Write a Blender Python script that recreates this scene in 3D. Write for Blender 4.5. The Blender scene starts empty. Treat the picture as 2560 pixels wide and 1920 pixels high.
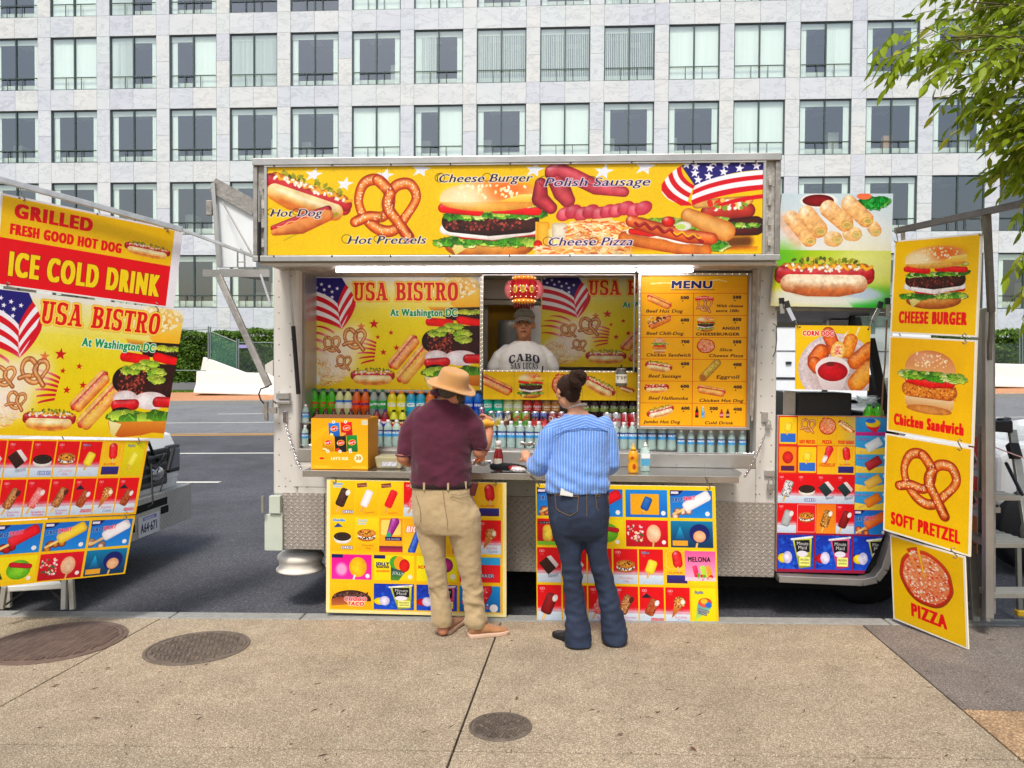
import bpy,bmesh,math,random
import numpy as np
from mathutils import Vector,Matrix,noise
scene=bpy.context.scene
COL=scene.collection
random.seed(7)
# ------------------------------------------------------------------ camera
FPX,YAW,PITCH,ROLL,CAMZ=1850.0,0.0596,-0.022,0.0063,1.70
_cy,_sy,_cp,_sp=math.cos(YAW),math.sin(YAW),math.cos(PITCH),math.sin(PITCH)
FWD=Vector((-_sy*_cp,_cy*_cp,_sp))
_rt,_up=Vector((_cy,_sy,0)),Vector((_sy*_sp,-_cy*_sp,_cp))
RGT=_rt*math.cos(ROLL)+_up*math.sin(ROLL)
UPV=_up*math.cos(ROLL)-_rt*math.sin(ROLL)
CAM=Vector((0,0,CAMZ))
cam_d=bpy.data.cameras.new('camera')
cam_d.sensor_width=36
cam_d.lens=FPX/2560*36
cam_d.clip_start,cam_d.clip_end=0.05,2000
cam=bpy.data.objects.new('camera',cam_d)
COL.objects.link(cam)
cam.matrix_world=Matrix(((RGT.x,UPV.x,-FWD.x,CAM.x),(RGT.y,UPV.y,-FWD.y,CAM.y),
                           (RGT.z,UPV.z,-FWD.z,CAM.z),(0,0,0,1)))
scene.camera=cam
# ------------------------------------------------------------------ light
SUN_EL,SUN_AZ=math.radians(58),math.radians(190)
world=bpy.data.worlds.new('World')
scene.world=world
world.use_nodes=True
wn=world.node_tree.nodes
sky=wn.new('ShaderNodeTexSky')
sky.sky_type='NISHITA'
sky.sun_disc=False
sky.sun_elevation,sky.sun_rotation=SUN_EL,SUN_AZ
sky.air_density,sky.dust_density,sky.ozone_density=1.3,4.0,1.0
world.node_tree.links.new(sky.outputs[0],wn['Background'].inputs[0])
wn['Background'].inputs[1].default_value=0.112
sun_d=bpy.data.lights.new('sun','SUN')
sun_d.energy,sun_d.angle,sun_d.color=1.9,math.radians(12),(1.0,0.96,0.9)
sun=bpy.data.objects.new('sun',sun_d)
COL.objects.link(sun)
_sd=Vector((math.sin(SUN_AZ)*math.cos(SUN_EL),math.cos(SUN_AZ)*math.cos(SUN_EL),math.sin(SUN_EL)))
sun.rotation_euler=_sd.to_track_quat('Z','Y').to_euler()
sun.location=(0,-5,12)
vs=scene.view_settings
vs.view_transform,vs.look,vs.exposure,vs.gamma,vs.use_curve_mapping='Standard','None',0.56,1.0,False
# ------------------------------------------------------------------ places
G=0.0175
def ray(px,py):return FWD+RGT*((px-1280)/FPX)-UPV*((py-960)/FPX)
def at(px,py,Y):
    d=ray(px,py);return CAM+d*(Y/d.y)
def dep(px,py,D):return CAM+ray(px,py)*D
def gnd(px,py):
    d=ray(px,py);t=(0.035*4.93-CAMZ)/(d.z-G*d.x+0.035*d.y);return CAM+d*t
_PR=[(5.07,-.13),(8,-.09),(11.3,-.04),(14.7,.03),(18,.12),(21.3,.19),(24.3,.27),(28.4,.42)]
def H(y):
    if y<=4.93:return 0.035*(4.93-y)
    if y<5.07:return 0.0
    if y>=28.4:
        return .56 if y<28.9 else min(.82,.56+(y-28.9)*.13)
    for(a,p),(b,q)in zip(_PR,_PR[1:]):
        if a<=y<=b:return p+(q-p)*(y-a)/(b-a)
def gz(x,y):return G*max(-45,min(45,x))+H(y)
# ------------------------------------------------------------------ materials
def s2l(c):
    return tuple(((v/12.92)if v<=.04045 else((v+.055)/1.055)**2.4)for v in c)
def hx(h):return s2l(tuple(int(h[i:i+2],16)/255 for i in(0,2,4)))
MATS={}
def mat(name,col=(.5,.5,.5),rough=.5,metal=0.,var=.0,vs=6.,bump=0.,bs=60.,spec=.5,coat=0.,trans=0.,emis=None,es=1.,alpha=None,col2=None,detail=4.,stretch=None,sss=0.,per=0.,ior=1.45,aniso=0):
    if name in MATS:return MATS[name]
    m=bpy.data.materials.new(name);m.use_nodes=True
    nt=m.node_tree;N=nt.nodes;L=nt.links
    b=N['Principled BSDF']
    b.inputs['Base Color'].default_value=(*col,1)
    b.inputs['Roughness'].default_value=rough
    b.inputs['Metallic'].default_value=metal
    b.inputs['Specular IOR Level'].default_value=spec
    b.inputs['Coat Weight'].default_value=coat
    b.inputs['Transmission Weight'].default_value=trans
    b.inputs['IOR'].default_value=ior
    if sss:
        b.inputs['Subsurface Weight'].default_value=sss
        b.inputs['Subsurface Radius'].default_value=(.012,.005,.003)
        b.inputs['Subsurface Scale'].default_value=1.0
    if emis:
        b.inputs['Emission Color'].default_value=(*emis,1);b.inputs['Emission Strength'].default_value=es
    if alpha is not None:b.inputs['Alpha'].default_value=alpha
    tc=N.new('ShaderNodeTexCoord');src=tc.outputs['Object']
    if stretch:
        mp=N.new('ShaderNodeMapping');mp.inputs['Scale'].default_value=stretch
        L.new(src,mp.inputs[0]);src=mp.outputs[0]
    if var or col2:
        n=N.new('ShaderNodeTexNoise');n.inputs['Scale'].default_value=vs;n.inputs['Detail'].default_value=detail
        n.inputs['Roughness'].default_value=.62
        L.new(src,n.inputs['Vector'])
        r=N.new('ShaderNodeValToRGB')
        r.color_ramp.elements[0].position,r.color_ramp.elements[1].position=.3,.7
        c2=col2 if col2 else tuple(min(1,c*(1+var))for c in col)
        c1=col if col2 else tuple(c*(1-var)for c in col)
        r.color_ramp.elements[0].color=(*c1,1);r.color_ramp.elements[1].color=(*c2,1)
        L.new(n.outputs['Fac'],r.inputs[0]);out=r.outputs[0]
        if per:
            oi=N.new('ShaderNodeObjectInfo');hs=N.new('ShaderNodeHueSaturation')
            mm=N.new('ShaderNodeMapRange');mm.inputs[3].default_value=1-per;mm.inputs[4].default_value=1+per
            L.new(oi.outputs['Random'],mm.inputs[0]);L.new(mm.outputs[0],hs.inputs['Value']);L.new(out,hs.inputs['Color']);out=hs.outputs[0]
        L.new(out,b.inputs['Base Color'])
        mr=N.new('ShaderNodeMapRange');mr.inputs[3].default_value=max(0,rough-.08);mr.inputs[4].default_value=min(1,rough+.1)
        L.new(n.outputs['Fac'],mr.inputs[0]);L.new(mr.outputs[0],b.inputs['Roughness'])
    if bump:
        n2=N.new('ShaderNodeTexNoise');n2.inputs['Scale'].default_value=bs;n2.inputs['Detail'].default_value=3
        L.new(src,n2.inputs['Vector'])
        bp=N.new('ShaderNodeBump');bp.inputs['Strength'].default_value=min(1,bump);bp.inputs['Distance'].default_value=.01
        L.new(n2.outputs['Fac'],bp.inputs['Height']);L.new(bp.outputs[0],b.inputs['Normal'])
    MATS[name]=m
    return m
def raw(name):
    m=bpy.data.materials.new(name);m.use_nodes=True;MATS[name]=m
    return m,m.node_tree.nodes,m.node_tree.links,m.node_tree.nodes['Principled BSDF']
def ramp(N,stops,interp='LINEAR'):
    r=N.new('ShaderNodeValToRGB');e=r.color_ramp.elements;r.color_ramp.interpolation=interp
    e[0].position,e[0].color=stops[0][0],(*stops[0][1],1)
    e[1].position,e[1].color=stops[-1][0],(*stops[-1][1],1)
    for p,c in stops[1:-1]:
        x=e.new(p);x.color=(*c,1)
    return r
def nse(N,L,src,scale,detail=4,rough=.6):
    n=N.new('ShaderNodeTexNoise');n.inputs['Scale'].default_value=scale;n.inputs['Detail'].default_value=detail
    n.inputs['Roughness'].default_value=rough
    L.new(src,n.inputs['Vector']);return n
def mixc(N,L,fac,a,b,mode='MIX'):
    m=N.new('ShaderNodeMix');m.data_type='RGBA';m.blend_type=mode
    for s,v in((m.inputs[0],fac),(m.inputs[6],a),(m.inputs[7],b)):
        if hasattr(v,'is_output'):L.new(v,s)
        elif isinstance(v,tuple):s.default_value=(*v,1)
        else:s.default_value=v
    return m.outputs[2]
def stone_mat(name,cols,scale,tint=(.5,.45,.36),wear=.25,bumpd=.004,wscale=.5):
    """exposed aggregate / asphalt: coloured pebbles from a Voronoi, blotchy wear on top"""
    m,N,L,b=raw(name)
    tc=N.new('ShaderNodeTexCoord');src=tc.outputs['Object']
    v=N.new('ShaderNodeTexVoronoi');v.inputs['Scale'].default_value=scale;L.new(src,v.inputs['Vector'])
    sp=N.new('ShaderNodeSeparateColor');L.new(v.outputs['Color'],sp.inputs[0])
    r=ramp(N,cols);L.new(sp.outputs[0],r.inputs[0])
    edge=N.new('ShaderNodeMapRange');edge.inputs[1].default_value=.35;edge.inputs[2].default_value=.75
    L.new(v.outputs['Distance'],edge.inputs[0])
    c=mixc(N,L,edge.outputs[0],r.outputs[0],tint)
    w=nse(N,L,src,wscale,6,.65);wr=ramp(N,[(.35,(1-wear,)*3),(.65,(1+wear*.35,)*3)]);L.new(w.outputs[0],wr.inputs[0])
    c=mixc(N,L,1.,c,wr.outputs[0],'MULTIPLY')
    w2=nse(N,L,src,wscale*9,5,.7);wr2=ramp(N,[(.3,(.84,)*3),(.62,(1.06,)*3)]);L.new(w2.outputs[0],wr2.inputs[0])
    c=mixc(N,L,1.,c,wr2.outputs[0],'MULTIPLY')
    w3=nse(N,L,src,wscale*2.6,7,.72);wr3=ramp(N,[(.56,(1.,1.,1.)),(.66,(.80,.79,.78))]);L.new(w3.outputs[0],wr3.inputs[0])
    c=mixc(N,L,1.,c,wr3.outputs[0],'MULTIPLY')
    v2=N.new('ShaderNodeTexVoronoi');v2.inputs['Scale'].default_value=2.6;L.new(src,v2.inputs['Vector'])
    g=N.new('ShaderNodeMapRange');g.inputs[1].default_value=.018;g.inputs[2].default_value=.03;L.new(v2.outputs['Distance'],g.inputs[0])
    c=mixc(N,L,g.outputs[0],(.09,.08,.075),c)
    L.new(c,b.inputs['Base Color']);b.inputs['Roughness'].default_value=.85
    bp=N.new('ShaderNodeBump');bp.inputs['Strength'].default_value=.7;bp.inputs['Distance'].default_value=bumpd
    inv=N.new('ShaderNodeMath');inv.operation='SUBTRACT';inv.inputs[0].default_value=1;L.new(v.outputs['Distance'],inv.inputs[1])
    L.new(inv.outputs[0],bp.inputs['Height']);L.new(bp.outputs[0],b.inputs['Normal'])
    return m
# ------------------------------------------------------------------ mesh helpers
def tag(o,label=None,cat=None,group=None,kind=None):
    if label:o['label']=label
    if cat:o['category']=cat
    if group:o['group']=group
    if kind:o['kind']=kind
    return o
def empty(name,loc=(0,0,0),label=None,cat=None,group=None,rz=0.,kind=None,parent=None):
    o=bpy.data.objects.new(name,None);COL.objects.link(o);o.location=loc;o.rotation_euler.z=rz
    o.empty_display_size=.1
    if parent:o.parent=parent;o.location=Vector(loc)-origin(parent)
    return tag(o,label,cat,group,kind)
def origin(o):
    v=Vector((0,0,0))
    while o:v=v+o.location;o=o.parent
    return v
def ortho(d):
    d=Vector(d).normalized();a=Vector((0,0,1))if abs(d.z)<.9 else Vector((1,0,0))
    u=d.cross(a).normalized();return u,d.cross(u).normalized()
class Geo:
    def __init__(s):s.v=[];s.f=[];s.m=[];s.mi=0;s.sm=[];s.smooth=False
    def add(s,vs,fs,smooth=None):
        o=len(s.v);s.v+=[tuple(p)for p in vs]
        for f in fs:s.f.append(tuple(i+o for i in f));s.m.append(s.mi);s.sm.append(s.smooth if smooth is None else smooth)
        return s
    def box(s,c,d,R=None):
        x,y,z=d[0]/2,d[1]/2,d[2]/2;c=Vector(c)
        P=[Vector((i*x,j*y,k*z))for i in(-1,1)for j in(-1,1)for k in(-1,1)]
        if R is not None:P=[R@p for p in P]
        return s.add([c+p for p in P],[(0,1,3,2),(4,6,7,5),(0,4,5,1),(2,3,7,6),(0,2,6,4),(1,5,7,3)],False)
    def bb(s,a,b):return s.box([(p+q)/2 for p,q in zip(a,b)],[abs(q-p)for p,q in zip(a,b)])
    def hexa(s,P):
        return s.add(P,[(0,1,2,3),(7,6,5,4),(0,4,5,1),(1,5,6,2),(2,6,7,3),(3,7,4,0)],False)
    def slab(s,q,n,t):
        n=Vector(n)*t;return s.hexa([Vector(p)for p in q]+[Vector(p)-n for p in q])
    def prism(s,poly,ext):
        n=len(poly);e=Vector(ext);P=[Vector(p)for p in poly]
        return s.add(P+[p+e for p in P],[tuple(range(n)),tuple(range(2*n-1,n-1,-1))]+[(i,i+n,(i+1)%n+n,(i+1)%n)for i in range(n)],False)
    def tube(s,pts,r,n=8,cap=True,smooth=True):
        pts=[Vector(p)for p in pts];rs=r if isinstance(r,(list,tuple))else[r]*len(pts);V=[];F=[]
        u=None
        for i,p in enumerate(pts):
            d=(pts[min(i+1,len(pts)-1)]-pts[max(i-1,0)])
            if d.length<1e-9:d=Vector((0,0,1))
            d.normalize()
            if u is None:u,w=ortho(d)
            else:
                u=(u-d*u.dot(d));u=u.normalized()if u.length>1e-6 else ortho(d)[0];w=d.cross(u).normalized()
            for k in range(n):
                a=2*math.pi*k/n;V.append(p+(u*math.cos(a)+w*math.sin(a))*rs[i])
        for i in range(len(pts)-1):
            for k in range(n):
                a,b=i*n+k,i*n+(k+1)%n;F.append((a,b,b+n,a+n))
        s.add(V,F,smooth)
        if cap:s.add([V[k]for k in range(n)],[tuple(range(n-1,-1,-1))],False);s.add(V[-n:],[tuple(range(n))],False)
        return s
    def cyl(s,a,b,r,n=16,r2=None):return s.tube([a,b],[r,r2 if r2 is not None else r],n)
    def bar(s,a,b,w,h,upv=(0,0,1)):
        a,b=Vector(a),Vector(b);d=(b-a).normalized();u=d.cross(Vector(upv))
        if u.length<1e-5:u=Vector((1,0,0))
        u.normalize();v=u.cross(d)
        u*=w/2;v*=h/2
        return s.hexa([a-u-v,a+u-v,a+u+v,a-u+v,b-u-v,b+u-v,b+u+v,b-u+v])
    def lathe(s,prof,c=(0,0,0),n=24,axis='z',smooth=True,sx=1.,sy=1.):
        V=[];F=[];c=Vector(c)
        for r,z in prof:
            for k in range(n):
                a=2*math.pi*k/n;x,y=r*math.cos(a)*sx,r*math.sin(a)*sy
                V.append(c+(Vector((x,y,z))if axis=='z' else Vector((x,-z,y))if axis=='y' else Vector((z,x,y))))
        for i in range(len(prof)-1):
            for k in range(n):
                a,b=i*n+k,i*n+(k+1)%n;F.append((a,b,b+n,a+n))
        return s.add(V,F,smooth)
    def ball(s,c,r,n=12,m=8,R=None):
        rx,ry,rz=r if isinstance(r,(tuple,list))else(r,r,r);V=[];F=[];c=Vector(c)
        for i in range(m+1):
            t=math.pi*i/m
            for k in range(n):
                a=2*math.pi*k/n;p=Vector((rx*math.sin(t)*math.cos(a),ry*math.sin(t)*math.sin(a),rz*math.cos(t)))
                V.append(c+(R@p if R is not None else p))
        for i in range(m):
            for k in range(n):
                a,b=i*n+k,i*n+(k+1)%n;F.append((a,a+n,b+n,b))
        return s.add(V,F,True)
    def quad(s,q):return s.add(q,[(0,1,2,3)],False)
    def mesh(s,name,mats,org=(0,0,0)):
        me=bpy.data.meshes.new(name);o=Vector(org)
        me.from_pydata([(p[0]-o.x,p[1]-o.y,p[2]-o.z)for p in s.v],[],s.f)
        for m in(mats if isinstance(mats,(list,tuple))else[mats]):me.materials.append(m)
        if s.f:
            me.polygons.foreach_set('material_index',s.m);me.polygons.foreach_set('use_smooth',s.sm)
        me.update();return me
    def build(s,name,mats,parent=None,loc=None,bevel=0.,label=None,cat=None,group=None,kind=None,seg=2):
        o_=origin(parent)if parent else(Vector(loc)if loc is not None else Vector((0,0,0)))
        o=bpy.data.objects.new(name,s.mesh(name,mats,o_));COL.objects.link(o)
        if parent:o.parent=parent
        else:o.location=o_
        if bevel:
            b=o.modifiers.new('bevel','BEVEL');b.width=bevel;b.segments=seg;b.limit_method='ANGLE';b.harden_normals=False
        return tag(o,label,cat,group,kind)
def copy_tree(o,parent=None):
    c=o.copy();COL.objects.link(c);c.parent=parent
    for ch in list(o.children):copy_tree(ch,c)
    return c
# ------------------------------------------------------------------ shared materials
M_agg=stone_mat('exposed_aggregate',[(0,hx('7c6e5b')),(.3,hx('a4957d')),(.55,hx('b7a78c')),(.8,hx('c9ba9e')),(1,hx('e2d8c4'))],190,hx('8f7f68'),.2,.004)
M_agg2=stone_mat('orange_aggregate',[(0,hx('8a6f52')),(.5,hx('bd9a6e')),(1,hx('d9c09a'))],110,hx('92765a'),.15)
M_asph_patch=stone_mat('grey_asphalt',[(0,hx('5a544e')),(.6,hx('8a8078')),(1,hx('aaa096'))],170,hx('6a615a'),.2)
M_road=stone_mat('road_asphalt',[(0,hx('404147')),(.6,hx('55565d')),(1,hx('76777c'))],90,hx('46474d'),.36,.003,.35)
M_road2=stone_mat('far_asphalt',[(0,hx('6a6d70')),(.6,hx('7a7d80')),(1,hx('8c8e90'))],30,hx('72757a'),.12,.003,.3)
M_granite=mat('kerb_granite',hx('8f8f8a'),.8,var=.16,vs=22,bump=.5,bs=130)
M_conc=mat('pale_concrete',hx('e8e4dc'),.8,var=.06,vs=8,bump=.2,bs=60)
M_paint=mat('road_paint',hx('cfcfc6'),.7,var=.18,vs=25)
M_ypaint=mat('yellow_road_paint',hx('cf9a3c'),.7,var=.15,vs=25)
M_brickwalk=mat('orange_brick_paving',hx('b98560'),.85,var=.14,vs=5,bump=.3,bs=40)
M_dirt=mat('bare_soil',hx('5b4a3c'),.95,var=.3,vs=5,bump=.6,bs=20)
M_grassbase=mat('lawn_soil',hx('3f4f24'),.95,var=.3,vs=4)
M_dark=mat('joint_filler',hx('4a4138'),.95,var=.2,vs=30)
# ------------------------------------------------------------------ ground
def strip(name,y0,y1,m,dz=0.,n=40,x0=-60,x1=60,kind='structure',ny=1,thick=0.):
    g=Geo();ys=[y0+(y1-y0)*j/ny for j in range(ny+1)]
    xs=[x0+(x1-x0)*i/n for i in range(n+1)]
    V=[(x,y,gz(x,min(max(y,y0+1e-3),y1-1e-3))+dz)for y in ys for x in xs]
    F=[(j*(n+1)+i,j*(n+1)+i+1,(j+1)*(n+1)+i+1,(j+1)*(n+1)+i)for j in range(ny)for i in range(n)]
    g.add(V,F)
    return g.build(name,m,kind=kind)
g=Geo();g.quad([(-600,-300,-3.2),(600,-300,-3.2),(600,900,-3.2),(-600,900,-3.2)])
g.build('ground',M_dirt,kind='structure')
g=Geo()
ysr=[5.07,8,11.3,14.7,18,21.3,24.3,28.39];xsr=[-60+3*i for i in range(41)]
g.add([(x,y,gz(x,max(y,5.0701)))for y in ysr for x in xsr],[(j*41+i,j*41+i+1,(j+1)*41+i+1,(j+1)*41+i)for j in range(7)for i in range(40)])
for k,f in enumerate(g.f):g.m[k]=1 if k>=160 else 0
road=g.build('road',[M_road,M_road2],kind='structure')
strip('far_kerb',28.4,28.62,M_granite)
g=Geo();g.add([(x,28.4,gz(x,28.5)-dz)for dz in(0,.2)for x in xsr],[(i,i+1,i+42,i+41)for i in range(40)])
g.build('far_kerb_face',M_granite,kind='structure')
strip('far_sidewalk',28.62,31.2,M_brickwalk,ny=3)
strip('lawn',31.2,36.5,M_grassbase,ny=3)
def marking(y,w,segs,m,name):
    g=Geo()
    for a,b in segs:
        n=max(1,int((b-a)/3));xs=[a+(b-a)*i/n for i in range(n+1)]
        V=[(x,yy,gz(x,yy)+.006)for yy in(y-w/2,y+w/2)for x in xs]
        g.add(V,[(i,i+1,n+2+i,n+1+i)for i in range(n)])
    return g.build(name,m,kind='structure')
xa=at(550,1205,11.3).x
marking(11.3,.13,[(xa-4.2,xa),(xa+7,xa+10),(xa-12,xa-9),(xa+16,xa+19)],M_paint,'lane_marking')
marking(14.7,.13,[(-60,60)],M_paint,'lane_marking')
marking(17.9,.12,[(-60,60)],M_ypaint,'centre_line')
marking(18.2,.12,[(-60,60)],M_ypaint,'centre_line')
marking(21.3,.13,[(-60,60)],M_paint,'lane_marking')
x24=at(545,1036,24.3).x
marking(24.3,.13,[(x24+9*i,x24+9*i+4.5)for i in range(-4,6)],M_paint,'lane_marking')
kr=empty('kerb',(0,5,0),kind='structure')
kx=[-9.5,-6.3,gnd(430,1540).x,gnd(757,1540).x,.35,2.2,4.4,6.5,9.5]
for a,b in zip(kx,kx[1:]):
    g=Geo();a+=.004;b-=.004
    g.hexa([(a,4.94,gz(a,5)-.3),(b,4.94,gz(b,5)-.3),(b,4.94,gz(b,5)),(a,4.94,gz(a,5)),(a,5.07,gz(a,5)-.3),(b,5.07,gz(b,5)-.3),(b,5.07,gz(b,5)),(a,5.07,gz(a,5))])
    g.build('kerb_stone',M_granite,kr,bevel=.012)
strip('sidewalk_bed',-4,4.94,M_dark,-.022,x0=-14,x1=14)
def lineof(a,b):return(gnd(*a).xy,gnd(*b).xy)
def side(p,l):return(l[1].x-l[0].x)*(p[1]-l[0].y)-(l[1].y-l[0].y)*(p[0]-l[0].x)
def cut(poly,l):
    A=[];B=[]
    for i,p in enumerate(poly):
        q=poly[(i+1)%len(poly)];a,b=side(p,l),side(q,l)
        (A if a>0 else B).append(p)
        if a*b<0:
            t=a/(a-b);x=(p[0]+(q[0]-p[0])*t,p[1]+(q[1]-p[1])*t);A.append(x);B.append(x)
    return A,B
def inset(poly,d):
    n=len(poly);out=[]
    A=sum(poly[i][0]*poly[(i+1)%n][1]-poly[(i+1)%n][0]*poly[i][1]for i in range(n));sg=1 if A>0 else-1
    for i in range(n):
        p0,p1,p2=Vector(poly[i-1]),Vector(poly[i]),Vector(poly[(i+1)%n])
        e1=(p1-p0).normalized();e2=(p2-p1).normalized()
        n1,n2=Vector((-e1.y,e1.x))*sg,Vector((-e2.y,e2.x))*sg
        bis=(n1+n2);k=1+n1.dot(n2)
        out.append(tuple(p1+bis*(d/max(.25,k))))
    return out
walk=empty('sidewalk',(0,0,0),kind='structure')
J=[lineof((396,1549),(0,1766)),lineof((1238,1593),(1117,1920)),lineof((2171,1575),(2560,1905)),lineof((0,1859),(1280,1879))]
J5=lineof((2408,1772),(2560,1777))
pieces=[[(-9.5,-3),(9.5,-3),(9.5,4.935),(-9.5,4.935)]]
lab=[]
for k,l in enumerate(J):
    nw=[]
    for p in pieces:
        A,B=cut(p,l)
        for q in(A,B):
            if len(q)>=3:nw.append(q)
    pieces=nw
nw=[]
def cen(p):return(sum(a[0]for a in p)/len(p),sum(a[1]for a in p)/len(p))
sgn=side((9,4.5),J[2])
for p in pieces:
    if side(cen(p),J[2])*sgn>0:
        A,B=cut(p,J5)
        s5=side((6,4.9),J5)
        for q in(A,B):
            if len(q)>=3:nw.append((q,M_asph_patch if side(cen(q),J5)*s5>0 else M_agg2))
    else:nw.append((p,M_agg))
for p,m in nw:
    q=inset(p,.0045);g=Geo()
    if sum(q[i][0]*q[(i+1)%len(q)][1]-q[(i+1)%len(q)][0]*q[i][1]for i in range(len(q)))<0:q=q[::-1]
    g.prism([(x,y,gz(x,y)-.05)for x,y in q],(0,0,.05))
    g.build('paving_slab',m,walk,bevel=.004)
M_iron=mat('rusty_cast_iron',hx('6d6257'),.7,.1,var=.28,vs=14,bump=.5,bs=90)
M_iron2=mat('brown_cast_iron',hx('705d52'),.7,.1,var=.25,vs=12,bump=.5,bs=90)
M_irond=mat('grime',hx('4a4038'),.95,var=.3,vs=20)
def manhole(c,r,m,kind,label,rot=0.):
    root=empty('manhole_cover',(c.x,c.y,gz(c.x,c.y)),label,'manhole cover')
    tilt=Matrix.Rotation(math.atan(.035),3,'X')
    def P(x,y,z):
        xx=c.x+x;yy=c.y+y;return(xx,yy,gz(xx,yy)+z)
    def ringg(r0,r1,z,n=48):
        g=Geo();V=[]
        for rr,zz in((r0,z-.004),(r0+.002,z),(r1-.002,z),(r1,z-.004)):
            for k in range(n):V.append(P(rr*math.cos(2*math.pi*k/n),rr*math.sin(2*math.pi*k/n),zz))
        g.add(V,[(i*n+k,i*n+(k+1)%n,(i+1)*n+(k+1)%n,(i+1)*n+k)for i in range(3)for k in range(n)])
        return g
    ringg(r*.93,r,.006).build('frame_ring',m,root)
    g=Geo();n=48
    g.add([P(r*.93*math.cos(2*math.pi*k/n),r*.93*math.sin(2*math.pi*k/n),.002)for k in range(n)],[tuple(range(n))]);g.build('gap',M_irond,root)
    g=Geo();g.add([P(r*.915*math.cos(2*math.pi*k/n),r*.915*math.sin(2*math.pi*k/n),.0035)for k in range(n)],[tuple(range(n))]);g.build('lid',m,root)
    g=Geo();R=r*.88
    def blk(x,y,a,w,h):
        ca,sa=math.cos(a),math.sin(a);q=[]
        for dx,dy in((-w,-h),(w,-h),(w,h),(-w,h)):
            X=x+dx*ca-dy*sa;Y=y+dx*sa+dy*ca;q.append((X,Y))
        if max(math.hypot(*p)for p in q)>R:return
        q=[(X*math.cos(rot)-Y*math.sin(rot),X*math.sin(rot)+Y*math.cos(rot))for X,Y in q]
        g.add([P(X,Y,.012)for X,Y in q]+[P(X*1.0,Y,.0034)for X,Y in q],[(0,1,2,3),(0,4,5,1),(1,5,6,2),(2,6,7,3),(3,7,4,0)])
    s=r/11
    if kind=='herring':
        for i in range(-26,27):
            for j in range(-26,27):
                blk(i*s*.8,j*s*.55+(i%2)*.0,.6 if i%2 else-.6,s*.42,s*.13)
    elif kind=='grid':
        for i in range(-12,13):
            for j in range(-12,13):
                hz=((i//2)+(j//2))%2
                if hz:blk(i*s,j*s+s*.1,0,s*.42,s*.13)
                else:blk(i*s,j*s,math.pi/2,s*.42,s*.13)
    else:
        rnd=random.Random(3)
        for i in range(-11,12):
            for j in range(-11,12):
                if rnd.random()<.75:blk(i*s,j*s,rnd.choice((0,math.pi/2,.8)),s*.4,s*.16)
    g.build('tread_pattern',m,root,kind='stuff')
    return root
manhole(gnd(140,1605),.405,M_iron2,'herring','large brown manhole cover with herringbone tread at the left edge of the pavement',.1)
manhole(gnd(494,1619),.305,M_iron,'grid','medium brown manhole cover with a checker tread, right of the largest cover',.35)
manhole(gnd(1251,1817),.147,M_iron,'small','smallest manhole cover, alone in the foreground beside the pavement joint',.5)
# ------------------------------------------------------------------ office building
M_marb,N,L,b=raw('veined_marble')
tc=N.new('ShaderNodeTexCoord');oi=N.new('ShaderNodeObjectInfo')
vadd=N.new('ShaderNodeVectorMath');vadd.operation='ADD'
cmb=N.new('ShaderNodeCombineXYZ');mul=N.new('ShaderNodeMath');mul.operation='MULTIPLY';mul.inputs[1].default_value=60
L.new(oi.outputs['Random'],mul.inputs[0]);L.new(mul.outputs[0],cmb.inputs[0]);L.new(mul.outputs[0],cmb.inputs[2])
L.new(tc.outputs['Object'],vadd.inputs[0]);L.new(cmb.outputs[0],vadd.inputs[1])
mp=N.new('ShaderNodeMapping');mp.inputs['Rotation'].default_value=(0,.6,0);mp.inputs['Scale'].default_value=(1.0,1,2.4)
L.new(vadd.outputs[0],mp.inputs[0])
n1=nse(N,L,mp.outputs[0],.8,7,.62);n1.inputs['Distortion'].default_value=1.2
rv=ramp(N,[(0,(1,1,1)),(.44,(1,1,1)),(.486,(.80,.81,.83)),(.51,(1,1,1)),(1,(1,1,1))]);L.new(n1.outputs[0],rv.inputs[0])
n2_=nse(N,L,mp.outputs[0],.9,5);rb=ramp(N,[(.3,(.90,.91,.93)),(.7,(1.0,1.0,1.0))]);L.new(n2_.outputs[0],rb.inputs[0])
rt_=ramp(N,[(0,hx('cdd1d9')),(.2,hx('d7dcdf')),(.4,hx('dcdeda')),(.6,hx('d4dcdd')),(.8,hx('dadddc')),(1,hx('cdd4db'))]);L.new(oi.outputs['Random'],rt_.inputs[0])
c=mixc(N,L,1.,rt_.outputs[0],rv.outputs[0],'MULTIPLY');c=mixc(N,L,1.,c,rb.outputs[0],'MULTIPLY')
L.new(c,b.inputs['Base Color']);b.inputs['Roughness'].default_value=.45
M_back=mat('joint_wall',hx('8b8b90'),.9)
M_frame=mat('window_frame_metal',hx('4f5d5a'),.45,.5)
M_vblind=mat('vertical_blind',hx('fafffa'),.8)
M_valance=mat('blind_pelmet',hx('e8eee4'),.8)
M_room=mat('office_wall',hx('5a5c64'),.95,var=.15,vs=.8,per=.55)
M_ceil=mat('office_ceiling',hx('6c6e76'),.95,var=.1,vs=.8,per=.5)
M_cab=mat('office_furniture',hx('c0c4bc'),.8)
M_sill=mat('radiator_cover',hx('e0e6dc'),.7)
M_carton=mat('cardboard',hx('b98a5c'),.9)
M_glass,N,L,b=raw('window_glass')
N.remove(b);tr=N.new('ShaderNodeBsdfTransparent');tr.inputs[0].default_value=(.90,.97,.93,1)
gl=N.new('ShaderNodeBsdfGlossy');gl.inputs['Roughness'].default_value=.02;gl.inputs[0].default_value=(.9,.95,1,1)
fr=N.new('ShaderNodeLayerWeight');fr.inputs[0].default_value=.5;mx=N.new('ShaderNodeMixShader')
fp=N.new('ShaderNodeMath');fp.operation='POWER';fp.inputs[1].default_value=4.;L.new(fr.outputs['Facing'],fp.inputs[0])
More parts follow.
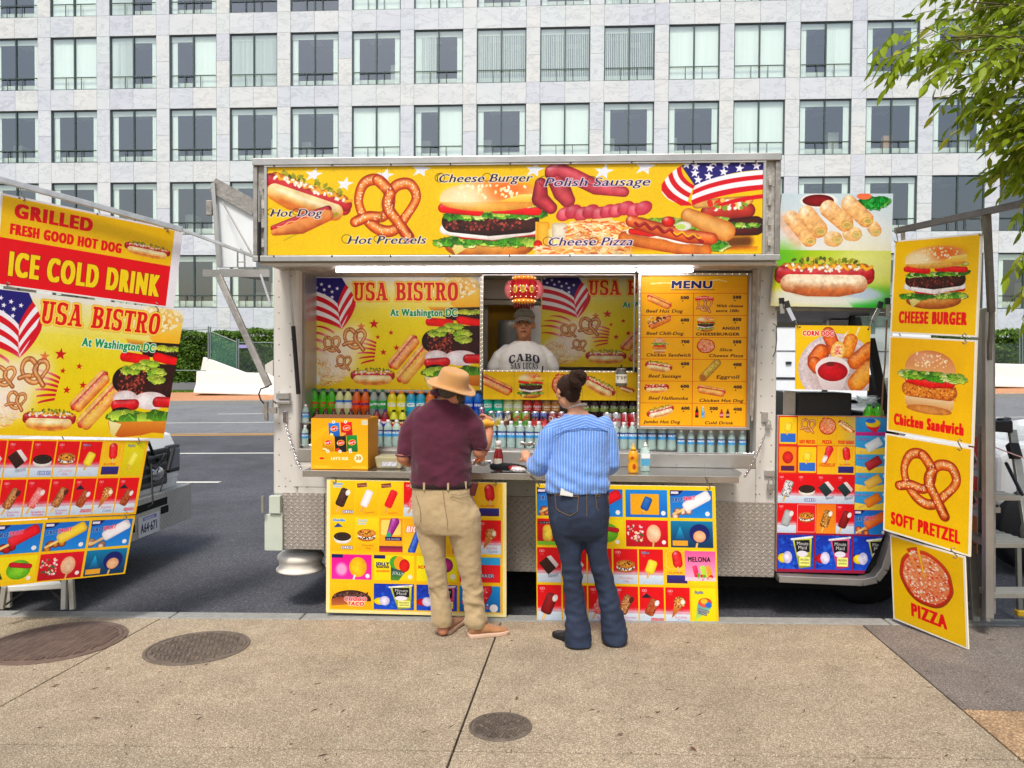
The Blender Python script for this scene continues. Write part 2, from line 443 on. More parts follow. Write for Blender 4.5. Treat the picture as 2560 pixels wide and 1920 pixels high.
fa=N.new('ShaderNodeMath');fa.operation='MULTIPLY_ADD';fa.inputs[1].default_value=.8;fa.inputs[2].default_value=.21;L.new(fp.outputs[0],fa.inputs[0])
L.new(fa.outputs[0],mx.inputs[0]);L.new(tr.outputs[0],mx.inputs[1]);L.new(gl.outputs[0],mx.inputs[2]);L.new(mx.outputs[0],N['Material Output'].inputs[0])
YB,BX0,BAY,BZ0,FL,WH,WW=36.0,-25.425,3.067,11.855,3.6265,2.61,2.40
C0,C1,R0,R1=-2,19,-3,3
bld=empty('office_building',(0,YB,0),'pale veined marble office block with a grid of dark framed windows','building')
g=Geo();xL,xR=BX0+C0*BAY-1,BX0+C1*BAY+2
for r in range(R0,R1+1):
    zb=BZ0+r*FL
    g.bb((xL,YB+.03,zb-(FL-WH)if r>-2 else zb-.9),(xR,YB+.3,zb))
    for c_ in range(C0,C1+1):
        x=BX0+c_*BAY;g.bb((x-(BAY-WW),YB+.03,zb+.001),(x,YB+.3,zb+WH-.001))
g.bb((xL,YB+.31,-1),(xR,YB+.45,BZ0-3*FL+WH*0-.2))
g.build('wall',M_back,bld)
g=Geo();g.bb((xL,YB+.4,BZ0+R1*FL+WH),(xR,YB+14,BZ0+R1*FL+WH+1.2));g.build('roof',M_back,bld)
g=Geo();g.bb((xL,YB+4.2,-1),(xR,YB+14,BZ0+R1*FL+WH-.01));g.build('building_core',M_back,bld)
def panel(name,w,h):
    g=Geo();g.bb((.006,-.012,.006),(w-.006,.03,h-.006));return g.mesh(name,M_marb)
pw=BAY-WW
me_sp=panel('spandrel_panel',WW/2,FL-WH);me_p1=panel('pier_panel',pw,WH/2);me_p2=panel('corner_panel',pw,FL-WH)
def inst(name,me,loc,parent):
    o=bpy.data.objects.new(name,me);COL.objects.link(o);o.parent=parent;o.location=Vector(loc)-origin(parent);return o
for r in range(-2,3):
    zb=BZ0+r*FL
    for c_ in range(-1,18):
        x=BX0+c_*BAY
        for h in(0,1):inst('spandrel_panel',me_sp,(x+h*WW/2,YB,zb-(FL-WH)),bld)
        for h in(0,1):inst('pier_panel',me_p1,(x-pw,YB,zb+h*WH/2),bld)
        inst('corner_panel',me_p2,(x-pw,YB,zb-(FL-WH)),bld)
me_b1=panel('base_panel',WW/2,1.9);me_b2=panel('base_panel',pw,1.9)
for c_ in range(-1,18):
    x=BX0+c_*BAY;zb=BZ0-2*FL-(FL-WH)-1.9
    for h in(0,1):inst('base_panel',me_b1,(x+h*WW/2,YB,zb),bld)
    inst('base_panel',me_b2,(x-pw,YB,zb),bld)
def window_meshes():
    D={}
    g=Geo();t=.05
    for a,b_ in(((0,.06,0),(t,.14,WH)),((WW-t,.06,0),(WW,.14,WH)),((t,.06,0),(WW-t,.14,t)),((t,.06,WH-t),(WW-t,.14,WH)),((WW/2-.035,.05,t),(WW/2+.035,.15,WH-t))):g.bb(a,b_)
    D['window']=g.mesh('window',M_frame)
    g=Geo();zz=.58
    g.bb((.05,.0,zz),(WW-.05,.03,zz+.045))
    for f in(.33,.66):g.bb((WW*f-.015,.0,.0),(WW*f+.015,.03,zz))
    D['railing']=g.mesh('railing',M_frame)
    g=Geo();g.quad([(t,.1,t),(WW-t,.1,t),(WW-t,.1,WH-t),(t,.1,WH-t)]);D['pane']=g.mesh('pane',M_glass)
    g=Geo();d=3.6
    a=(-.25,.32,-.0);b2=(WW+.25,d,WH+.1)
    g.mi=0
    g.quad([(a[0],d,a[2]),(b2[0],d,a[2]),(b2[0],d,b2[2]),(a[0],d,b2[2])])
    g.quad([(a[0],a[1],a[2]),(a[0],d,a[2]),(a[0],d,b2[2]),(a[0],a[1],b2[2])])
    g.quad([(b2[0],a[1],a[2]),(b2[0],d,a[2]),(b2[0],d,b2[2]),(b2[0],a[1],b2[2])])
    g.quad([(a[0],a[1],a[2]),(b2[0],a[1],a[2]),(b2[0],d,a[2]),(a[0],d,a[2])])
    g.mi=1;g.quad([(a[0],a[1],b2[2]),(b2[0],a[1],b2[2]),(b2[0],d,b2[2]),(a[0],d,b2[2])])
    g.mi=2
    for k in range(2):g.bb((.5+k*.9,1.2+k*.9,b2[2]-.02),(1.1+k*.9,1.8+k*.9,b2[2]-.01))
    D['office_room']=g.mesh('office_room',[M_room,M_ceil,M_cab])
    g=Geo();g.bb((.05,.33,.0),(WW-.05,.65,.36));D['radiator_cover']=g.mesh('radiator_cover',M_sill)
    g=Geo();g.bb((.02,.16,WH-.30),(WW-.02,.19,WH-.03));D['pelmet']=g.mesh('pelmet',M_valance)
    def slats(x0,x1,n,ang,name):
        g=Geo();w=.05
        for k in range(n):
            x=x0+(x1-x0)*(k+.5)/n;R=Matrix.Rotation(ang+random.uniform(-.12,.12),3,'Z')
            g.box((x,.17,WH/2-.1),(.088,.004,WH-.22),R)
        return g.mesh(name,M_vblind)
    D['sideblind']=slats(.05,.32,4,.25,'vertical_blind')
    g0=slats(.05,.30,4,.25,'vertical_blind');D['sides']=None
    g=Geo()
    for x0,x1,n in((.06,.32,4),(WW-.30,WW-.06,4)):
        for k in range(n):
            x=x0+(x1-x0)*(k+.5)/n;g.box((x,.2,WH/2-.1),(.085,.004,WH-.22),Matrix.Rotation(random.uniform(-.2,.5),3,'Z'))
    D['O']=g.mesh('vertical_blind',M_vblind)
    D['V']=slats(.05,WW-.05,27,.15,'vertical_blind')
    D['S']=slats(.05,WW-.05,26,.85,'vertical_blind')
    D['R']=slats(WW*.5,WW-.05,14,.2,'vertical_blind')
    D['L']=slats(.05,WW*.45,12,.8,'vertical_blind')
    D['G']=slats(.05,WW*.42,12,.2,'vertical_blind')
    g=Geo();g.bb((.15,1.2,0),(.62,2.0,1.25));g.bb((.9,2.2,0),(2.2,2.7,.95));D['cab1']=g.mesh('office_furniture',M_cab)
    g=Geo();g.bb((1.7,1.0,0),(2.2,1.6,1.35));g.bb((.3,2.4,0),(1.5,2.9,1.0));D['cab2']=g.mesh('office_furniture',M_cab)
    g=Geo();g.bb((1.0,.4,.36),(1.4,.7,.98));D['box']=g.mesh('cardboard_box',M_carton)
    return D
WM=window_meshes()
grid={2:'OVLODDVVOOLRVVDDDDD',1:'OVLRSOOLSSSVVROROOO',0:'OOOOOOVROVOOVOOOOOO',-1:'OOOOOOOOOOOOOOODDOO',-2:'OOOOOOOOOOOOOOOOODD'}
for r in range(-2,3):
    for c_ in range(-1,18):
        v=grid[r][c_+1]
        w=inst('window',WM['window'],(BX0+c_*BAY,YB,BZ0+r*FL),bld)
        def sub(nm,key):
            o=bpy.data.objects.new(nm,WM[key]);COL.objects.link(o);o.parent=w;return o
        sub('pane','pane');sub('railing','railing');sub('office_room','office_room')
        if v!='D':sub('radiator_cover','radiator_cover');sub('pelmet','pelmet')
        if v=='D':continue
        sub('vertical_blind',v)
        if v in 'RLG':sub('vertical_blind','O')
        rr=random.random()
        if v in 'OR' and r<2:
            if rr<.35:sub('office_furniture','cab1')
            elif rr<.7:sub('office_furniture','cab2')
        if(r,c_)==(0,13):sub('cardboard_box','box')
# ------------------------------------------------------------------ printed artwork, painted into memory with numpy (flat print on signs, labels, cartons)
def hs(h):return np.array([int(h[i:i+2],16)/255 for i in(0,2,4)],np.float32)
def C_(c):return hs(c)if isinstance(c,str)else np.array(c,np.float32)
_GL={}
def glyph(ch):
    """outline edges of a letter of the built-in typeface, unit size, and its advance"""
    if ch in _GL:return _GL[ch]
    def width(t):
        cu=bpy.data.curves.new('t','FONT');cu.body=t;cu.resolution_u=4;cu.fill_mode='FRONT'
        ob=bpy.data.objects.new('t',cu);me=ob.to_mesh()
        v=np.array([q.co[:2]for q in me.vertices],np.float32).reshape(-1,2)
        E={}
        for p in me.polygons:
            n=len(p.vertices)
            for i in range(n):
                a,b=p.vertices[i],p.vertices[(i+1)%n];k=(min(a,b),max(a,b));E[k]=E.get(k,0)+1
        e=[k for k,c in E.items()if c==1]
        ob.to_mesh_clear();bpy.data.objects.remove(ob);bpy.data.curves.remove(cu)
        return v,e
    v0,_=width('||');vv,ee=width('|'+ch+'|')
    w0=v0[:,0].max()-v0[:,0].min();adv=(vv[:,0].max()-vv[:,0].min())-w0
    if ch==' ':r=(np.zeros((0,4),np.float32),adv)
    else:
        v,e=width(ch);e=np.array([[*v[a],*v[b]]for a,b in e],np.float32).reshape(-1,4)
        r=(e,adv)
    _GL[ch]=r
    return r
def dilate(m,r):
    if r<.5:return m
    H_,W_=m.shape;R=int(math.ceil(r));out=m.copy()
    p=np.pad(m,R)
    for dy in range(-R,R+1):
        for dx in range(-R,R+1):
            d=math.hypot(dx,dy)
            if d<=r+.3 and(dx or dy):
                k=min(1,max(0,r+.8-d));np.maximum(out,p[R+dy:R+dy+H_,R+dx:R+dx+W_]*k,out=out)
    return out
def blur(m,r):
    r=int(max(1,r))
    for ax in(0,1):
        for _ in range(2):
            p=np.pad(m,[(r,r)if i==ax else(0,0)for i in(0,1)],mode='edge');c=np.cumsum(p,axis=ax,dtype=np.float64)
            n=m.shape[ax];k=2*r+1
            a=np.take(c,range(k-1,k-1+n),axis=ax);b=np.concatenate([np.zeros_like(np.take(c,[0],axis=ax)),np.take(c,range(0,n-1),axis=ax)],axis=ax)
            m=((a-b)/k).astype(np.float32)
    return m
def fat(m,bx,by):
    for ax,b in((1,bx),(0,by)):
        n=int(b);f=b-n;o=m.copy()
        for d in range(1,n+2):
            k=1. if d<=n else f
            if k<.05:continue
            a=np.zeros_like(m);c=np.zeros_like(m)
            if ax:a[:,d:]=m[:,:-d];c[:,:-d]=m[:,d:]
            else:a[d:]=m[:-d];c[:-d]=m[d:]
            o=np.maximum(o,np.maximum(a,c)*k)
        m=o
    return m
class Im:
    """x0,y0,x1,y1: the drawing's own coordinates (y down); w = pixels across"""
    def __init__(s,x0,y0,x1,y1,w,bg='ffffff'):
        s.x0,s.y0,s.k=x0,y0,w/(x1-x0);s.W=int(w);s.H=int(round((y1-y0)*s.k));s.x1,s.y1=x1,y1;s.clip=None;rr_=np.random.RandomState(11);nz=rr_.rand(s.H,s.W).astype(np.float32);a_=blur(nz,max(2,s.W//220));b_=blur(nz,max(4,s.W//70));s.nz=(a_-.5)/(a_.std()+1e-6)*.018+(b_-.5)/(b_.std()+1e-6)*.026
        s.a=np.ones((s.H,s.W,3),np.float32)*C_(bg);s.rs=np.random.RandomState(5)
    def win(s,xa,ya,xb,yb,pad=2):
        i0=max(0,int((xa-s.x0)*s.k)-pad);i1=min(s.W,int((xb-s.x0)*s.k)+pad+1)
        j0=max(0,int((ya-s.y0)*s.k)-pad);j1=min(s.H,int((yb-s.y0)*s.k)+pad+1)
        if s.clip:
            i0=max(i0,int((s.clip[0]-s.x0)*s.k));i1=min(i1,int(round((s.clip[2]-s.x0)*s.k)));j0=max(j0,int((s.clip[1]-s.y0)*s.k));j1=min(j1,int(round((s.clip[3]-s.y0)*s.k)))
        if i1<=i0 or j1<=j0:return None
        X=(np.arange(i0,i1)+.5)/s.k+s.x0;Y=(np.arange(j0,j1)+.5)/s.k+s.y0
        return i0,j0,i1,j1,X[None,:].astype(np.float32),Y[:,None].astype(np.float32)
    def comp(s,w,alpha,col):
        i0,j0,i1,j1=w[:4];al=alpha[...,None]
        s.a[j0:j1,i0:i1]=s.a[j0:j1,i0:i1]*(1-al)+np.clip(col,0,1)*al
    def edges(s,E,xa,ya,xb,yb,ss=3):
        w=s.win(xa,ya,xb,yb)
        if w is None:return None,None
        i0,j0,i1,j1=w[:4];h,wd=(j1-j0)*ss,(i1-i0)*ss
        D=np.zeros((h,wd+1),np.int32)
        E=E.copy();E[:,0::2]=(E[:,0::2]-s.x0)*s.k*ss-i0*ss;E[:,1::2]=(E[:,1::2]-s.y0)*s.k*ss-j0*ss
        for x1,y1,x2,y2 in E:
            if y1==y2:continue
            if y1>y2:x1,y1,x2,y2=x2,y2,x1,y1
            a=max(0,int(math.ceil(y1-.5)));b=min(h,int(math.ceil(y2-.5)))
            if b<=a:continue
            r=np.arange(a,b);x=x1+(r+.5-y1)*(x2-x1)/(y2-y1);c=np.clip(np.ceil(x-.5),0,wd).astype(int)
            np.add.at(D,(r,c),1)
        m=(np.cumsum(D,axis=1)[:,:wd]&1).astype(np.float32)
        return w,m.reshape(j1-j0,ss,i1-i0,ss).mean(axis=(1,3))
    def poly(s,P,col,col2=None,a=1.,soft=0,horiz=False):
        P=np.array(P,np.float32);E=np.concatenate([P,np.roll(P,-1,0)],1)
        xa,ya=P.min(0);xb,yb=P.max(0)
        sp=soft*2
        w,m=s.edges(E,xa-sp,ya-sp,xb+sp,yb+sp)
        if w is None:return
        if soft:m=blur(m,soft*s.k)
        c=C_(col)
        if col2 is not None:
            t=(w[4]-xa)/max(1e-3,xb-xa)if horiz else(w[5]-ya)/max(1e-3,yb-ya)
            t=np.clip(t,0,1)+np.zeros_like(m);c=c*(1-t[...,None])+C_(col2)*t[...,None]
        s.comp(w,m*a,c)
    def rect(s,xa,ya,xb,yb,col,col2=None,a=1.,horiz=False):s.poly([(xa,ya),(xb,ya),(xb,yb),(xa,yb)],col,col2,a,0,horiz)
    def rrect(s,xa,ya,xb,yb,r,col,a=1.,line=None,rot=0.,edge=None,hl=0.):
        cx,cy,hw,hh=(xa+xb)/2,(ya+yb)/2,(xb-xa)/2,(yb-ya)/2;R=math.hypot(hw,hh)
        w=s.win(cx-R,cy-R,cx+R,cy+R)
        if w is None:return
        ca,sa=math.cos(rot),math.sin(rot);dx,dy=w[4]-cx,w[5]-cy
        u=dx*ca+dy*sa;v=-dx*sa+dy*ca
        qx,qy=np.abs(u)-hw+r,np.abs(v)-hh+r
        d=np.minimum(np.maximum(qx,qy),0)+np.hypot(np.maximum(qx,0),np.maximum(qy,0))-r
        al=np.clip(.5-d*s.k,0,1)*a
        if line:al=al*np.clip(d*s.k+.5+line*s.k,0,1)
        c=C_(col)
        if edge is not None:
            t=np.clip(1+d/(min(hw,hh)*.9),0,1)**2;c=c*(1-t[...,None])+C_(edge)*t[...,None]
        if hl:
            t=np.clip((-u/hw-v/hh)*.35+.1,0,1)*hl;c=c+(1-c)*t[...,None]
        s.comp(w,al,c)
    def ell(s,cx,cy,rx,ry,col,rot=0.,edge=None,a=1.,soft=0.,line=None,light=(-.35,-.5),hl=0.,pw=2.):
        R=max(rx,ry)*(1+soft)
        w=s.win(cx-R,cy-R,cx+R,cy+R)
        if w is None:return
        ca,sa=math.cos(rot),math.sin(rot);dx,dy=w[4]-cx,w[5]-cy
        u=(dx*ca+dy*sa)/rx;v=(-dx*sa+dy*ca)/ry;d=np.hypot(u,v)
        if soft:al=np.clip((1+soft-d)/(2*soft),0,1);al=al*al*(3-2*al)
        else:al=np.clip((1-d)*min(rx,ry)*s.k+.5,0,1)
        if line:al=al*np.clip((d-1)*min(rx,ry)*s.k+.5+line*s.k,0,1)
        c=C_(col)
        if edge is not None:
            t=np.clip(d,0,1)**pw;c=c*(1-t[...,None])+C_(edge)*t[...,None];c=c*(1+s.nz[w[1]:w[3],w[0]:w[2]][...,None])
        if hl:
            t=np.exp(-((dx/rx-light[0])**2+(dy/ry-light[1])**2)*5)*hl;c=c+(1-c)*t[...,None]
        s.comp(w,al*a,c)
    def tube(s,P,r,mid,edge,a=1.,hl=0.,off=(-.3,-.45),soft=0.,low=None,grain=0.):
        """rounded stroke with round shading; r number or list"""
        P=[np.array(p,np.float32)for p in P];rs=r if isinstance(r,(list,tuple,np.ndarray))else[r]*len(P);R=max(rs)*(1+soft)
        xs=[p[0]for p in P];ys=[p[1]for p in P]
        w=s.win(min(xs)-R,min(ys)-R,max(xs)+R,max(ys)+R)
        if w is None:return
        X,Y=w[4],w[5];best=None
        for p,q,ra,rb in zip(P,P[1:],rs,rs[1:]):
            e=q-p;L2=float(e@e)+1e-9
            t=np.clip(((X-p[0])*e[0]+(Y-p[1])*e[1])/L2,0,1);dx,dy=X-p[0]-t*e[0],Y-p[1]-t*e[1];rr=ra+(rb-ra)*t
            d=np.hypot(dx,dy)/rr
            if best is None:best,bx,by,br=d,dx/rr,dy/rr,rr+0*d
            else:
                k=d<best;best=np.where(k,d,best);bx=np.where(k,dx/rr,bx);by=np.where(k,dy/rr,by);br=np.where(k,rr,br)
        if soft:al=np.clip((1+soft-best)/(2*soft),0,1)
        else:al=np.clip((1-best)*br*s.k+.5,0,1)
        sh=np.clip(best,0,1)**2.2
        if low is not None:sh=np.clip(np.hypot(bx-off[0],by-off[1])/(1+math.hypot(*off)),0,1)**1.8
        c=C_(mid)*(1-sh[...,None])+C_(edge)*sh[...,None]
        if hl:
            t=np.exp(-((bx-off[0])**2+(by-off[1])**2)*6)*hl;c=c+(1-c)*t[...,None]
        c=c*(1+1.5*s.nz[w[1]:w[3],w[0]:w[2]][...,None])
        if grain:c=c*(1+s.rs.uniform(-grain,grain,al.shape)[...,None])
        s.comp(w,al*a,c)
    def star(s,cx,cy,r,col,rot=0.,a=1.,sx=1.,shear=0.):
        P=[]
        for k in range(10):
            rr=r if k%2==0 else r*.42;t=-math.pi/2+rot+k*math.pi/5;x,y=rr*math.cos(t)*sx,rr*math.sin(t);P.append((cx+x+shear*y,cy+y))
        s.poly(P,col,a=a)
    def spots(s,pts,r0,r1,cols,a=1.,asp=1.):
        for x,y in pts:
            r=s.rs.uniform(r0,r1);c=cols[s.rs.randint(len(cols))];s.ell(x,y,r*asp,r,c,rot=s.rs.uniform(0,3.1),a=a)
    def grain(s,amt,xa=None,ya=None,xb=None,yb=None,sc=1):
        w=s.win(*((s.x0,s.y0,s.x1,s.y1)if xa is None else(xa,ya,xb,yb)),0)
        h,d=w[3]-w[1],w[2]-w[0];n=s.rs.uniform(-amt,amt,(h//sc+1,d//sc+1)).repeat(sc,0).repeat(sc,1)[:h,:d]
        s.a[w[1]:w[3],w[0]:w[2]]*=(1+n[...,None])
    def text(s,t,x,y,h,col,sx=1.,sh=0.,bold=0.,out=None,ow=0.,out2=None,ow2=0.,rot=0.,al='l',thin=0.,serif=0.,track=0.,a=1.,arc=0.,shadow=None,fit=None):
        """x,y = left end of the base line; h = cap height"""
        sc=h/.73;y-=bold*.5;track=track+bold*1.5/sc
        adv=[(glyph(c)[1]*sx+track)*sc for c in t];tot=sum(adv)
        if fit:tt=track*sc*len(t);sx=sx*max(.05,fit-tt)/max(1e-6,tot-tt);adv=[(glyph(c)[1]*sx+track)*sc for c in t];tot=sum(adv)
        if al=='c':x=x-tot/2*math.cos(rot);y=y-tot/2*math.sin(rot)
        if al=='r':x-=tot
        E=[];cx=0;segs=[]
        for ch,ad in zip(t,adv):
            e=glyph(ch)[0]
            if len(e):
                e=e.copy();lx=e[:,0::2]*sc*sx-e[:,1::2]*0;ly=e[:,1::2]*sc
                px=lx+sh*ly+cx;py=-ly
                if arc:
                    u=(px-tot/2)/(tot/2);py=py+arc*h*(u**2)
                c_,s_=math.cos(rot),math.sin(rot)
                qx=px*c_-py*s_+x;qy=px*s_+py*c_+y
                e2=np.empty_like(e);e2[:,0::2]=qx;e2[:,1::2]=qy;E.append(e2)
            cx+=ad
        if not E:return tot
        E=np.concatenate(E);pad=(bold+ow+ow2)*1.2+serif+2/s.k+.02*h
        w,m=s.edges(E,E[:,0::2].min()-pad,E[:,1::2].min()-pad,E[:,0::2].max()+pad,E[:,1::2].max()+pad)
        if w is None:return tot
        if bold:m=fat(m,bold*s.k,bold*s.k*.55)
        if thin:
            n=max(1,int(round(thin*s.k)));p=np.pad(m,((n,n),(0,0)));m=np.minimum(m,np.minimum(p[:-2*n],p[2*n:]))*.999+m*.35*(thin>0)
            m=np.clip(m,0,1)
        if serif and not rot:
            j=lambda yy:int(round((yy-s.y0)*s.k))-w[1]
            th=max(1,int(round(serif*.55*s.k)));n=max(1,int(round(serif*s.k)))
            for yy,sgn in((y,-1),(y-h,1)):
                jb=j(yy);r0,r1=(jb-th,jb)if sgn<0 else(jb,jb+th)
                r0,r1=max(0,r0),min(m.shape[0],r1)
                if r1>r0:
                    row=m[r0:r1];o=row.copy()
                    for d in range(1,n+1):o[:,d:]=np.maximum(o[:,d:],row[:,:-d]);o[:,:-d]=np.maximum(o[:,:-d],row[:,d:])
                    m[r0:r1]=o
        if shadow is not None:
            n=max(1,int(shadow[1]*s.k));ms=np.roll(np.roll(m,n,0),n,1);s.comp(w,ms*a,C_(shadow[0]))
        if out2 is not None:s.comp(w,dilate(m,(ow+ow2)*s.k)*a,C_(out2))
        if out is not None:s.comp(w,dilate(m,ow*s.k)*a,C_(out))
        s.comp(w,m*a,C_(col))
        return tot
    def slab(s,t,x,y,h,fit,col,out=None,ow=0.,out2=None,ow2=0.,arc=0.,outline=0.):
        """heavy slab serif capitals, base line left at x, y"""
        G_=slab_glyphs();adv=[(G_[c][0]if c!=' ' else .38)+.07 for c in t];kx=fit/(sum(adv)-.07);E=[];m=None;cx=x
        for ch,ad in zip(t,adv):
            if ch!=' ':
                for P in G_[ch][1]:
                    Q=[]
                    for px,py in P:
                        X=cx+px*kx;u=(X-x-fit/2)/(fit/2);Q.append((X,y-py*h+(arc*h*u*u)))
                    Q=np.array(Q,np.float32);E.append(np.concatenate([Q,np.roll(Q,-1,0)],1))
            cx+=ad*kx
        A=np.concatenate(E);pad=ow+ow2+3/s.k
        bx=(A[:,0::2].min()-pad,A[:,1::2].min()-pad,A[:,0::2].max()+pad,A[:,1::2].max()+pad)
        for e in E:
            w,mm=s.edges(e,*bx)
            if w is None:return
            m=mm if m is None else np.maximum(m,mm)
        for e in[h_ for h_ in[]]:pass
        if out2 is not None:s.comp(w,dilate(m,(ow+ow2)*s.k),C_(out2))
        if out is not None:s.comp(w,dilate(m,ow*s.k),C_(out))
        s.comp(w,m,C_(col))
    def image(s,name):
        s.grain(.035);s.grain(.03,sc=3)
        im=bpy.data.images.new(name,s.W,s.H,alpha=False);im.colorspace_settings.name='sRGB'
        l_=s.a.mean(2,keepdims=True);s.a=np.clip(l_+(s.a-l_)*1.12,0,1);s.a=s.a*.62+.38*(3*s.a**2-2*s.a**3)
        p=np.ones((s.H,s.W,4),np.float32);p[...,:3]=np.clip(s.a[::-1],0,1);im.pixels.foreach_set(p.ravel());im.update();im.pack()
        return im
def print_mat(name,im,rough=.45,spec=.3,dirt=.0,emis=0.,ripple=.25):
    m,N,L,b=raw(name);t=N.new('ShaderNodeTexImage');t.image=im.image(name)if isinstance(im,Im)else im;t.extension='EXTEND';t.interpolation='Cubic'
    tc=N.new('ShaderNodeTexCoord');out=t.outputs[0]
    n=nse(N,L,tc.outputs['Object'],3.0,6,.7);r=ramp(N,[(.3,(.86,)*3),(.65,(.95,)*3)]);L.new(n.outputs[0],r.inputs[0])
    c=mixc(N,L,1.,out,r.outputs[0],'MULTIPLY');L.new(c,b.inputs['Base Color'])
    b.inputs['Roughness'].default_value=rough;b.inputs['Specular IOR Level'].default_value=spec
    n2=nse(N,L,tc.outputs['Object'],4,2);bp=N.new('ShaderNodeBump');bp.inputs['Strength'].default_value=ripple;bp.inputs['Distance'].default_value=.01
    L.new(n2.outputs[0],bp.inputs['Height']);L.new(bp.outputs[0],b.inputs['Normal'])
    return m
_SG={}
def slab_glyphs():
    if _SG:return _SG
    st,th=.2,.12
    R=lambda a,b,c,d:[(a,b),(c,b),(c,d),(a,d)]
    def ring(cx,cy,rx,ry,ix,iy,a0=0.,a1=360.,n=26,p=2.6):
        def pt(t,x,y):
            c,q=math.cos(t),math.sin(t);return(cx+x*math.copysign(abs(c)**(2/p),c),cy+y*math.copysign(abs(q)**(2/p),q))
        T=[math.radians(a0+(a1-a0)*i/n)for i in range(n+1)]
        return[pt(t,rx,ry)for t in T]+[pt(t,ix,iy)for t in T[::-1]]
    def stem(x,lo=0,hi=1,e=.07):return[R(x,lo,x+st,hi)]+([R(x-e,lo,x+st+e,lo+th)]if lo==0 else[])+([R(x-e,hi-th,x+st+e,hi)]if hi==1 else[])
    _SG['I']=(.34,stem(.07))
    _SG['T']=(.66,[R(.23,0,.43,1),R(.15,0,.51,th),R(0,.87,.66,1),R(0,.72,.09,1),R(.57,.72,.66,1)])
    _SG['L']=(.56,stem(.07)+[R(.07,0,.56,th),R(.47,0,.56,.3)])
    _SG['U']=(.7,[R(.07,.3,.27,1),R(0,.88,.34,1),R(.45,.3,.6,1),R(.38,.88,.7,1),ring(.335,.3,.265,.32,.115,.18,180,360)])
    _SG['O']=(.66,[ring(.33,.5,.33,.52,.12,.38)])
    _SG['C']=(.62,[ring(.33,.5,.33,.52,.12,.38,40,320),R(.5,.64,.6,.9),R(.5,.1,.6,.3)])
    _SG['D']=(.66,[ring(.3,.5,.36,.5,.15,.38,-90,90),R(.07,0,.27,1),R(0,0,.32,th),R(0,.88,.32,1)])
    _SG['B']=(.66,stem(.07)+[ring(.3,.74,.31,.26,.12,.14,-90,90),ring(.3,.27,.35,.27,.15,.15,-90,90),R(.2,.88,.32,1),R(.2,0,.32,th),R(.2,.47,.32,.6)])
    _SG['R']=(.72,stem(.07)+[ring(.3,.73,.33,.27,.13,.15,-90,90),R(.2,.88,.32,1),R(.2,.46,.32,.58),[(.3,.5),(.48,.5),(.66,.0),(.46,.0)],R(.42,0,.74,th)])
    _SG['A']=(.76,[[(.28,1),(.48,1),(.7,0),(.49,0)],[(.3,1),(.4,1),(.18,0),(.07,0)],R(.2,.25,.55,.36),R(0,0,.26,th),R(.42,0,.77,th),R(.22,.9,.48,1)])
    _SG['N']=(.76,[R(.08,0,.2,1),R(.55,0,.67,1),[(.06,1),(.28,1),(.67,0),(.47,0)],R(0,0,.28,th),R(0,.88,.2,1),R(.47,.88,.76,1)])
    _SG['S']=(.6,[ring(.3,.74,.28,.28,.1,.15,30,270),ring(.3,.26,.3,.28,.1,.15,-150,90),R(.47,.68,.57,.98),R(.02,.02,.12,.34)])
    return _SG
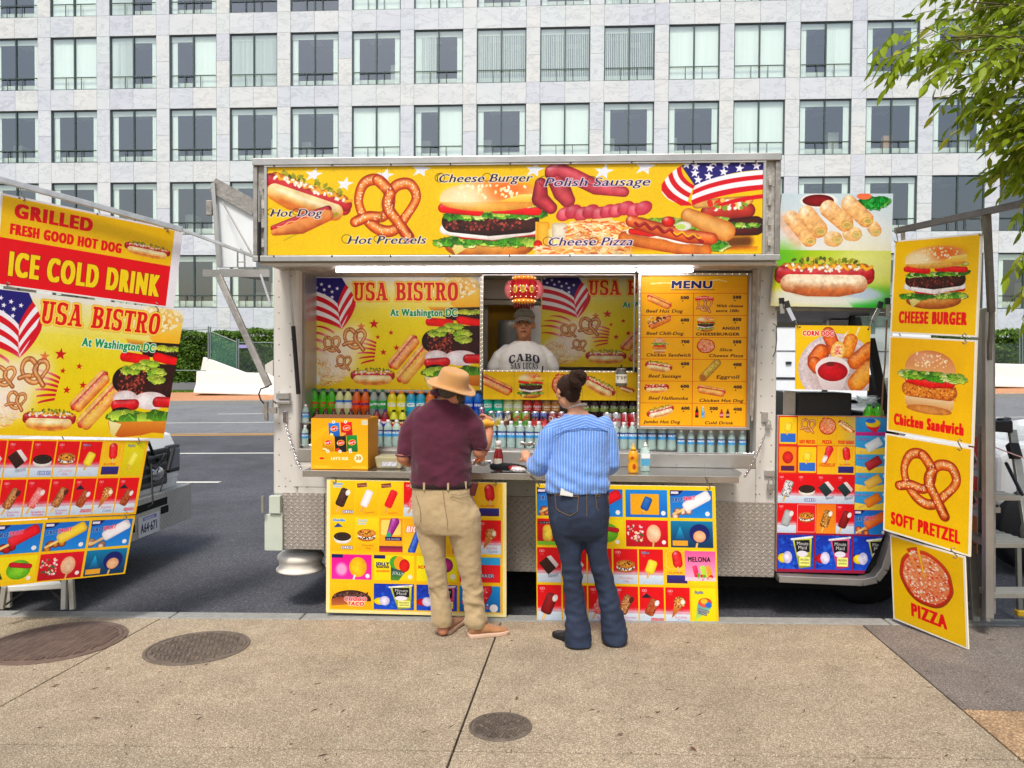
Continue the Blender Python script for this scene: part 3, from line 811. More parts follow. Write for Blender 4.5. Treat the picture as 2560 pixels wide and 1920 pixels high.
# ---- food drawings (generic) -------------------------------------------------
def rotp(P,cx,cy,a,k=1.,flip=1):
    c,s_=math.cos(a),math.sin(a);return[(cx+(x*flip*c-y*s_)*k,cy+(x*flip*s_+y*c)*k)for x,y in P]
def d_hotdog(im,cx,cy,L,ang=0.,top='relish',bun='d98a3c',bunl='f6d9a4'):
    """side view hot dog of length L"""
    k=L/2;f=lambda x,y:rotp([(x,y)],cx,cy,ang,k)[0]
    bl,bd=C_(bunl),C_(bun)
    im.tube([f(-.84,.03),f(0,.05),f(.84,.03)],.15*k,'c8403a','7e1a1c',hl=.35)
    im.tube([f(-.76,-.1),f(0,-.07),f(.76,-.1)],.14*k,'c98a48','9c5a24')
    im.tube([f(-.86,-.05),f(0,-.02),f(.86,-.05)],.13*k,'b8333a','7a1720',hl=.3)
    rs=im.rs
    if top=='relish':
        for i in range(int(46)):
            x=rs.uniform(-.72,.72);y=-.26+rs.uniform(-.07,.05)+.08*x*x
            im.ell(*f(x,y),.055*k,.032*k,['6f7a2a','8a8c2e','54602a','a39a3c','c8b458'][rs.randint(5)],rot=rs.uniform(0,3))
        for i in range(9):
            x=-.75+i*.185;im.tube([f(x,-.2),f(x+.09,-.12),f(x+.2,-.17)],.033*k,'e9a93e','c9832a')
        for i in range(26):
            x=rs.uniform(-.78,.78);y=-.14+rs.uniform(-.06,.06);q=rs.uniform(.028,.05)*k
            p=f(x,y);im.rrect(p[0]-q,p[1]-q*.7,p[0]+q,p[1]+q*.7,q*.2,'f6efe2',rot=rs.uniform(0,3),edge='cfc1b0')
    elif top=='mustard':
        P=[f(x/20,-.16+.05*math.sin(x*1.1))for x in range(-16,17)];im.tube(P,.025*k,'f0b64a','d28f28')
    elif top=='ketchup':
        im.tube([f(-.78,-.12),f(.78,-.12)],.12*k,'b01822','7a0d16',hl=.3)
        P=[f(x/20,-.15+.05*math.sin(x*1.1))for x in range(-14,15)];im.tube(P,.018*k,'f3cf8a','e0a05a')
    P=[];n=26
    for i in range(n+1):
        t=math.pi*i/n;P.append((-.8*math.cos(t),.02+.0*math.sin(t)))
    for i in range(n+1):
        t=math.pi*i/n;P.append((.8*math.cos(t)*(1+.0),.04+.36*math.sin(t)**.55))
    im.tube([f(-.68,.17),f(-.3,.21),f(.3,.21),f(.68,.17)],[.18*k,.22*k,.22*k,.18*k],bl,bd,low=1,off=(0,-.9))
    im.tube([f(-.6,.1),f(0,.12),f(.6,.1)],.05*k,bl*.5+.5*C_('fff4dc'),bl,soft=.6,a=.8)
    im.tube([f(-.5,.3),f(0,.33),f(.5,.3)],.075*k,C_('b3531e'),bd,soft=.9,a=.55)
def d_dogtop(im,cx,cy,L,ang,sauce='mustard'):
    """hot dog seen from above: two bun halves with the sausage between"""
    k=L/2;f=lambda x,y:rotp([(x,y)],cx,cy,ang,k)[0]
    im.tube([f(-.85,-.1),f(.85,-.1)],.19*k,'e6a25c','a95a24',low=1,hl=.25)
    im.tube([f(-.95,.0),f(0,.015),f(.95,0)],.13*k,'cf3a34','86191d',hl=.35)
    im.tube([f(-.8,.17),f(.8,.17)],.2*k,'eda763','b4551f',low=1,hl=.3,off=(-.1,-.5))
    n=36;P=[f(-.72+1.44*i/n,.0+.045*math.sin(i*1.15))for i in range(n+1)]
    im.tube(P,.03*k,'f2c15c' if sauce=='mustard' else 'e9b7a0','d89a34' if sauce=='mustard' else 'c86a5a')
def lettuce(im,x0,x1,y,h,cols=('7fae3a','4f8f2a','a6c95a','3b7324','c4d98a')):
    """ruffled leaf edge: frilly irregular flaps, dark folds, pale ribs"""
    rs=im.rs;n=max(5,int((x1-x0)/(h*.7)))
    for rep in range(3):
        for i in range(n):
            x=x0+(x1-x0)*(i+rs.rand())/n;yy=y+rs.uniform(-.2,.2)*h;r=h*rs.uniform(.45,.8);c=C_(cols[rs.randint(len(cols))])
            P=[]
            m=22
            for k in range(m):
                t=2*math.pi*k/m;q=r*(1+rs.uniform(-.22,.22));down=math.sin(t)>0
                P.append((x+q*math.cos(t)*1.15,yy+q*math.sin(t)*(.8 if down else .35)))
            im.poly([(a_+h*.05,b_+h*.07)for a_,b_ in P],'1c2a0e',a=.45);im.poly(P,c*.62,np.minimum(1,c*1.15))
            for q in range(3):
                ax=x+rs.uniform(-.6,.6)*r;im.tube([(x+rs.uniform(-.2,.2)*r,yy-.25*r),(ax,yy+.2*r),(ax+rs.uniform(-.1,.1)*r,yy+.6*r)],h*.025,np.minimum(1,c*1.5),c,a=.7)
def d_burger(im,cx,cy,w,kind='beef',vy=1.):
    k=w/2;rs=im.rs
    X=lambda u:cx+u*k
    Y=lambda v:cy+v*k*vy
    if kind=='beef':
        im.ell(X(0),Y(.72),.82*k,.26*k,'c8813c',edge='8a4a1c');im.ell(X(.0),Y(.66),.8*k,.2*k,'d9a25c',edge='b06a2a')
        im.poly([(X(-.75),Y(.6)),(X(-.25),Y(.62)),(X(-.62),Y(.95))],'e3d99a','c9b766')
        lettuce(im,X(-.95),X(.9),Y(.55),.2*k)
        im.tube([(X(-.5),Y(.42)),(X(.1),Y(.47))],.08*k,'c81a22','8a0d14',hl=.4);im.tube([(X(.45),Y(.4)),(X(.85),Y(.38))],.07*k,'c81a22','8a0d14',hl=.4)
        im.tube([(X(-.82),Y(.28)),(X(-.4),Y(.36)),(X(0),Y(.42))],.1*k,'f7f3ee','cfc6c0');im.tube([(X(.05),Y(.45)),(X(.5),Y(.36)),(X(.85),Y(.3))],.085*k,'f3ece6','cfc0ba')
        im.tube([(X(-.68),Y(.08)),(X(0),Y(.18)),(X(.72),Y(.1))],.2*k,'47261f','1f100e',grain=.12)
        pts=[(X(rs.uniform(-.8,.6)),Y(rs.uniform(-.05,.3)))for _ in range(120)];im.spots(pts,.012*k,.03*k,['8a3f36','6b2c26','2a1512','a3564a'])
        lettuce(im,X(-.75),X(.95),Y(-.1),.15*k)
        im.tube([(X(-.86),Y(-.27)),(X(-.2),Y(-.18))],.09*k,'e21c1c','a30d10',hl=.3);im.tube([(X(.1),Y(-.24)),(X(.88),Y(-.18))],.085*k,'e01b1b','a30d10',hl=.3)
        lettuce(im,X(-.5),X(0),Y(-.36),.12*k);lettuce(im,X(.5),X(.95),Y(-.36),.1*k,('c7c25a','a8b040','e2de9a'))
        im.ell(X(0),Y(-.45),.92*k,.2*k,'e8b868',edge='c98a3a')
        im.poly([(X(.92*math.cos(t)),Y(-.5-.44*abs(math.sin(t))**.8))for t in np.linspace(math.pi,0,30)]+[(X(.92),Y(-.42)),(X(-.92),Y(-.42))],'e6a55e','f1d79c')
        im.ell(X(.25),Y(-.68),.5*k,.2*k,'e0662a',a=.8,soft=.7);im.ell(X(-.45),Y(-.6),.4*k,.18*k,'f8e3c0',a=.8,soft=.8)
        im.poly([(X(.15),Y(-.42)),(X(.55),Y(-.6)),(X(.93),Y(-.62)),(X(.9),Y(-.42))],'f7dc86','f0b24a')
        pts=[(X(rs.uniform(-.6,.65)),Y(-.72+rs.uniform(-.16,.2)))for _ in range(34)];im.spots(pts,.018*k,.028*k,['fff2d0','f5dca6'],asp=1.6)
    else:
        im.poly([(X(-.72),Y(.4)),(X(.72),Y(.4)),(X(.72),Y(.75)),(X(.5),Y(.92)),(X(-.5),Y(.92)),(X(-.72),Y(.75))],'f0d9b8','c98a4e')
        im.ell(X(0),Y(.85),.68*k,.13*k,'d29558',edge='b06f38')
        im.tube([(X(-.6),Y(.28)),(X(.58),Y(.28))],.24*k,'d98a3c','a3561c',grain=.16)
        pts=[(X(rs.uniform(-.78,.78)),Y(rs.uniform(.08,.5)))for _ in range(150)];im.spots(pts,.014*k,.034*k,['f0b868','c87428','e39a48','9a5018'])
        im.tube([(X(-.62),Y(.0)),(X(0),Y(.08)),(X(.62),Y(.02))],.13*k,'e02018','9c0f10',hl=.4)
        lettuce(im,X(-.9),X(.95),Y(-.18),.26*k)
        im.poly([(X(.76*math.cos(t)),Y(-.3-.6*abs(math.sin(t))**.85))for t in np.linspace(math.pi,0,30)]+[(X(.6),Y(-.22)),(X(-.6),Y(-.22))],'c47a4a','e0a878')
        im.ell(X(-.15),Y(-.68),.4*k,.16*k,'dfa68a',a=.8,soft=.8)
        pts=[(X(rs.uniform(-.5,.5)),Y(-.62+rs.uniform(-.18,.22)))for _ in range(44)];im.spots(pts,.016*k,.025*k,['ffe9c4','f5d6a0'],asp=1.6)
        lettuce(im,X(-.7),X(.7),Y(-.24),.14*k)
def d_pretzel(im,cx,cy,w,ang=0.,pale=False):
    k=w/2;f=lambda x,y:rotp([(x,y)],cx,cy,ang,k)[0]
    mid,edge=('dc7a30','842208')if not pale else('d08a4a','8a4a20')
    def arc(P,r):im.tube([f(*p)for p in P],[q*k for q in r],mid,edge,hl=.35,off=(.0,-.2))
    def curve(pts,n=10):
        out=[]
        for i in range(len(pts)-1):
            p0=pts[max(i-1,0)];p1,p2=pts[i],pts[i+1];p3=pts[min(i+2,len(pts)-1)]
            for j in range(n):
                t=j/n;out.append(tuple(.5*((2*b)+(-a+c)*t+(2*a-5*b+4*c-d)*t*t+(-a+3*b-3*c+d)*t**3)for a,b,c,d in zip(p0,p1,p2,p3)))
        return out+[pts[-1]]
    full=curve([(-.86,.38),(-.5,.24),(-.05,.22),(.14,-.1),(.1,-.5),(-.22,-.82),(-.6,-.72),(-.76,-.25),(-.6,.22),(-.2,.58),(.25,.62),(.62,.2),(.9,-.3),(.72,-.68),(.35,-.66),(.12,-.35),(.1,.0),(.4,.42),(.68,.82)])
    R=lambda n:[.148+.02*math.sin(i*.15)for i in range(n)]
    arc(full,R(len(full)))
    over=curve([(.35,-.66),(.12,-.35),(.1,.0),(.4,.42),(.68,.82)]);
    arc(curve([(.14,-.1),(.1,-.5),(-.22,-.82)]),R(25)[:21]);im.tube([f(*p)for p in over[8:]],.15*k,edge,'6e1d0c',a=.55,soft=.3);arc(over[8:],R(len(over)-8))
    arc(curve([(-.86,.38),(-.5,.24),(-.2,.23)]),[.14]*21)
    rs=im.rs
    for _ in range(150 if not pale else 60):
        p=full[rs.randint(len(full))];q=f(p[0]+rs.uniform(-.07,.07),p[1]+rs.uniform(-.07,.07));im.ell(*q,.018*k,.014*k,'fff1dc',rot=rs.uniform(0,3))
def d_pizza(im,cx,cy,r,slice_=True,ry=None):
    ry=ry or r;rs=im.rs
    def disc(cx,cy,a0,a1):
        T=np.linspace(a0,a1,40);fan=lambda k:[(cx,cy)]*(a1-a0<6.2)+[(cx+r*k*math.cos(t)*(1+.015*math.sin(t*9)),cy+ry*k*math.sin(t)*(1+.015*math.sin(t*7)))for t in T]
        im.poly(fan(1.),'b8602c','8a3c18');im.poly(fan(.93),'d23a22','b82c18');im.poly(fan(.86),'e0946a','d8805a')
        for i in range(int(260*(a1-a0)/6.28)):
            t=rs.uniform(a0+.04,a1-.04);q=rs.uniform(.02,1)**.5*.86;x,y=cx+r*q*math.cos(t),cy+ry*q*math.sin(t);k=r*rs.uniform(.02,.06);c=['f8eadc','f4dcc8','fbf2e6','cc3a22','d85a3a','f0c8a8','f6e4d2','c02c18'][rs.randint(8)]
            im.poly([(x+k*rs.uniform(.5,1.2)*math.cos(a_),y+k*rs.uniform(.4,1.)*math.sin(a_))for a_ in np.linspace(0,5.5,7)],c,a=.9)
    disc(cx,cy,-1.75,4.0);disc(cx-r*.07,cy-ry*.1,4.03,4.5)
def d_cheesepizza(im,x0,y0,x1,y1,n=500):
    rs=im.rs;im.rect(x0,y0,x1,y1,'e9cf9a','dcb070',a=.75)
    for i in range(n):
        x,y=rs.uniform(x0,x1),rs.uniform(y0,y1);a_=rs.uniform(-.7,.7);l=(x1-x0)*rs.uniform(.02,.06)
        im.tube([(x-l*math.cos(a_),y-l*math.sin(a_)),(x+l*math.cos(a_),y+l*math.sin(a_))],(y1-y0)*.012,['fbf2da','f3e2b4','e0b878','cf6a34','e8a050','f7e9c8'][rs.randint(6)],'d9a468',a=.85)
def d_flag(im,P,stars=True):
    """P: function (u,v)->(x,y), u along the stripes 0..1, v down 0..1"""
    n=13
    for i in range(n):
        a,b=i/n,(i+1)/n;U=np.linspace(0,1,24)
        im.poly([P(u,a)for u in U]+[P(u,b)for u in U[::-1]],'c4122c' if i%2==0 else 'eceaf2')
def d_usflag(im,ox=0,oy=0,k=1.,flip=1):
    """the waving flag of the stand's panels, in the panel's own coordinates (355..935, 100..700)"""
    F=lambda x,y:(ox+(x-355)*k*flip,oy+(y-100)*k)
    def sw(P,c):im.poly([F(*p)for p in P],c)
    def band(top,bot,c):
        sw(top+bot[::-1],c)
    def cv(p0,p1,p2,n=14):return[tuple((1-t)**2*a+2*t*(1-t)*b+t*t*c for a,b,c in zip(p0,p1,p2))for t in np.linspace(0,1,n)]
    sw([(355,100),(660,100),(690,150),(625,300)]+cv((625,300),(500,200),(355,185)),'2c2470')
    tip=(660,500)
    L_=[185,215,255,295,330,370,415]
    R_=[(625,300),(630,335),(632,372),(635,405),(640,438),(645,466),(650,495)]
    cols=['f2eff4','c4122c','f2eff4','c4122c','f2eff4','c4122c']
    for i,c in enumerate(cols):
        a=cv((355,L_[i]),(540,L_[i]+25),R_[i]if i else(625,300));b=cv((355,L_[i+1]),(530,L_[i+1]+20),R_[i+1]);band(a,b+[tip],c)
    q=[(690,150),(712,175),(732,205),(750,235),(760,265),(768,290),(766,320)]
    base=[(625,300),(632,330),(636,370),(642,410),(648,445),(655,480),(662,500)]
    cc=['c4122c','f2eff4','c4122c','f2eff4','c4122c','f2eff4']
    for i in range(6):
        m0=((q[i][0]+base[i][0])/2-12,(q[i][1]+base[i][1])/2);m1=((q[i+1][0]+base[i+1][0])/2-10,(q[i+1][1]+base[i+1][1])/2)
        band(cv(q[i],m0,base[i]),cv(q[i+1],m1,base[i+1]),cc[i])
    sw([(768,290)]+cv((766,320),(740,410),(660,500))+cv((662,480),(720,380),(750,235)),'c4122c')
    for i,(x0,y0,x1,y1,th)in enumerate([(420,480,600,520,20),(370,525,570,560,22),(345,575,540,600,26),(350,640,560,690,26)]):
        band(cv((x0,y0),((x0+x1)/2,y0-28),(x1,y1)),cv((x0,y0+th*.2),((x0+x1)/2,y0-28+th),(x1,y1+th)),'b8122a')
    for i in range(6):
        t=i/6;band(cv((740+i*14,560+i*40),(840,555+i*38),(932-i*3,600+i*26)),cv((740+i*14,572+i*40),(840,570+i*38),(930-i*3,616+i*26)),'b8122a')
    for r in range(4):
        for c in range(5):
            x,y=375+c*62+r*22-(r//2)*22,118+r*42+c*16-40*(r==0)*0
            if y>100 and x<650-(y-100)*.1 and y<180+max(0,(x-380))*.45:im.star(*F(x,y),17*k,'f6f4fa',rot=.1)
def d_bar(im,cx,cy,w,h,rot,mid,edge,stick=True,bite=True,nuts=None,core='f7f2ea'):
    """ice cream bar on a stick"""
    ca,sa=math.cos(rot),math.sin(rot);P=lambda x,y:(cx+x*ca-y*sa,cy+x*sa+y*ca)
    if stick:im.tube([P(0,h*.4),P(0,h*.78)],w*.11,'e8b87a','c48a4a')
    im.rrect(cx-w/2,cy-h/2,cx+w/2,cy+h/2,w*.28,mid,rot=rot,edge=edge,hl=.25)
    if nuts:
        rs=im.rs
        for _ in range(70):
            x,y=rs.uniform(-.48,.48)*w,rs.uniform(-.48,.48)*h;im.ell(*P(x,y),w*.06,w*.045,nuts[rs.randint(len(nuts))],rot=rs.uniform(0,3))
    if bite:
        im.ell(*P(w*.32,-h*.34),w*.24,w*.34,core,rot=rot,edge=C_(core)*.88)
def d_cone(im,cx,cy,h,cols=('9a5a2c','e0a860','f2dcb4')):
    P=lambda x,y:rotp([(x,y)],cx,cy,.45,h)[0]
    im.poly([P(-.17,.0),P(.17,.0),P(.0,.62)],'d99a54','b06a2c')
    for i in range(9):im.tube([P(-.16*(1-i/10),.03+i*.06),P(.16*(1-i/10),.05+i*.06)],h*.008,'8a4a1c','a3602c')
    im.ell(*P(0,-.14),.24*h,.24*h,'c98a4a',edge='8a4a20')
    rs=im.rs
    for _ in range(80):
        t=rs.uniform(0,6.3);q=rs.uniform(0,1)**.5*.23;im.ell(*P(q*math.cos(t),-.14+q*math.sin(t)),.022*h,.017*h,cols[rs.randint(3)],rot=rs.uniform(0,3))
    im.ell(*P(.12,-.2),.09*h,.11*h,'fbf3e2',edge='e6d6b8')
def d_sandwich(im,cx,cy,r,dark=True):
    """round biscuit ice cream sandwich"""
    if dark:
        im.ell(cx,cy+.32*r,r,.5*r,'f4efe8',edge='c9c0b6');im.rect(cx-r,cy,cx+r,cy+.32*r,'f4efe8');im.ell(cx,cy-.05*r,1.02*r,.52*r,'3a2a26',edge='1c1412')
        im.ell(cx,cy-.08*r,.8*r,.36*r,'57423a',line=.05*r)
    else:
        im.ell(cx,cy+.3*r,.95*r,.42*r,'c98a4a',edge='8a5424');im.ell(cx,cy+.12*r,.95*r,.4*r,'f2ece2')
        im.spots([(cx+im.rs.uniform(-.8,.8)*r,cy+im.rs.uniform(.05,.45)*r)for _ in range(46)],.05*r,.09*r,['231815','3a2a22','f7f2ea'])
        im.ell(cx,cy-.16*r,r,.44*r,'e0a050',edge='a8662a');im.spots([(cx+im.rs.uniform(-.7,.7)*r,cy-.2*r+im.rs.uniform(-.25,.25)*r)for _ in range(18)],.04*r,.08*r,['3a2418'])
def d_brick(im,cx,cy,w,h,rot,dark='4a2a22',white='f4e4e4'):
    c,s_=math.cos(rot),math.sin(rot);P=lambda x,y:(cx+x*c-y*s_,cy+x*s_+y*c)
    im.poly([P(-.5*w,-.5*h),P(.2*w,-.5*h),P(.2*w,.5*h),P(-.5*w,.5*h)],dark,C_(dark)*.7)
    im.poly([P(.2*w,-.5*h),P(.48*w,-.38*h),P(.48*w,.42*h),P(.2*w,.5*h)],white,C_(white)*.85)
def logo_heart(im,x,y,s):
    im.ell(x-s*.5,y,s*.55,s*.5,'f4d8d8',line=s*.16);im.ell(x+s*.5,y,s*.55,s*.5,'f4d8d8',line=s*.16);im.ell(x,y+s*.05,s*.2,s*.2,'f4d8d8')
    im.text('GOOD',x,y+s*1.15,s*.32,'f0c8c8',al='c',sx=.9);im.text('HUMOR',x,y+s*1.65,s*.32,'f0c8c8',al='c',sx=.9)
def tile(im,x0,y0,x1,y1,kind):
    """one ice cream picture"""
    w,h=x1-x0,y1-y0;cx,cy=(x0+x1)/2,(y0+y1)/2;rs=im.rs;S=min(w,h);im.clip=(x0,y0,x1,y1)
    def bgred():
        im.rect(x0,y0,x1,y1,'cf1020');im.rect(x0,y0+h*.66,x1,y1,'c9d4e2');im.tube([(x0+2,y0+h*.66),(x1-2,y0+h*.64)],h*.07,'d98a92','d0404c',soft=.8,a=.7)
        im.rect(x0,y0+h*.74,x1,y1,'d4dfea','b8c6da',a=.9);logo_heart(im,x0+w*.2,y0+h*.1,S*.1)
    def bgy(c='e8bc12',c2='e0a80e'):
        im.rect(x0,y0,x1,y1,c,c2)
        for i in range(4):im.ell(cx-w*.15,y0+h*.25,S*(.2+i*.12),S*(.2+i*.12),'f3dc5a',line=S*.02,a=.35)
    if kind=='choc_y':bgy();im.text('GOOD',x0+w*.08,y0+h*.12,h*.06,'3a7ac0',bold=h*.006,out='f0f4ff',ow=h*.008);im.text('HUMOR',x0+w*.08,y0+h*.19,h*.05,'3a7ac0',out='f0f4ff',ow=h*.008);d_bar(im,cx,cy-h*.02,w*.4,h*.56,.4,'4a3028','2a1814',nuts=['5a3c30','33201a']);im.text('OREO',x0+w*.5,y0+h*.94,h*.075,'ffffff',out='241c50',ow=h*.012,bold=h*.006)
    elif kind=='white_y':bgy('e8c41a');im.rrect(x0+w*.08,y0+h*.05,x0+w*.5,y0+h*.17,2,'7a3a2a',rot=-.12);im.text('HOLANDA',x0+w*.1,y0+h*.14,h*.05,'f4e0c0',sx=.8);d_bar(im,cx,cy,w*.33,h*.52,.4,'f2eef0','c8c4d0',bite=False);im.text('Coconut',x0+w*.4,y0+h*.95,h*.06,'9a5a1c',rot=-.1)
    elif kind=='red_y':bgy('e8c41a');im.rrect(x0+w*.08,y0+h*.05,x0+w*.5,y0+h*.17,2,'7a3a2a',rot=-.12);im.text('HOLANDA',x0+w*.1,y0+h*.14,h*.05,'f4e0c0',sx=.8);d_bar(im,cx,cy,w*.33,h*.54,.4,'e0202c','a80e18',bite=False,nuts=['c81420','e83a40']);im.text('Strawberry',x0+w*.38,y0+h*.95,h*.055,'d0502c',rot=-.1,sx=.8)
    elif kind=='oreo_y':bgy();im.text('Klondike',x0+w*.1,y0+h*.12,h*.08,'2a70b8',out='f4f4ff',ow=h*.01,sx=.7,bold=h*.006);im.poly([(x0+w*.12,y0+h*.3),(x0+w*.3,y0+h*.17),(x0+w*.52,y0+h*.28)],'1c4a8a');d_sandwich(im,cx,cy+h*.08,w*.36);im.text('OREO',x0+w*.45,y0+h*.93,h*.08,'ffffff',out='241c50',ow=h*.012,bold=h*.006)
    elif kind=='cookie_y':bgy('ecc820');im.text('GOOD',x0+w*.1,y0+h*.12,h*.07,'3a7ac0',out='f0f4ff',ow=h*.008);im.text('HUMOR',x0+w*.1,y0+h*.2,h*.05,'3a7ac0',out='f0f4ff',ow=h*.008);d_sandwich(im,cx,cy,w*.4,False);im.text('Chocolate',x0+w*.3,y0+h*.84,h*.06,'9a4a10');im.text('Chip',x0+w*.45,y0+h*.92,h*.06,'9a4a10')
    elif kind=='pop_y':bgy('e0902a','e8a828');im.rrect(x0+w*.08,y0+h*.05,x1-w*.08,y0+h*.5,w*.08,'ecd07a',a=.9);im.tube([(cx-w*.12,y0+h*.58),(cx+w*.16,y0+h*.1)],[w*.1,w*.2],'a8389a','6a1a60',hl=.5);im.ell(cx-w*.1,y0+h*.5,w*.1,h*.08,'2ca07a');im.rect(x0+w*.25,y0+h*.55,x1-w*.04,y0+h*.66,'241a50');im.text('LIFE·SAVERS',x0+w*.27,y0+h*.64,h*.055,'ffffff',fit=w*.62);im.rect(x0,y1-h*.18,x1,y1,'6a2a4a','c83a50')
    elif kind=='bomb_y':bgy('e8a01a','ecc83a');im.text('BIG',x0+w*.1,y0+h*.4,h*.18,'ffffff',out='c83a1a',ow=h*.012,bold=h*.01,sh=.2,sx=.8);im.tube([(x0+w*.65,y0+h*.35),(x0+w*.35,y0+h*.95)],[w*.12,w*.16],'3a6ad0','1c2a80',hl=.4);im.tube([(x0+w*.68,y0+h*.3),(x0+w*.7,y0+h*.25)],w*.12,'e8e8f4','a0a0c0')
    elif kind=='fruitred_y':bgy('ecd01e');im.tube([(cx,cy+h*.25),(cx+w*.1,cy-h*.2)],[w*.1,w*.22],'e0303a','9c1018',hl=.5);im.text('Popsicle',x0+w*.1,y0+h*.15,h*.08,'ffffff',out='2a2a80',ow=h*.01,sx=.7)
    elif kind=='plainpop_o':bgy('f0a818','f4c23a');im.rrect(x0+w*.06,y0+h*.03,x1-w*.06,y0+h*.55,w*.15,'f4cc70',line=w*.02);im.tube([(cx,y0+h*.16),(cx+w*.04,y0+h*.38)],w*.2,'e8303a','a0101c',hl=.5);im.tube([(cx+w*.05,y0+h*.5),(cx+w*.05,y0+h*.62)],w*.04,'e8c090','c89050');im.rect(x0+w*.08,y0+h*.72,x1-w*.08,y0+h*.95,'2c3c8a','4a2a60');im.text('SUPER',x0+w*.14,y0+h*.68,h*.06,'d0402c',fit=w*.6)
    elif kind=='rocket':bgy('f0a010','f4b830');im.tube([(cx-w*.1,y0+h*.55),(cx+w*.12,y0+h*.12)],[w*.1,w*.2],'e83040','b81a28',hl=.4);im.tube([(cx-w*.14,y0+h*.52),(cx-w*.08,y0+h*.4)],w*.11,'f8f0f4','d8c8d8');im.text('MISSILE',x0+w*.08,y0+h*.72,h*.1,'f0d820',out='c8281a',ow=h*.015,sh=.2,fit=w*.8)
    elif kind in('giant_r','giantw_r'):bgred();d_brick(im,cx,cy-h*.02,w*.62,h*.42,-.7,'4a2c22' if kind=='giant_r' else '33484a');im.text('GIANT',x0+w*.46,y0+h*.86,h*.08,'ffffff',out='2c3a5a',ow=h*.008,rot=-.15,sx=.9)
    elif kind=='oreo_r':bgred();d_sandwich(im,cx,cy+h*.02,w*.4);im.text('OREO',x0+w*.38,y0+h*.93,h*.09,'ffffff',out='1c2c80',ow=h*.014,bold=h*.006)
    elif kind=='cookie_r':bgred();d_sandwich(im,cx,cy-h*.02,w*.4,False);im.text('Chocolate',x0+w*.22,y0+h*.86,h*.07,'f4f4fa',out='b05a6a',ow=h*.006);im.text('Chip',x0+w*.4,y0+h*.95,h*.06,'b05a6a')
    elif kind=='spop_r':bgred();d_bar(im,cx,cy,w*.4,h*.4,.35,'f0dc50','c8a828',bite=False);im.text('Popsicle',x0+w*.1,y0+h*.13,h*.07,'f4e8e0',out='2a2a60',ow=h*.01,sx=.7)
    elif kind=='spop_g':bgy('d8ce22','cdb81c');d_bar(im,cx,cy,w*.36,h*.42,.4,'f2e660','c8b83a',bite=False);im.text('Popsicle',x0+w*.15,y0+h*.13,h*.07,'ffffff',out='2a2a60',ow=h*.01,sx=.7)
    elif kind=='choc_r':bgred();d_bar(im,cx-w*.02,cy+h*.02,w*.46,h*.6,.38,'8a1a1e','4a0a10',core='f8f0ea')
    elif kind=='straw_r':bgred();d_bar(im,cx-w*.02,cy,w*.4,h*.56,.45,'e88a8a','b84a4a',nuts=['f4b8b0','d0504c','e87a70','f8dcd0'],core='f8e8e0');im.text('Strawberry',x0+w*.35,y0+h*.9,h*.06,'d0304c',fit=w*.6);im.text('Shortcake',x0+w*.4,y0+h*.97,h*.055,'d0304c',fit=w*.5)
    elif kind=='eclair_r':bgred();d_bar(im,cx-w*.02,cy,w*.4,h*.56,.45,'c08a5a','6a3a1c',nuts=['e8c8a0','8a4a24','b87a48','5a2c14'],core='5a3020');im.text('Chocolate',x0+w*.35,y0+h*.88,h*.06,'c05a7a',fit=w*.55);im.text('Eclair',x0+w*.4,y0+h*.96,h*.065,'c05a7a')
    elif kind=='krunch_r':bgred();im.poly([(x0+w*.08,y0+h*.3),(x0+w*.28,y0+h*.17),(x0+w*.5,y0+h*.3)],'202838');d_bar(im,cx,cy+h*.06,w*.38,h*.48,.42,'a35430','6a2c16',stick=False,nuts=['b86a40','8a3e20','c8804e'],core='f6f2f4');im.text('KRUNCH',x0+w*.46,y0+h*.93,h*.07,'ffffff',out='b01020',ow=h*.012,sh=.2,fit=w*.5)
    elif kind=='sundae_r':bgred();d_cone(im,cx+w*.02,cy-h*.02,h*.66);im.text('Sundae',x0+w*.36,y0+h*.85,h*.085,'c87a8a');im.text('Cone',x0+w*.48,y0+h*.95,h*.085,'6a7a9a')
    elif kind=='silver_r':bgred();d_bar(im,cx,cy,w*.46,h*.56,.3,'b0b4b4','7c8082',stick=False,core='f4f4f4')
    elif kind=='crumb_r':bgred();d_bar(im,cx,cy,w*.46,h*.58,.3,'e0e0e0','9a9a9a',bite=False,nuts=['2a2a2a','f8f8f8','707070','1a1a1a'])
    elif kind=='eclair_o':im.rect(x0,y0,x1,y1,'e07a20','e89030');d_bar(im,cx,cy,w*.42,h*.6,.3,'b8823c','6a4418',nuts=['f0d490','3a2410','8a5a24'])
    elif kind=='cookie2':im.rect(x0,y0,x1,y1,'cf1a20');im.rrect(x0+w*.04,y0+h*.03,x1-w*.04,y1-h*.03,4,'f0d4c0',line=w*.02);d_sandwich(im,cx,cy-h*.05,w*.4,False)
    elif kind=='snow_g':bgy('e2d61c','dcc818');im.text('Popsicle',x0+w*.15,y0+h*.15,h*.07,'ffffff',out='2a2a60',ow=h*.01,sx=.7);im.poly([(cx-w*.25,cy-h*.08),(cx+w*.3,cy+h*.05),(cx-w*.35,y1-h*.08)],'5a9ac0','c8d84a');im.ell(cx+w*.06,cy-h*.1,w*.28,h*.13,'e0705a',edge='c84a3a');im.ell(cx+w*.2,cy-h*.04,w*.14,h*.08,'3a70c0',rot=.5);im.ell(cx+w*.02,cy-h*.14,w*.14,h*.07,'d8b83a');im.text('SNOW',cx-w*.24,cy+h*.12,h*.07,'ffffff',out='30304a',ow=h*.012,rot=.25);im.text('CONE',cx-w*.24,cy+h*.2,h*.06,'ffffff',out='30304a',ow=h*.012,rot=.25)
    elif kind.startswith('frz'):
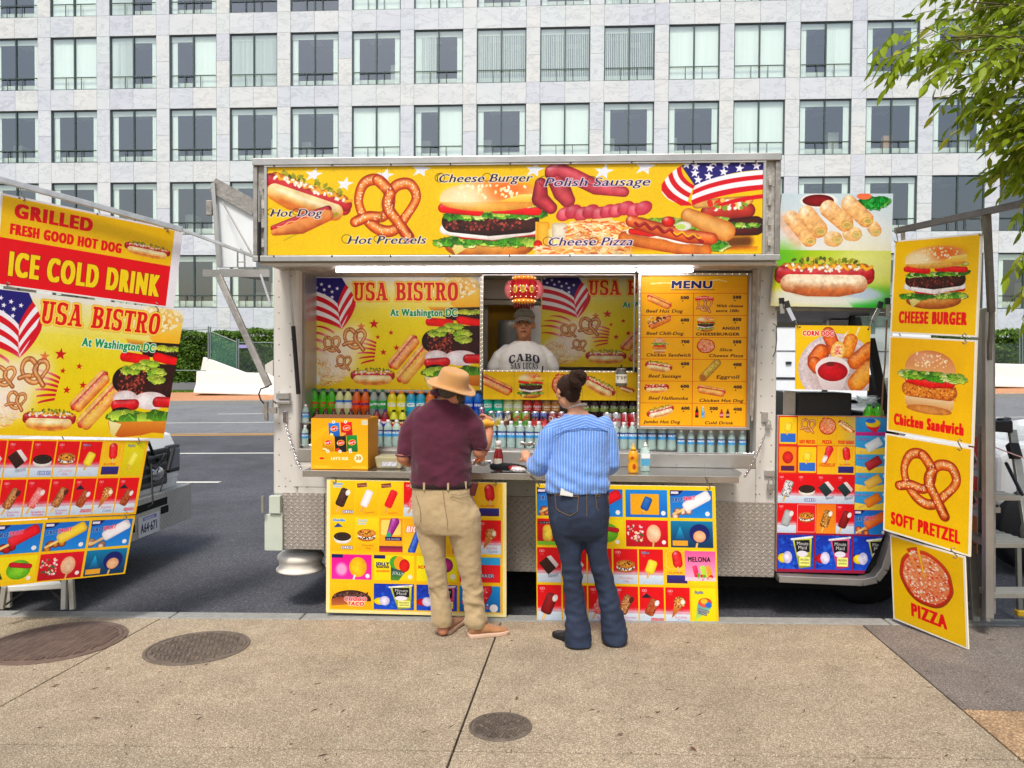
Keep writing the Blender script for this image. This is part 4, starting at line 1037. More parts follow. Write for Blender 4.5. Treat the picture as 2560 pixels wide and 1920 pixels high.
        c={'r':('e02434','a00e1c'),'y':('f4cc4c','c8982a'),'w':('f8f2f4','d0c4cc'),'o':('e8783a','b84a1c')}[kind[3]]
        im.rect(x0,y0,x1,y1,'1c6cb8','2a86cc');im.poly([(x0,y0),(x0+w*.32,y0),(x0+w*.2,y0+h*.17),(x0,y0+h*.2)],'1a2060');im.rrect(x0+w*.02,y0+h*.04,x0+w*.2,y0+h*.13,2,'e0d8e8')
        for i in range(5):im.ell(x0+w*rs.uniform(.05,.45),y0+h*rs.uniform(.72,.95),w*.09,h*.12,{'r':'b01028','y':'c88a3a','w':'e8d4c8','o':'e0905a'}[kind[3]],edge='5a2018' if kind[3]!='w' else '6a3a24')
        im.tube([(x0+w*.08,y0+h*.86),(x0+w*.35,y0+h*.66)],h*.05,'e8c088','b8884c')
        im.rrect(x0+w*.28,y0+h*.2,x0+w*.98,y0+h*.58,h*.12,c[0],rot=-.5,edge=c[1],hl=.3)
        im.text('FROZ',x0+w*.05,y0+h*.44,h*.15,'14307a',sh=.2,bold=h*.008,out='cfe0f4',ow=h*.012,rot=-.12,sx=.85);im.text('FRUIT',x0+w*.31,y0+h*.38,h*.14,'d81c3c',sh=.2,bold=h*.006,out='f4d0dc',ow=h*.012,rot=-.12,sx=.8)
        im.ell(x0+w*.88,y0+h*.84,w*.055,w*.055,'f2e8e4')
    elif kind=='plain_orange':im.rect(x0,y0,x1,y1,'2a86cc','1c6cb8');im.rrect(x0+w*.12,y0+h*.15,x1-w*.2,y1-h*.1,4,'f0a41c',a=.95);d_bar(im,cx,cy,w*.2,h*.5,.4,'2a6cb0','16407a',bite=False);im.ell(x0+w*.9,y0+h*.84,w*.055,w*.055,'f2e8e4')
    elif kind=='plain_red':im.rect(x0,y0,x1,y1,'d01a34','a81028');im.spots([(x0+w*rs.uniform(.05,.4),y0+h*rs.uniform(.2,.8))for _ in range(50)],S*.02,S*.05,['e8d8a0','f0a8b8','3a6a3a','f4e4e0']);im.ell(x0+w*.66,cy,w*.17,h*.34,'f0c8a8',edge='e0a080');im.tube([(x0+w*.66,y0+h*.8),(x0+w*.64,y1)],h*.035,'e8c088','b8884c');im.ell(x0+w*.9,y0+h*.82,w*.05,w*.05,'f2e8e4')
    elif kind=='plain_teal':im.rect(x0,y0,x1,y1,'0c7ca0','123a5a');im.ell(x0+w*.68,cy-h*.03,w*.24,h*.36,'1c2a6a');im.ell(x0+w*.68,cy+h*.08,w*.15,h*.22,'f0bc98',edge='d89870');im.tube([(x0+w*.62,y0+h*.85),(x0+w*.6,y1)],h*.04,'e8c088','b8884c');im.poly([(x0+w*.1,y0+h*.7),(x0+w*.22,y0+h*.2),(x0+w*.34,y0+h*.7)],'30b0d8','105a80');im.rect(x0+w*.04,y0+h*.74,x0+w*.4,y0+h*.94,'e0a040')
    elif kind=='plain_green':bgy('ecd61e','e6b818');im.ell(x0+w*.62,cy,w*.26,h*.36,'8ac43a',edge='5a9a24');im.tube([(x0+w*.45,y0+h*.3),(x0+w*.85,y0+h*.4)],h*.09,'c8203a','8a1028');im.poly([(x0+w*.05,y0+h*.8),(x0+w*.16,y0+h*.3),(x0+w*.3,y0+h*.8)],'3a6a24','204018');im.ell(x0+w*.86,y0+h*.84,w*.05,w*.05,'f2e8e4')
    elif kind=='plain_min':im.rect(x0,y0,x1,y1,'c81424','a01020');im.rect(x0,y1-h*.14,x1,y1,'7ab43a');im.tube([(x0+w*.25,y0+h*.42),(x0+w*.25,y0+h*.7)],w*.12,'f0cc5a','c89a3a');im.rect(x0+w*.04,y0+h*.1,x0+w*.45,y0+h*.2,'1c1c24');im.text('BLUE BUNNY',x0+w*.06,y0+h*.18,h*.06,'f4f4f4',fit=w*.36)
    elif kind=='pink':im.rect(x0,y0,x1,y1,'e01c8a','f03ca0');im.rect(x0,y0,x0+w*.28,y0+h*.14,'1a2060');im.ell(x0+w*.66,cy,w*.22,h*.4,'f2c430',edge='d89a18');im.tube([(x0+w*.58,y0+h*.85),(x0+w*.55,y1)],h*.04,'f4e0d0','d8b8a8');im.ell(x0+w*.25,cy+h*.1,w*.14,h*.25,'f0a0c8',soft=.4);im.ell(x0+w*.9,y0+h*.85,w*.055,w*.055,'f6e8ec')
    elif kind=='jolly':bgy('f0d41a','ecc818');im.rect(x0,y0,x0+w*.28,y0+h*.14,'1a2060');im.text('JOLLY',x0+w*.06,y0+h*.42,h*.13,'1c3a7a',bold=h*.015,sx=.85);im.text('RANCHER',x0+w*.07,y0+h*.52,h*.08,'2c2c3a',sx=.8,bold=h*.01);im.text('RAINBOW',x0+w*.07,y0+h*.68,h*.08,'e06a1a',sx=.8,bold=h*.01);im.poly([(x0+w*.42,y0+h*.38),(x0+w*.85,y0+h*.5),(x0+w*.62,y1),(x0+w*.42,y1)],'2c3a6a','5a8a3a');im.ell(x0+w*.55,y0+h*.28,w*.16,h*.26,'4a9a3a');im.ell(x0+w*.64,y0+h*.3,w*.14,h*.28,'f09a2a');im.ell(x0+w*.76,y0+h*.4,w*.13,h*.26,'d82a24',edge='a81a18');im.text('JOLLY',x0+w*.46,y0+h*.74,h*.12,'f4f4fa',rot=.15);im.ell(x0+w*.9,y0+h*.85,w*.055,w*.055,'f6ecd8')
    elif kind=='screw':bgy('f0e41a','ecd818');im.text('SCREW',x0+w*.03,y0+h*.5,h*.12,'c83a1a',sh=.2,bold=h*.01);im.ell(x0+w*.7,y0+h*.35,w*.2,h*.3,'c8308a',edge='6a1a60');im.ell(x0+w*.9,y0+h*.8,w*.07,w*.07,'f6ecd8')
    elif kind=='bomb_r':im.rect(x0,y0,x1,y1,'c81a28','d8303a');im.rect(x0,y0,x1,y0+h*.3,'3a9ad0');im.ell(x0+w*.3,cy,w*.3,h*.36,'e0242c',edge='a81018');im.text('JAWBREAKER',x0+w*.05,y0+h*.8,h*.14,'ffffff',out='1c2060',ow=h*.02,fit=w*.8)
    elif kind=='taco':bgy('ecb414','e8a010');im.ell(cx,cy+h*.14,w*.49,h*.36,'5a3a34',edge='2c1a18',pw=5);im.rect(x0,cy+h*.2,x1,y1,'ecb414' if False else 'e8a41a');im.spots([(cx+rs.uniform(-.42,.42)*w,cy+rs.uniform(-.12,.14)*h)for _ in range(90)],S*.02,S*.05,['4a302c','6a4a44','2c1c1a','7a5a50']);im.poly([(x0,cy+h*.12),(x0+w*.3,cy+h*.05),(x0+w*.42,cy+h*.34),(x0,cy+h*.4)],'8a4a30','b0704a');im.text('CHOCO',x0+w*.32,cy+h*.2,h*.15,'d81424',out='ffffff',ow=h*.02,bold=h*.012,sh=.15);im.text('TACO',x0+w*.4,cy+h*.38,h*.15,'d81424',out='ffffff',ow=h*.02,bold=h*.012,sh=.15)
    elif kind in('mm_y','mm_p'):
        im.rect(x0,y0,x1,y1,'143a98','1c54b8');im.spots([(x0+w*rs.rand(),y0+h*rs.rand())for _ in range(60)],S*.02,S*.07,['1a58c0','0f2c80','2c74d0'],a=.6)
        im.ell(x0+w*.16,y0+h*.68,w*.16,h*.14,'f0d82a' if kind=='mm_y' else 'c81c34',edge='c8a81a' if kind=='mm_y' else '8a1020');im.ell(x0+w*.27,y0+h*.66,w*.13,h*.18,'e4e0f4',edge='b8b0dc')
        c=('c8cc5a','8a8c3a')if kind=='mm_y' else('d86a8a','a8345a')
        im.poly([(x0+w*.4,y0+h*.12),(x0+w*.94,y0+h*.06),(x0+w*.92,y0+h*.93),(x0+w*.6,y1-h*.02)],c[0],c[1]);im.tube([(x0+w*.38,y0+h*.13),(x0+w*.95,y0+h*.05)],h*.03,'f0f0f4','b8b8c8')
        im.poly([(x0+w*.46,y0+h*.16),(x0+w*.88,y0+h*.14),(x0+w*.88,y0+h*.5),(x0+w*.52,y0+h*.5)],'16161c');im.text('Minute',x0+w*.52,y0+h*.3,h*.11,'f4f4f4',fit=w*.33);im.text('Maid',x0+w*.56,y0+h*.42,h*.11,'f4f4f4',fit=w*.25)
        im.ell(x0+w*.68,y0+h*.55,w*.15,h*.09,'e6e0f0');im.rrect(x0+w*.6,y0+h*.64,x0+w*.9,y0+h*.9,3,'ecec8a');im.text('FROZEN',x0+w*.63,y0+h*.75,h*.06,'3a3a1a',fit=w*.24);im.text('LEMONADE',x0+w*.63,y0+h*.84,h*.05,'3a3a1a',fit=w*.24)
    elif kind=='berry':im.rect(x0,y0,x1,y1,'2a8ac4','1c6aa8');im.tube([(x0+w*.3,y1),(x0+w*.6,y0+h*.15)],w*.2,'d84050','a01828');im.spots([(x0+w*rs.uniform(.1,.7),y0+h*rs.uniform(.1,.9))for _ in range(40)],S*.03,S*.06,['f0c0c0','b01828','e86a70']);im.ell(x0+w*.84,y0+h*.85,w*.1,w*.1,'f2e8e4')
    elif kind=='melona':im.rect(x0,y0,x1,y1,'f0649c','f8b8cc');im.text('MELONA',x0+w*.1,y0+h*.36,h*.17,'141414',bold=h*.008,sx=.8,fit=w*.74);
    if kind=='melona':
        for c,xx in(('e83a6a',.35),('a8d84a',.6),('f09a3a',.78)):im.rrect(x0+w*(xx-.08),y0+h*.48,x0+w*(xx+.08),y0+h*.88,w*.04,c,rot=-.25,hl=.3)
        im.spots([(x0+w*rs.uniform(.1,.95),y0+h*rs.uniform(.78,.95))for _ in range(14)],S*.03,S*.07,['d82a3a','5aa83a','f0b03a'])
        im.rect(x0,y0+h*.88,x1,y1,'f4d8e0',a=.6)
    elif kind=='icecup':im.rect(x0,y0,x1,y1,'4aa0d8','2a80c0');im.poly([(x0+w*.3,cy),(x0+w*.75,cy-h*.1),(x0+w*.6,y1-h*.1)],'d83a4a','c8204a');im.ell(x0+w*.52,y0+h*.32,w*.22,h*.22,'f4c830');im.ell(x0+w*.45,y0+h*.2,w*.15,h*.12,'3a6ac8');im.rect(x0,y1-h*.2,x1,y1,'c8307a','a03a90')
    elif kind in('fruitw','fruitr','fruity','fruito'):
        im.rect(x0,y0,x1,y1,'4aa0d4','3a90c8');im.poly([(x0,y0+h*.6),(x0+w*.5,y0+h*.75),(x1,y0+h*.55),(x1,y1),(x0,y1)],'f0cc5a','e8c04a')
        c={'fruitw':('e8eef4','c0d0dc'),'fruitr':('b0343c','7a1c28'),'fruity':('f6c060','d89a3a'),'fruito':('f08a2a','c8641a')}[kind]
        im.text('Fruttare',x0+w*.05,y0+h*.25,h*.14,'e8e4f4',out='2a3a8a',ow=h*.02,fit=w*.35);im.rrect(x0+w*.3,y0+h*.22,x0+w*.8,y0+h*.72,h*.08,c[0],rot=-.55,edge=c[1],hl=.25);im.ell(x0+w*.9,y0+h*.15,w*.06,w*.06,'e8f0f8');im.tube([(x0+w*.15,y0+h*.88),(x0+w*.32,y0+h*.72)],h*.04,'e8c088','b8884c')
    elif kind=='pz':im.rect(x0,y0,x1,y1,'e8b018','e0a814');d_pizza(im,cx,y0+h*.34,w*.44);im.text('PIZZA',cx,y1-h*.06,h*.12,'d01a1a',al='c',fit=w*.5,bold=h*.008)
    elif kind=='prz':im.rect(x0,y0,x1,y1,'e8b018','e0a814');d_pretzel(im,cx,y0+h*.34,w*.8,pale=True);im.text('SOFT PRETZEL',cx,y1-h*.06,h*.12,'d01a1a',al='c',fit=w*.8,bold=h*.006)
    elif kind=='psg':im.rect(x0,y0,x1,y1,'e8b018','c8b07a',horiz=True);d_hotdog(im,cx,y0+h*.34,w*1.05,.6,'relish');im.text('POLISH SAUSAGE',cx,y1-h*.06,h*.12,'d01a1a',al='c',fit=w*.9,bold=h*.006)
    elif kind=='brd1':im.rect(x0,y0,x1,y1,'c83a24');im.rrect(x0+w*.05,y0+h*.04,x1-w*.05,y1-h*.04,w*.06,'f0c020');im.rect(x0+w*.1,y0+h*.6,x1-w*.1,y0+h*.9,'3a70c0');d_bar(im,cx,y0+h*.38,w*.4,h*.32,.15,'f0d850','c8a030',bite=False)
    elif kind=='brd2':im.rect(x0,y0,x1,y1,'c83a24');im.rrect(x0+w*.05,y0+h*.04,x1-w*.05,y1-h*.04,w*.06,'f08a20');im.ell(cx,y0+h*.42,w*.28,h*.22,'d83a34',edge='a01c20');im.rect(x0+w*.15,y0+h*.72,x1-w*.15,y0+h*.9,'5a2a50')
    im.clip=None
# ------------------------------------------------------------------ the signs' artwork
Yl='e2b100'
def art_marquee():
    im=Im(155,112,4063,818,1500,'dcb400');k=1
    for x,y,r in((530,172,62),(785,250,60),(1110,185,62),(1400,140,66),(2300,150,66),(2840,170,66),(3160,135,70)):im.star(x,y,r,'dfe2ec',sx=1.25,shear=-.25,rot=.1)
    d_hotdog(im,480,330,760,.33,'relish','b8641c','f0d9a8')
    im.tube([(290,700),(720,490)],[4,14],'9a9a1c','8a8a14',a=.7)
    im.tube([(200,600),(430,520),(650,450)],[22,32,30],'b01c28','6a0c18',hl=.3);im.tube([(210,635),(430,590),(650,500)],[26,58,46],'d9925a','9a4a1c',low=1,off=(-.1,-.6));im.tube([(235,590+5*math.sin(0))]+[(250+i*18,588-i*6.6+7*math.sin(i))for i in range(22)],5,'f0b48a','d88a5a')
    d_pretzel(im,1110,448,560,.0)
    im.poly([(1080,120),(1086,120),(1082,400),(1078,700),(1085,815),(1079,815),(1070,400)],'b8a040',a=.5)
    d_burger(im,1945,530,860,vy=.72)
    im.rect(2310,112,4063,818,'d9ad00',a=0)
    rs=im.rs
    im.tube([(2350,260),(2345,380),(2430,450)],[48,66,50],'a83a44','5a1420',hl=.25);im.tube([(2440,180),(2520,330),(2560,390)],[60,75,60],'b04a50','6a1c28',hl=.25)
    im.tube([(2430,165),(2480,140),(2600,200),(2780,290),(3000,330)],[50,50,60,60,40],'b8505a','7a202c',hl=.3)
    for i in range(10):im.ell(2540+i*68,500-(i%2)*18-(i>5)*25,72,52,['d06a74','c05060'][i%2],rot=-.5,edge='9a2c3c',hl=.25)
    im.rect(2310,560,2560,818,'e8b840','e0a050');im.rrect(2320,560,2420,790,18,'e8b048',edge='c88a2a');im.rrect(2410,610,2510,790,22,'f0dc9a',edge='d8bc78');im.rrect(2440,570,2560,700,22,'e6dcc8',edge='b8a890')
    im.ell(2330,740,34,34,'d8301c',edge='901408')
    im.poly([(2580,560),(2900,530),(3010,640),(3080,818),(2310,818),(2310,770),(2560,770)],'e8c88a','e0b070')
    for i in range(620):
        x=rs.uniform(2320,3040);lo=560 if x>2560 else 760;y=rs.uniform(lo,815);a_=rs.uniform(-.6,.6);l=rs.uniform(12,34)
        im.tube([(x-l*math.cos(a_),y-l*math.sin(a_)),(x+l*math.cos(a_),y+l*math.sin(a_))],rs.uniform(4,9),['fbf2da','f3e2b4','e8b878','d0663a','e0904a','f7e9c8','c8502c'][rs.randint(7)],'d9a468',a=.85)
    im.rect(3060,760,4030,805,'c87830','d9ad00');im.tube([(3500,745),(3950,720)],45,'4a2418','6a3018',soft=.5,a=.8)
    im.tube([(3650,500),(3950,480)],60,'a83a2c','6a1c18',hl=.2);im.tube([(3700,620),(4010,600)],[60,75],'5a2018','38100c');lettuce(im,3690,4020,590,44);im.tube([(3560,430),(3960,400)],34,'d8a868','9a6a38');im.spots([(rs.uniform(3650,4000),rs.uniform(400,470))for _ in range(34)],12,22,['f0ece0','e0c070','7a9a3a','c83a2c'])
    lettuce(im,3080,3760,560,90,('8fc04a','b8d86a','6aa03a','d0e08a'));im.tube([(3500,520),(3780,640)],[60,80],'d8a060','a8642c',hl=.2);lettuce(im,3620,3780,740,80)
    im.tube([(3010,690),(3300,740),(3620,790)],[52,58,62],'c87a3c','8a4018',grain=.1);im.tube([(3040,640),(3330,680),(3600,730)],[22,28,22],'f0e8d8','d0c0a8');im.ell(3420,710,110,24,'f2f2ee',rot=.2)
    im.tube([(3060,640),(3200,660),(3330,640)],24,'d82a1c','a0140c')
    im.tube([(3060,560),(3250,620),(3500,680),(3680,700)],[46,54,56,46],'d06a30','8a2c14',hl=.45)
    im.tube([(3090+i*14,575+i*3.6+16*math.sin(i*.9))for i in range(38)],12,'9a1c1c','6a0c10',hl=.3);im.tube([(3390+i*12,650+i*2+13*math.sin(i*.9))for i in range(18)],8,'f0b030','d08a18')
    im.ell(3345,565,52,42,'d82a1c',edge='8a0c0a',hl=.5);im.ell(3460,600,62,36,'f2f0ea',edge='c8c8b8');im.ell(3440,605,40,20,'b0c86a')
    def sw(P,c):im.poly(P,c)
    def cv(p0,p1,p2,n=18):return[tuple((1-t)**2*a+2*t*(1-t)*b+t*t*c for a,b,c in zip(p0,p1,p2))for t in np.linspace(0,1,n)]
    apex=(3520,445)
    sw([(3490,112)]+[(4063,112),(4063,165)]+cv((4063,168),(3800,170),(3545,285))+[(3440,130)],'2a226c')
    ys=[168,205,240,282,320]
    st=[(3545,285),(3535,320),(3525,360),(3520,400),(3530,440)]
    for i,c in enumerate(('eeecf2','c01028','eeecf2','c01028')):sw(cv((4063,ys[i]),(3720,ys[i]+22),st[i])+cv((4063,ys[i+1]),(3740,ys[i+1]+28),st[i+1])[::-1],c)
    sw(cv((4063,356),(3880,372),(3700,440))+[(3760,445)]+cv((3760,445),(3900,405),(4063,388)),'c01028')
    q=[(3440,130),(3405,150),(3372,175),(3340,205),(3312,240),(3290,275),(3290,320)]
    bs_=[(3545,285),(3530,310),(3515,345),(3500,380),(3490,410),(3470,430),(3440,430)]
    cc=('c01028','eeecf2')*3
    for i in range(6):
        a=cv(q[i],((q[i][0]+bs_[i][0])/2-60,(q[i][1]+bs_[i][1])/2+20),bs_[i]);b=cv(q[i+1],((q[i+1][0]+bs_[i+1][0])/2-60,(q[i+1][1]+bs_[i+1][1])/2+20),bs_[i+1]);sw(a+b[::-1],cc[i])
    sw([(3290,275),(3290,320),(3340,380),(3440,440),(3530,440),(3500,412),(3400,400),(3330,330)],'c01028')
    for x,y in((3480,120),(3550,135),(3660,150),(3780,122),(3690,105),(3545,188),(3650,212),(3570,240),(3765,180),(3885,155),(3910,100),(4015,136),(4040,85)):im.star(x,y,38,'f0eef6',rot=.1)
    ed=dict(sh=.36,thin=3.2,serif=4.5,out='f4e8ee',ow=7,bold=1.5)
    im.tube([(1532,235),(1528,190),(1560,168)],2.5,'1a1420','1a1420')
    im.text('Cheese Burger',1530,243,68,'14101c',fit=745,**ed);im.text('Polish Sausage',2370,282,70,'241c4c',fit=830,**ed)
    im.text('Hot Dog',168,508,64,'14101c',fit=425,**ed);im.text('Hot Pretzels',800,730,66,'14101c',fit=640,**ed);im.text('Cheese Pizza',2400,750,68,'241c4c',fit=670,**ed)
    for x,y,w in((800,690,40),(1050,690,30),(1550,205,40),(1925,205,36),(2380,240,46),(2750,240,40),(2410,715,40),(2770,715,34),(180,470,30),(390,470,30)):im.ell(x,y,w,w*.9,'14101c',line=3)
    return im
def art_bistro():
    im=Im(345,95,1735,968,1000,'e8c414')
    im.rect(345,95,1735,968,'e9e4d6','e4c000')
    im.rect(345,330,1735,968,'e2cc30','e2b400',a=.8);im.ell(900,330,700,260,'e8e0a0',a=.75,soft=.8);im.rect(345,96,1735,130,'e6e4ea',a=.6)
    im.ell(1100,620,560,300,'e0c400',soft=.9,a=.7)
    d_usflag(im,355,100)
    im.ell(500,800,150,120,'f2e4c0',soft=.4);rs=im.rs
    for i in range(480):
        t=rs.uniform(0,6.3);q=rs.rand()**.5;x,y=520+190*q*math.cos(t),830+110*q*math.sin(t);a_=rs.uniform(.6,2.2)if y<850 else rs.uniform(-.6,.6);l=rs.uniform(6,18)
        im.tube([(x-l*math.cos(a_),y-l*math.sin(a_)),(x+l*math.cos(a_),y+l*math.sin(a_))],rs.uniform(2,4),['fbf2da','f3e2b4','e8b878','d0763a','e0a04a','f7e9c8'][rs.randint(6)],'e0b078',a=.85)
    im.ell(370,850,46,56,'c81c1c',edge='7a0c10');im.ell(380,850,20,26,'2a1410');im.ell(450,890,40,34,'f4ead0')
    for x,y in((580,620),(755,580),(670,760)):im.ell(x,y,125,120,'fbe8dc',soft=.6,a=.75)
    d_pretzel(im,580,622,150,-.15,True);d_pretzel(im,757,580,195,-.05,True);d_pretzel(im,672,762,130,.0,True)
    for x,y,r in((912,458,40),(942,560,20),(1045,525,22),(1088,642,26),(986,678,27),(812,478,34)):im.star(x,y,r,'b8121c',a=1 if x>850 else .45)
    d_dogtop(im,1140,675,300,-.88,'ketchup');d_dogtop(im,1222,762,350,-.88);im.ell(1240,850,160,60,'f4e070',soft=.7,a=.4)
    d_hotdog(im,902,860,350,.0)
    rs=im.rs
    im.ell(1560,190,190,110,'e8a448',edge='f0dca8',hl=.3);im.spots([(rs.uniform(1430,1700),rs.uniform(110,250))for _ in range(60)],7,11,['fff0c8','fbe0a0'],asp=1.6);im.poly([(1735,180),(1735,350),(1540,330),(1500,300),(1660,230)],'f8d070','f0a828')
    im.poly([(1330,320),(1735,340),(1735,400),(1400,400)],'f0b848','5a2c1c');im.tube([(1510,380),(1735,375)],50,'3c1e18','24100e')
    lettuce(im,1440,1735,360,40,('c7d24a','a8c040','dce08a'))
    im.tube([(1345,440),(1500,450)],32,'e81818','b00c10');im.tube([(1580,425),(1735,450)],30,'e81818','b00c10')
    im.tube([(1370,590),(1560,640),(1735,610)],[85,100,90],'40201c','201010',grain=.1);im.spots([(rs.uniform(1330,1520),rs.uniform(530,680))for _ in range(160)],3,8,['9a4a3c','7a382c','b05c4c','4a2018'])
    im.rect(1540,470,1735,560,'3a1c18')
    for x,y in((1400,520),(1460,490),(1530,470),(1600,520),(1600,570)):lettuce(im,x-30,x+40,y,50,('a8c848','c8d860','7aa83a'))
    im.ell(1400,715,90,55,'f0e8e8',edge='d0b8b8');im.ell(1590,720,130,60,'f4eeee',edge='d8c0c0');im.tube([(1340,760),(1470,750)],36,'d81c24','8a0c14',hl=.4);im.tube([(1640,725),(1735,725)],36,'d01c24','8a0c14',hl=.3)
    im.ell(1390,810,80,40,'241814');lettuce(im,1310,1735,820,95,('8fbc3a','b8d858','5a8a2a','6aa038'))
    im.poly([(1300,870),(1735,850),(1735,935),(1640,930),(1560,950),(1400,968),(1330,940)],'d8903c','b8601c');im.poly([(1305,860),(1400,880),(1360,968),(1330,940)],'f0e4b0','e0c880')
    im.slab('USA BISTRO',752,275,138,812,'d01820',out='f4d060',ow=10,out2='e0a040',ow2=4)
    im.text('At Washington DC',1042,396,56,'0a8a50',fit=520,bold=3,out='f2f4ee',ow=5)
    return im
def art_menu():
    im=Im(100,68,925,1248,820,'f0a80c')
    im.rect(100,68,925,160,'efb42c','eda40e')
    for x0,y,x1 in((180,128,420),(640,105,760)):im.tube([(x0,y),((x0+x1)/2,y-8),(x1,y+6)],5,'fdf4d8','f4d890',a=.8,soft=.8)
    im.text('MENU',335,165,58,'1c2060',fit=325,bold=5,out='f4e8d0',ow=4,sh=.05,shadow=('f4ead8',4));im.rect(335,174,670,178,'2c2050')
    ln='c02a10'
    for y in(203,376,549,720,893,1066):im.rect(104,y-1.5,921,y+1.5,ln)
    im.rect(506,203,510,1240,ln);im.rect(102,70,105,1244,ln);im.rect(919,70,922,1244,ln);im.rect(102,1241,922,1244,ln)
    T=lambda s_,x,y,fit,h=26:im.text(s_,x,y,h,'34141c',fit=fit,sh=.28,bold=1.2,thin=1.0,serif=1.6)
    def price(s_,x,y):im.text(s_,x,y,24,'1c1430',fit=66,bold=2.4,serif=1.5);im.ell(x+16,y+13,5.5,5.5,'1c1430')
    P=[('Beef Hot Dog',140,355,285,410,250,'500'),('Beef Chili-Dog',145,530,288,413,425,'600'),('Chicken Sandwich',147,700,345,418,595,'700'),('Beef Sausage',165,866,255,418,768,'600'),('Beef Halfsmoke',168,1040,308,418,945,'600'),('Jumbo Hot Dog',135,1227,280,425,1118,'600')]
    for s_,x,y,f,px,py,p in P:T(s_,x,y,f);price(p,px,py)
    for s_,x,y,f,h in(('With cheese',683,312,205,22),('extra 100c',680,350,180,22),('Slice',712,656,98,24),('Cheese Pizza',630,702,265,24),('Eggroll',688,870,180,28),('Chicken Hot Dog',560,1055,338,26),('Cold Drink',604,1230,220,24)):T(s_,x,y,f,h)
    im.text('ANGUS',732,487,22,'34141c',fit=135,bold=1.5,serif=2.2);im.text('CHEESEBURGER',530,533,22,'34141c',fit=335,bold=1.5,serif=2.2)
    for p,x,y in(('500',810,246),('800',814,420),('500',816,594),('400',820,772),('400',824,948),('300',642,1118),('400',826,1122)):price(p,x,y)
    d_dogtop(im,246,264,190,.42);d_dogtop(im,250,425,175,-.45,'mustard');im.spots([(160+im.rs.uniform(0,140),430-im.rs.uniform(-10,40))for _ in range(50)],4,9,['7a3418','d8c8a0','5a2010','c89050']);im.tube([(190,468),(320,412)],15,'e08a48','b05a20',low=1)
    d_burger(im,250,612,130,'chick');d_hotdog(im,246,775,215,.14,'relish','d8904a');d_hotdog(im,232,945,195,-.05,'ketchup','e08a48');im.spots([(150+im.rs.uniform(0,150),935+im.rs.uniform(-14,14))for _ in range(30)],4,7,['f0dcd0','c83a2a']);d_hotdog(im,262,1130,220,-.28,'relish','d8a468','f4e0c0')
    d_pretzel(im,592,296,125,0,True);im.poly([(520,235),(592,222),(665,235),(662,262),(592,248),(524,262)],'c8201c');im.text('SUPERPRETZEL',592,244,13,'f8e0d0',al='c',fit=135,bold=.8)
    d_burger(im,604,442,140,vy=.85);d_pizza(im,608,616,70,True,56)
    im.tube([(590,862),(695,748)],31,'c8a848','8a6a24',hl=.2);im.spots([(590+t*100+im.rs.uniform(-15,15),862-t*112+im.rs.uniform(-15,15))for t in im.rs.rand(50)],3,7,['a88a34','dcc068']);im.ell(590,862,28,20,'a86a34',rot=.8)
    d_dogtop(im,655,962,205,.17,'mustard')
    def btl(x,y,h,c,lab,cap):im.rrect(x-13,y-h*.62,x+13,y,4,c,edge=C_(c)*.6);im.tube([(x,y-h*.6),(x,y-h*.85)],[11,5],c,C_(c)*.7);im.rect(x-5,y-h,x+5,y-h*.87,cap);im.rect(x-12,y-h*.45,x+12,y-h*.2,lab)
    btl(545,1178,88,'38141c','c82030','9a1c20');btl(592,1180,92,'a0c8dc','5a9ad0','e8ecf0');btl(735,1178,66,'c8182c','e89aa0','a81020');btl(782,1178,70,'5a2018','c8a080','8a3020')
    return im
def art_grilled():
    im=Im(0,0,1330,820,760,'e6b30a')
    im.rect(0,0,1330,820,'e9e4ec');im.rect(14,20,1262,808,'e8b40c','ecb60c');im.rect(14,392,1262,808,'d20a1c')
    im.text('GRILLED',100,195,128,'d20a14',fit=545,bold=9);im.text('FRESH GOOD HOT DOG',80,350,96,'d20a14',fit=790,bold=6)
    im.text('ICE COLD DRINK',90,725,225,'f0c81a',fit=1110,bold=11,out='7a1010',ow=5)
    d_hotdog(im,1065,262,370,.02)
    for x in(120,660,1180):im.ell(x,12,8,8,'8a8a90',edge='3a3a40')
    return im
def art_square(kind):
    im=Im(0,0,700,800,420,'f6f0e4');im.rect(14,14,686,786,'f2b80c','f4bc0c')
    if kind=='burger':d_burger(im,350,325,540);im.text('CHEESE BURGER',350,710,100,'d8101a',al='c',fit=550,bold=6)
    if kind=='chick':im.rect(14,14,686,786,'f2b410','f4b810');d_burger(im,350,345,540,'chick');im.text('Chicken Sandwich',350,735,92,'d8101a',al='c',fit=570,bold=6)
    if kind=='pretzel':im.rect(14,14,686,786,'e8b40c','ecba0c');d_pretzel(im,355,330,500,.1);im.text('SOFT PRETZEL',350,730,100,'d8101a',al='c',fit=560,bold=6)
    if kind=='pizza':im.rect(14,14,686,786,'edb80c','f0bc10');d_pizza(im,340,310,255,True,250);im.text('PIZZA',360,700,120,'d8101a',al='c',fit=340,bold=8)
    im.grain(.02)
    return im
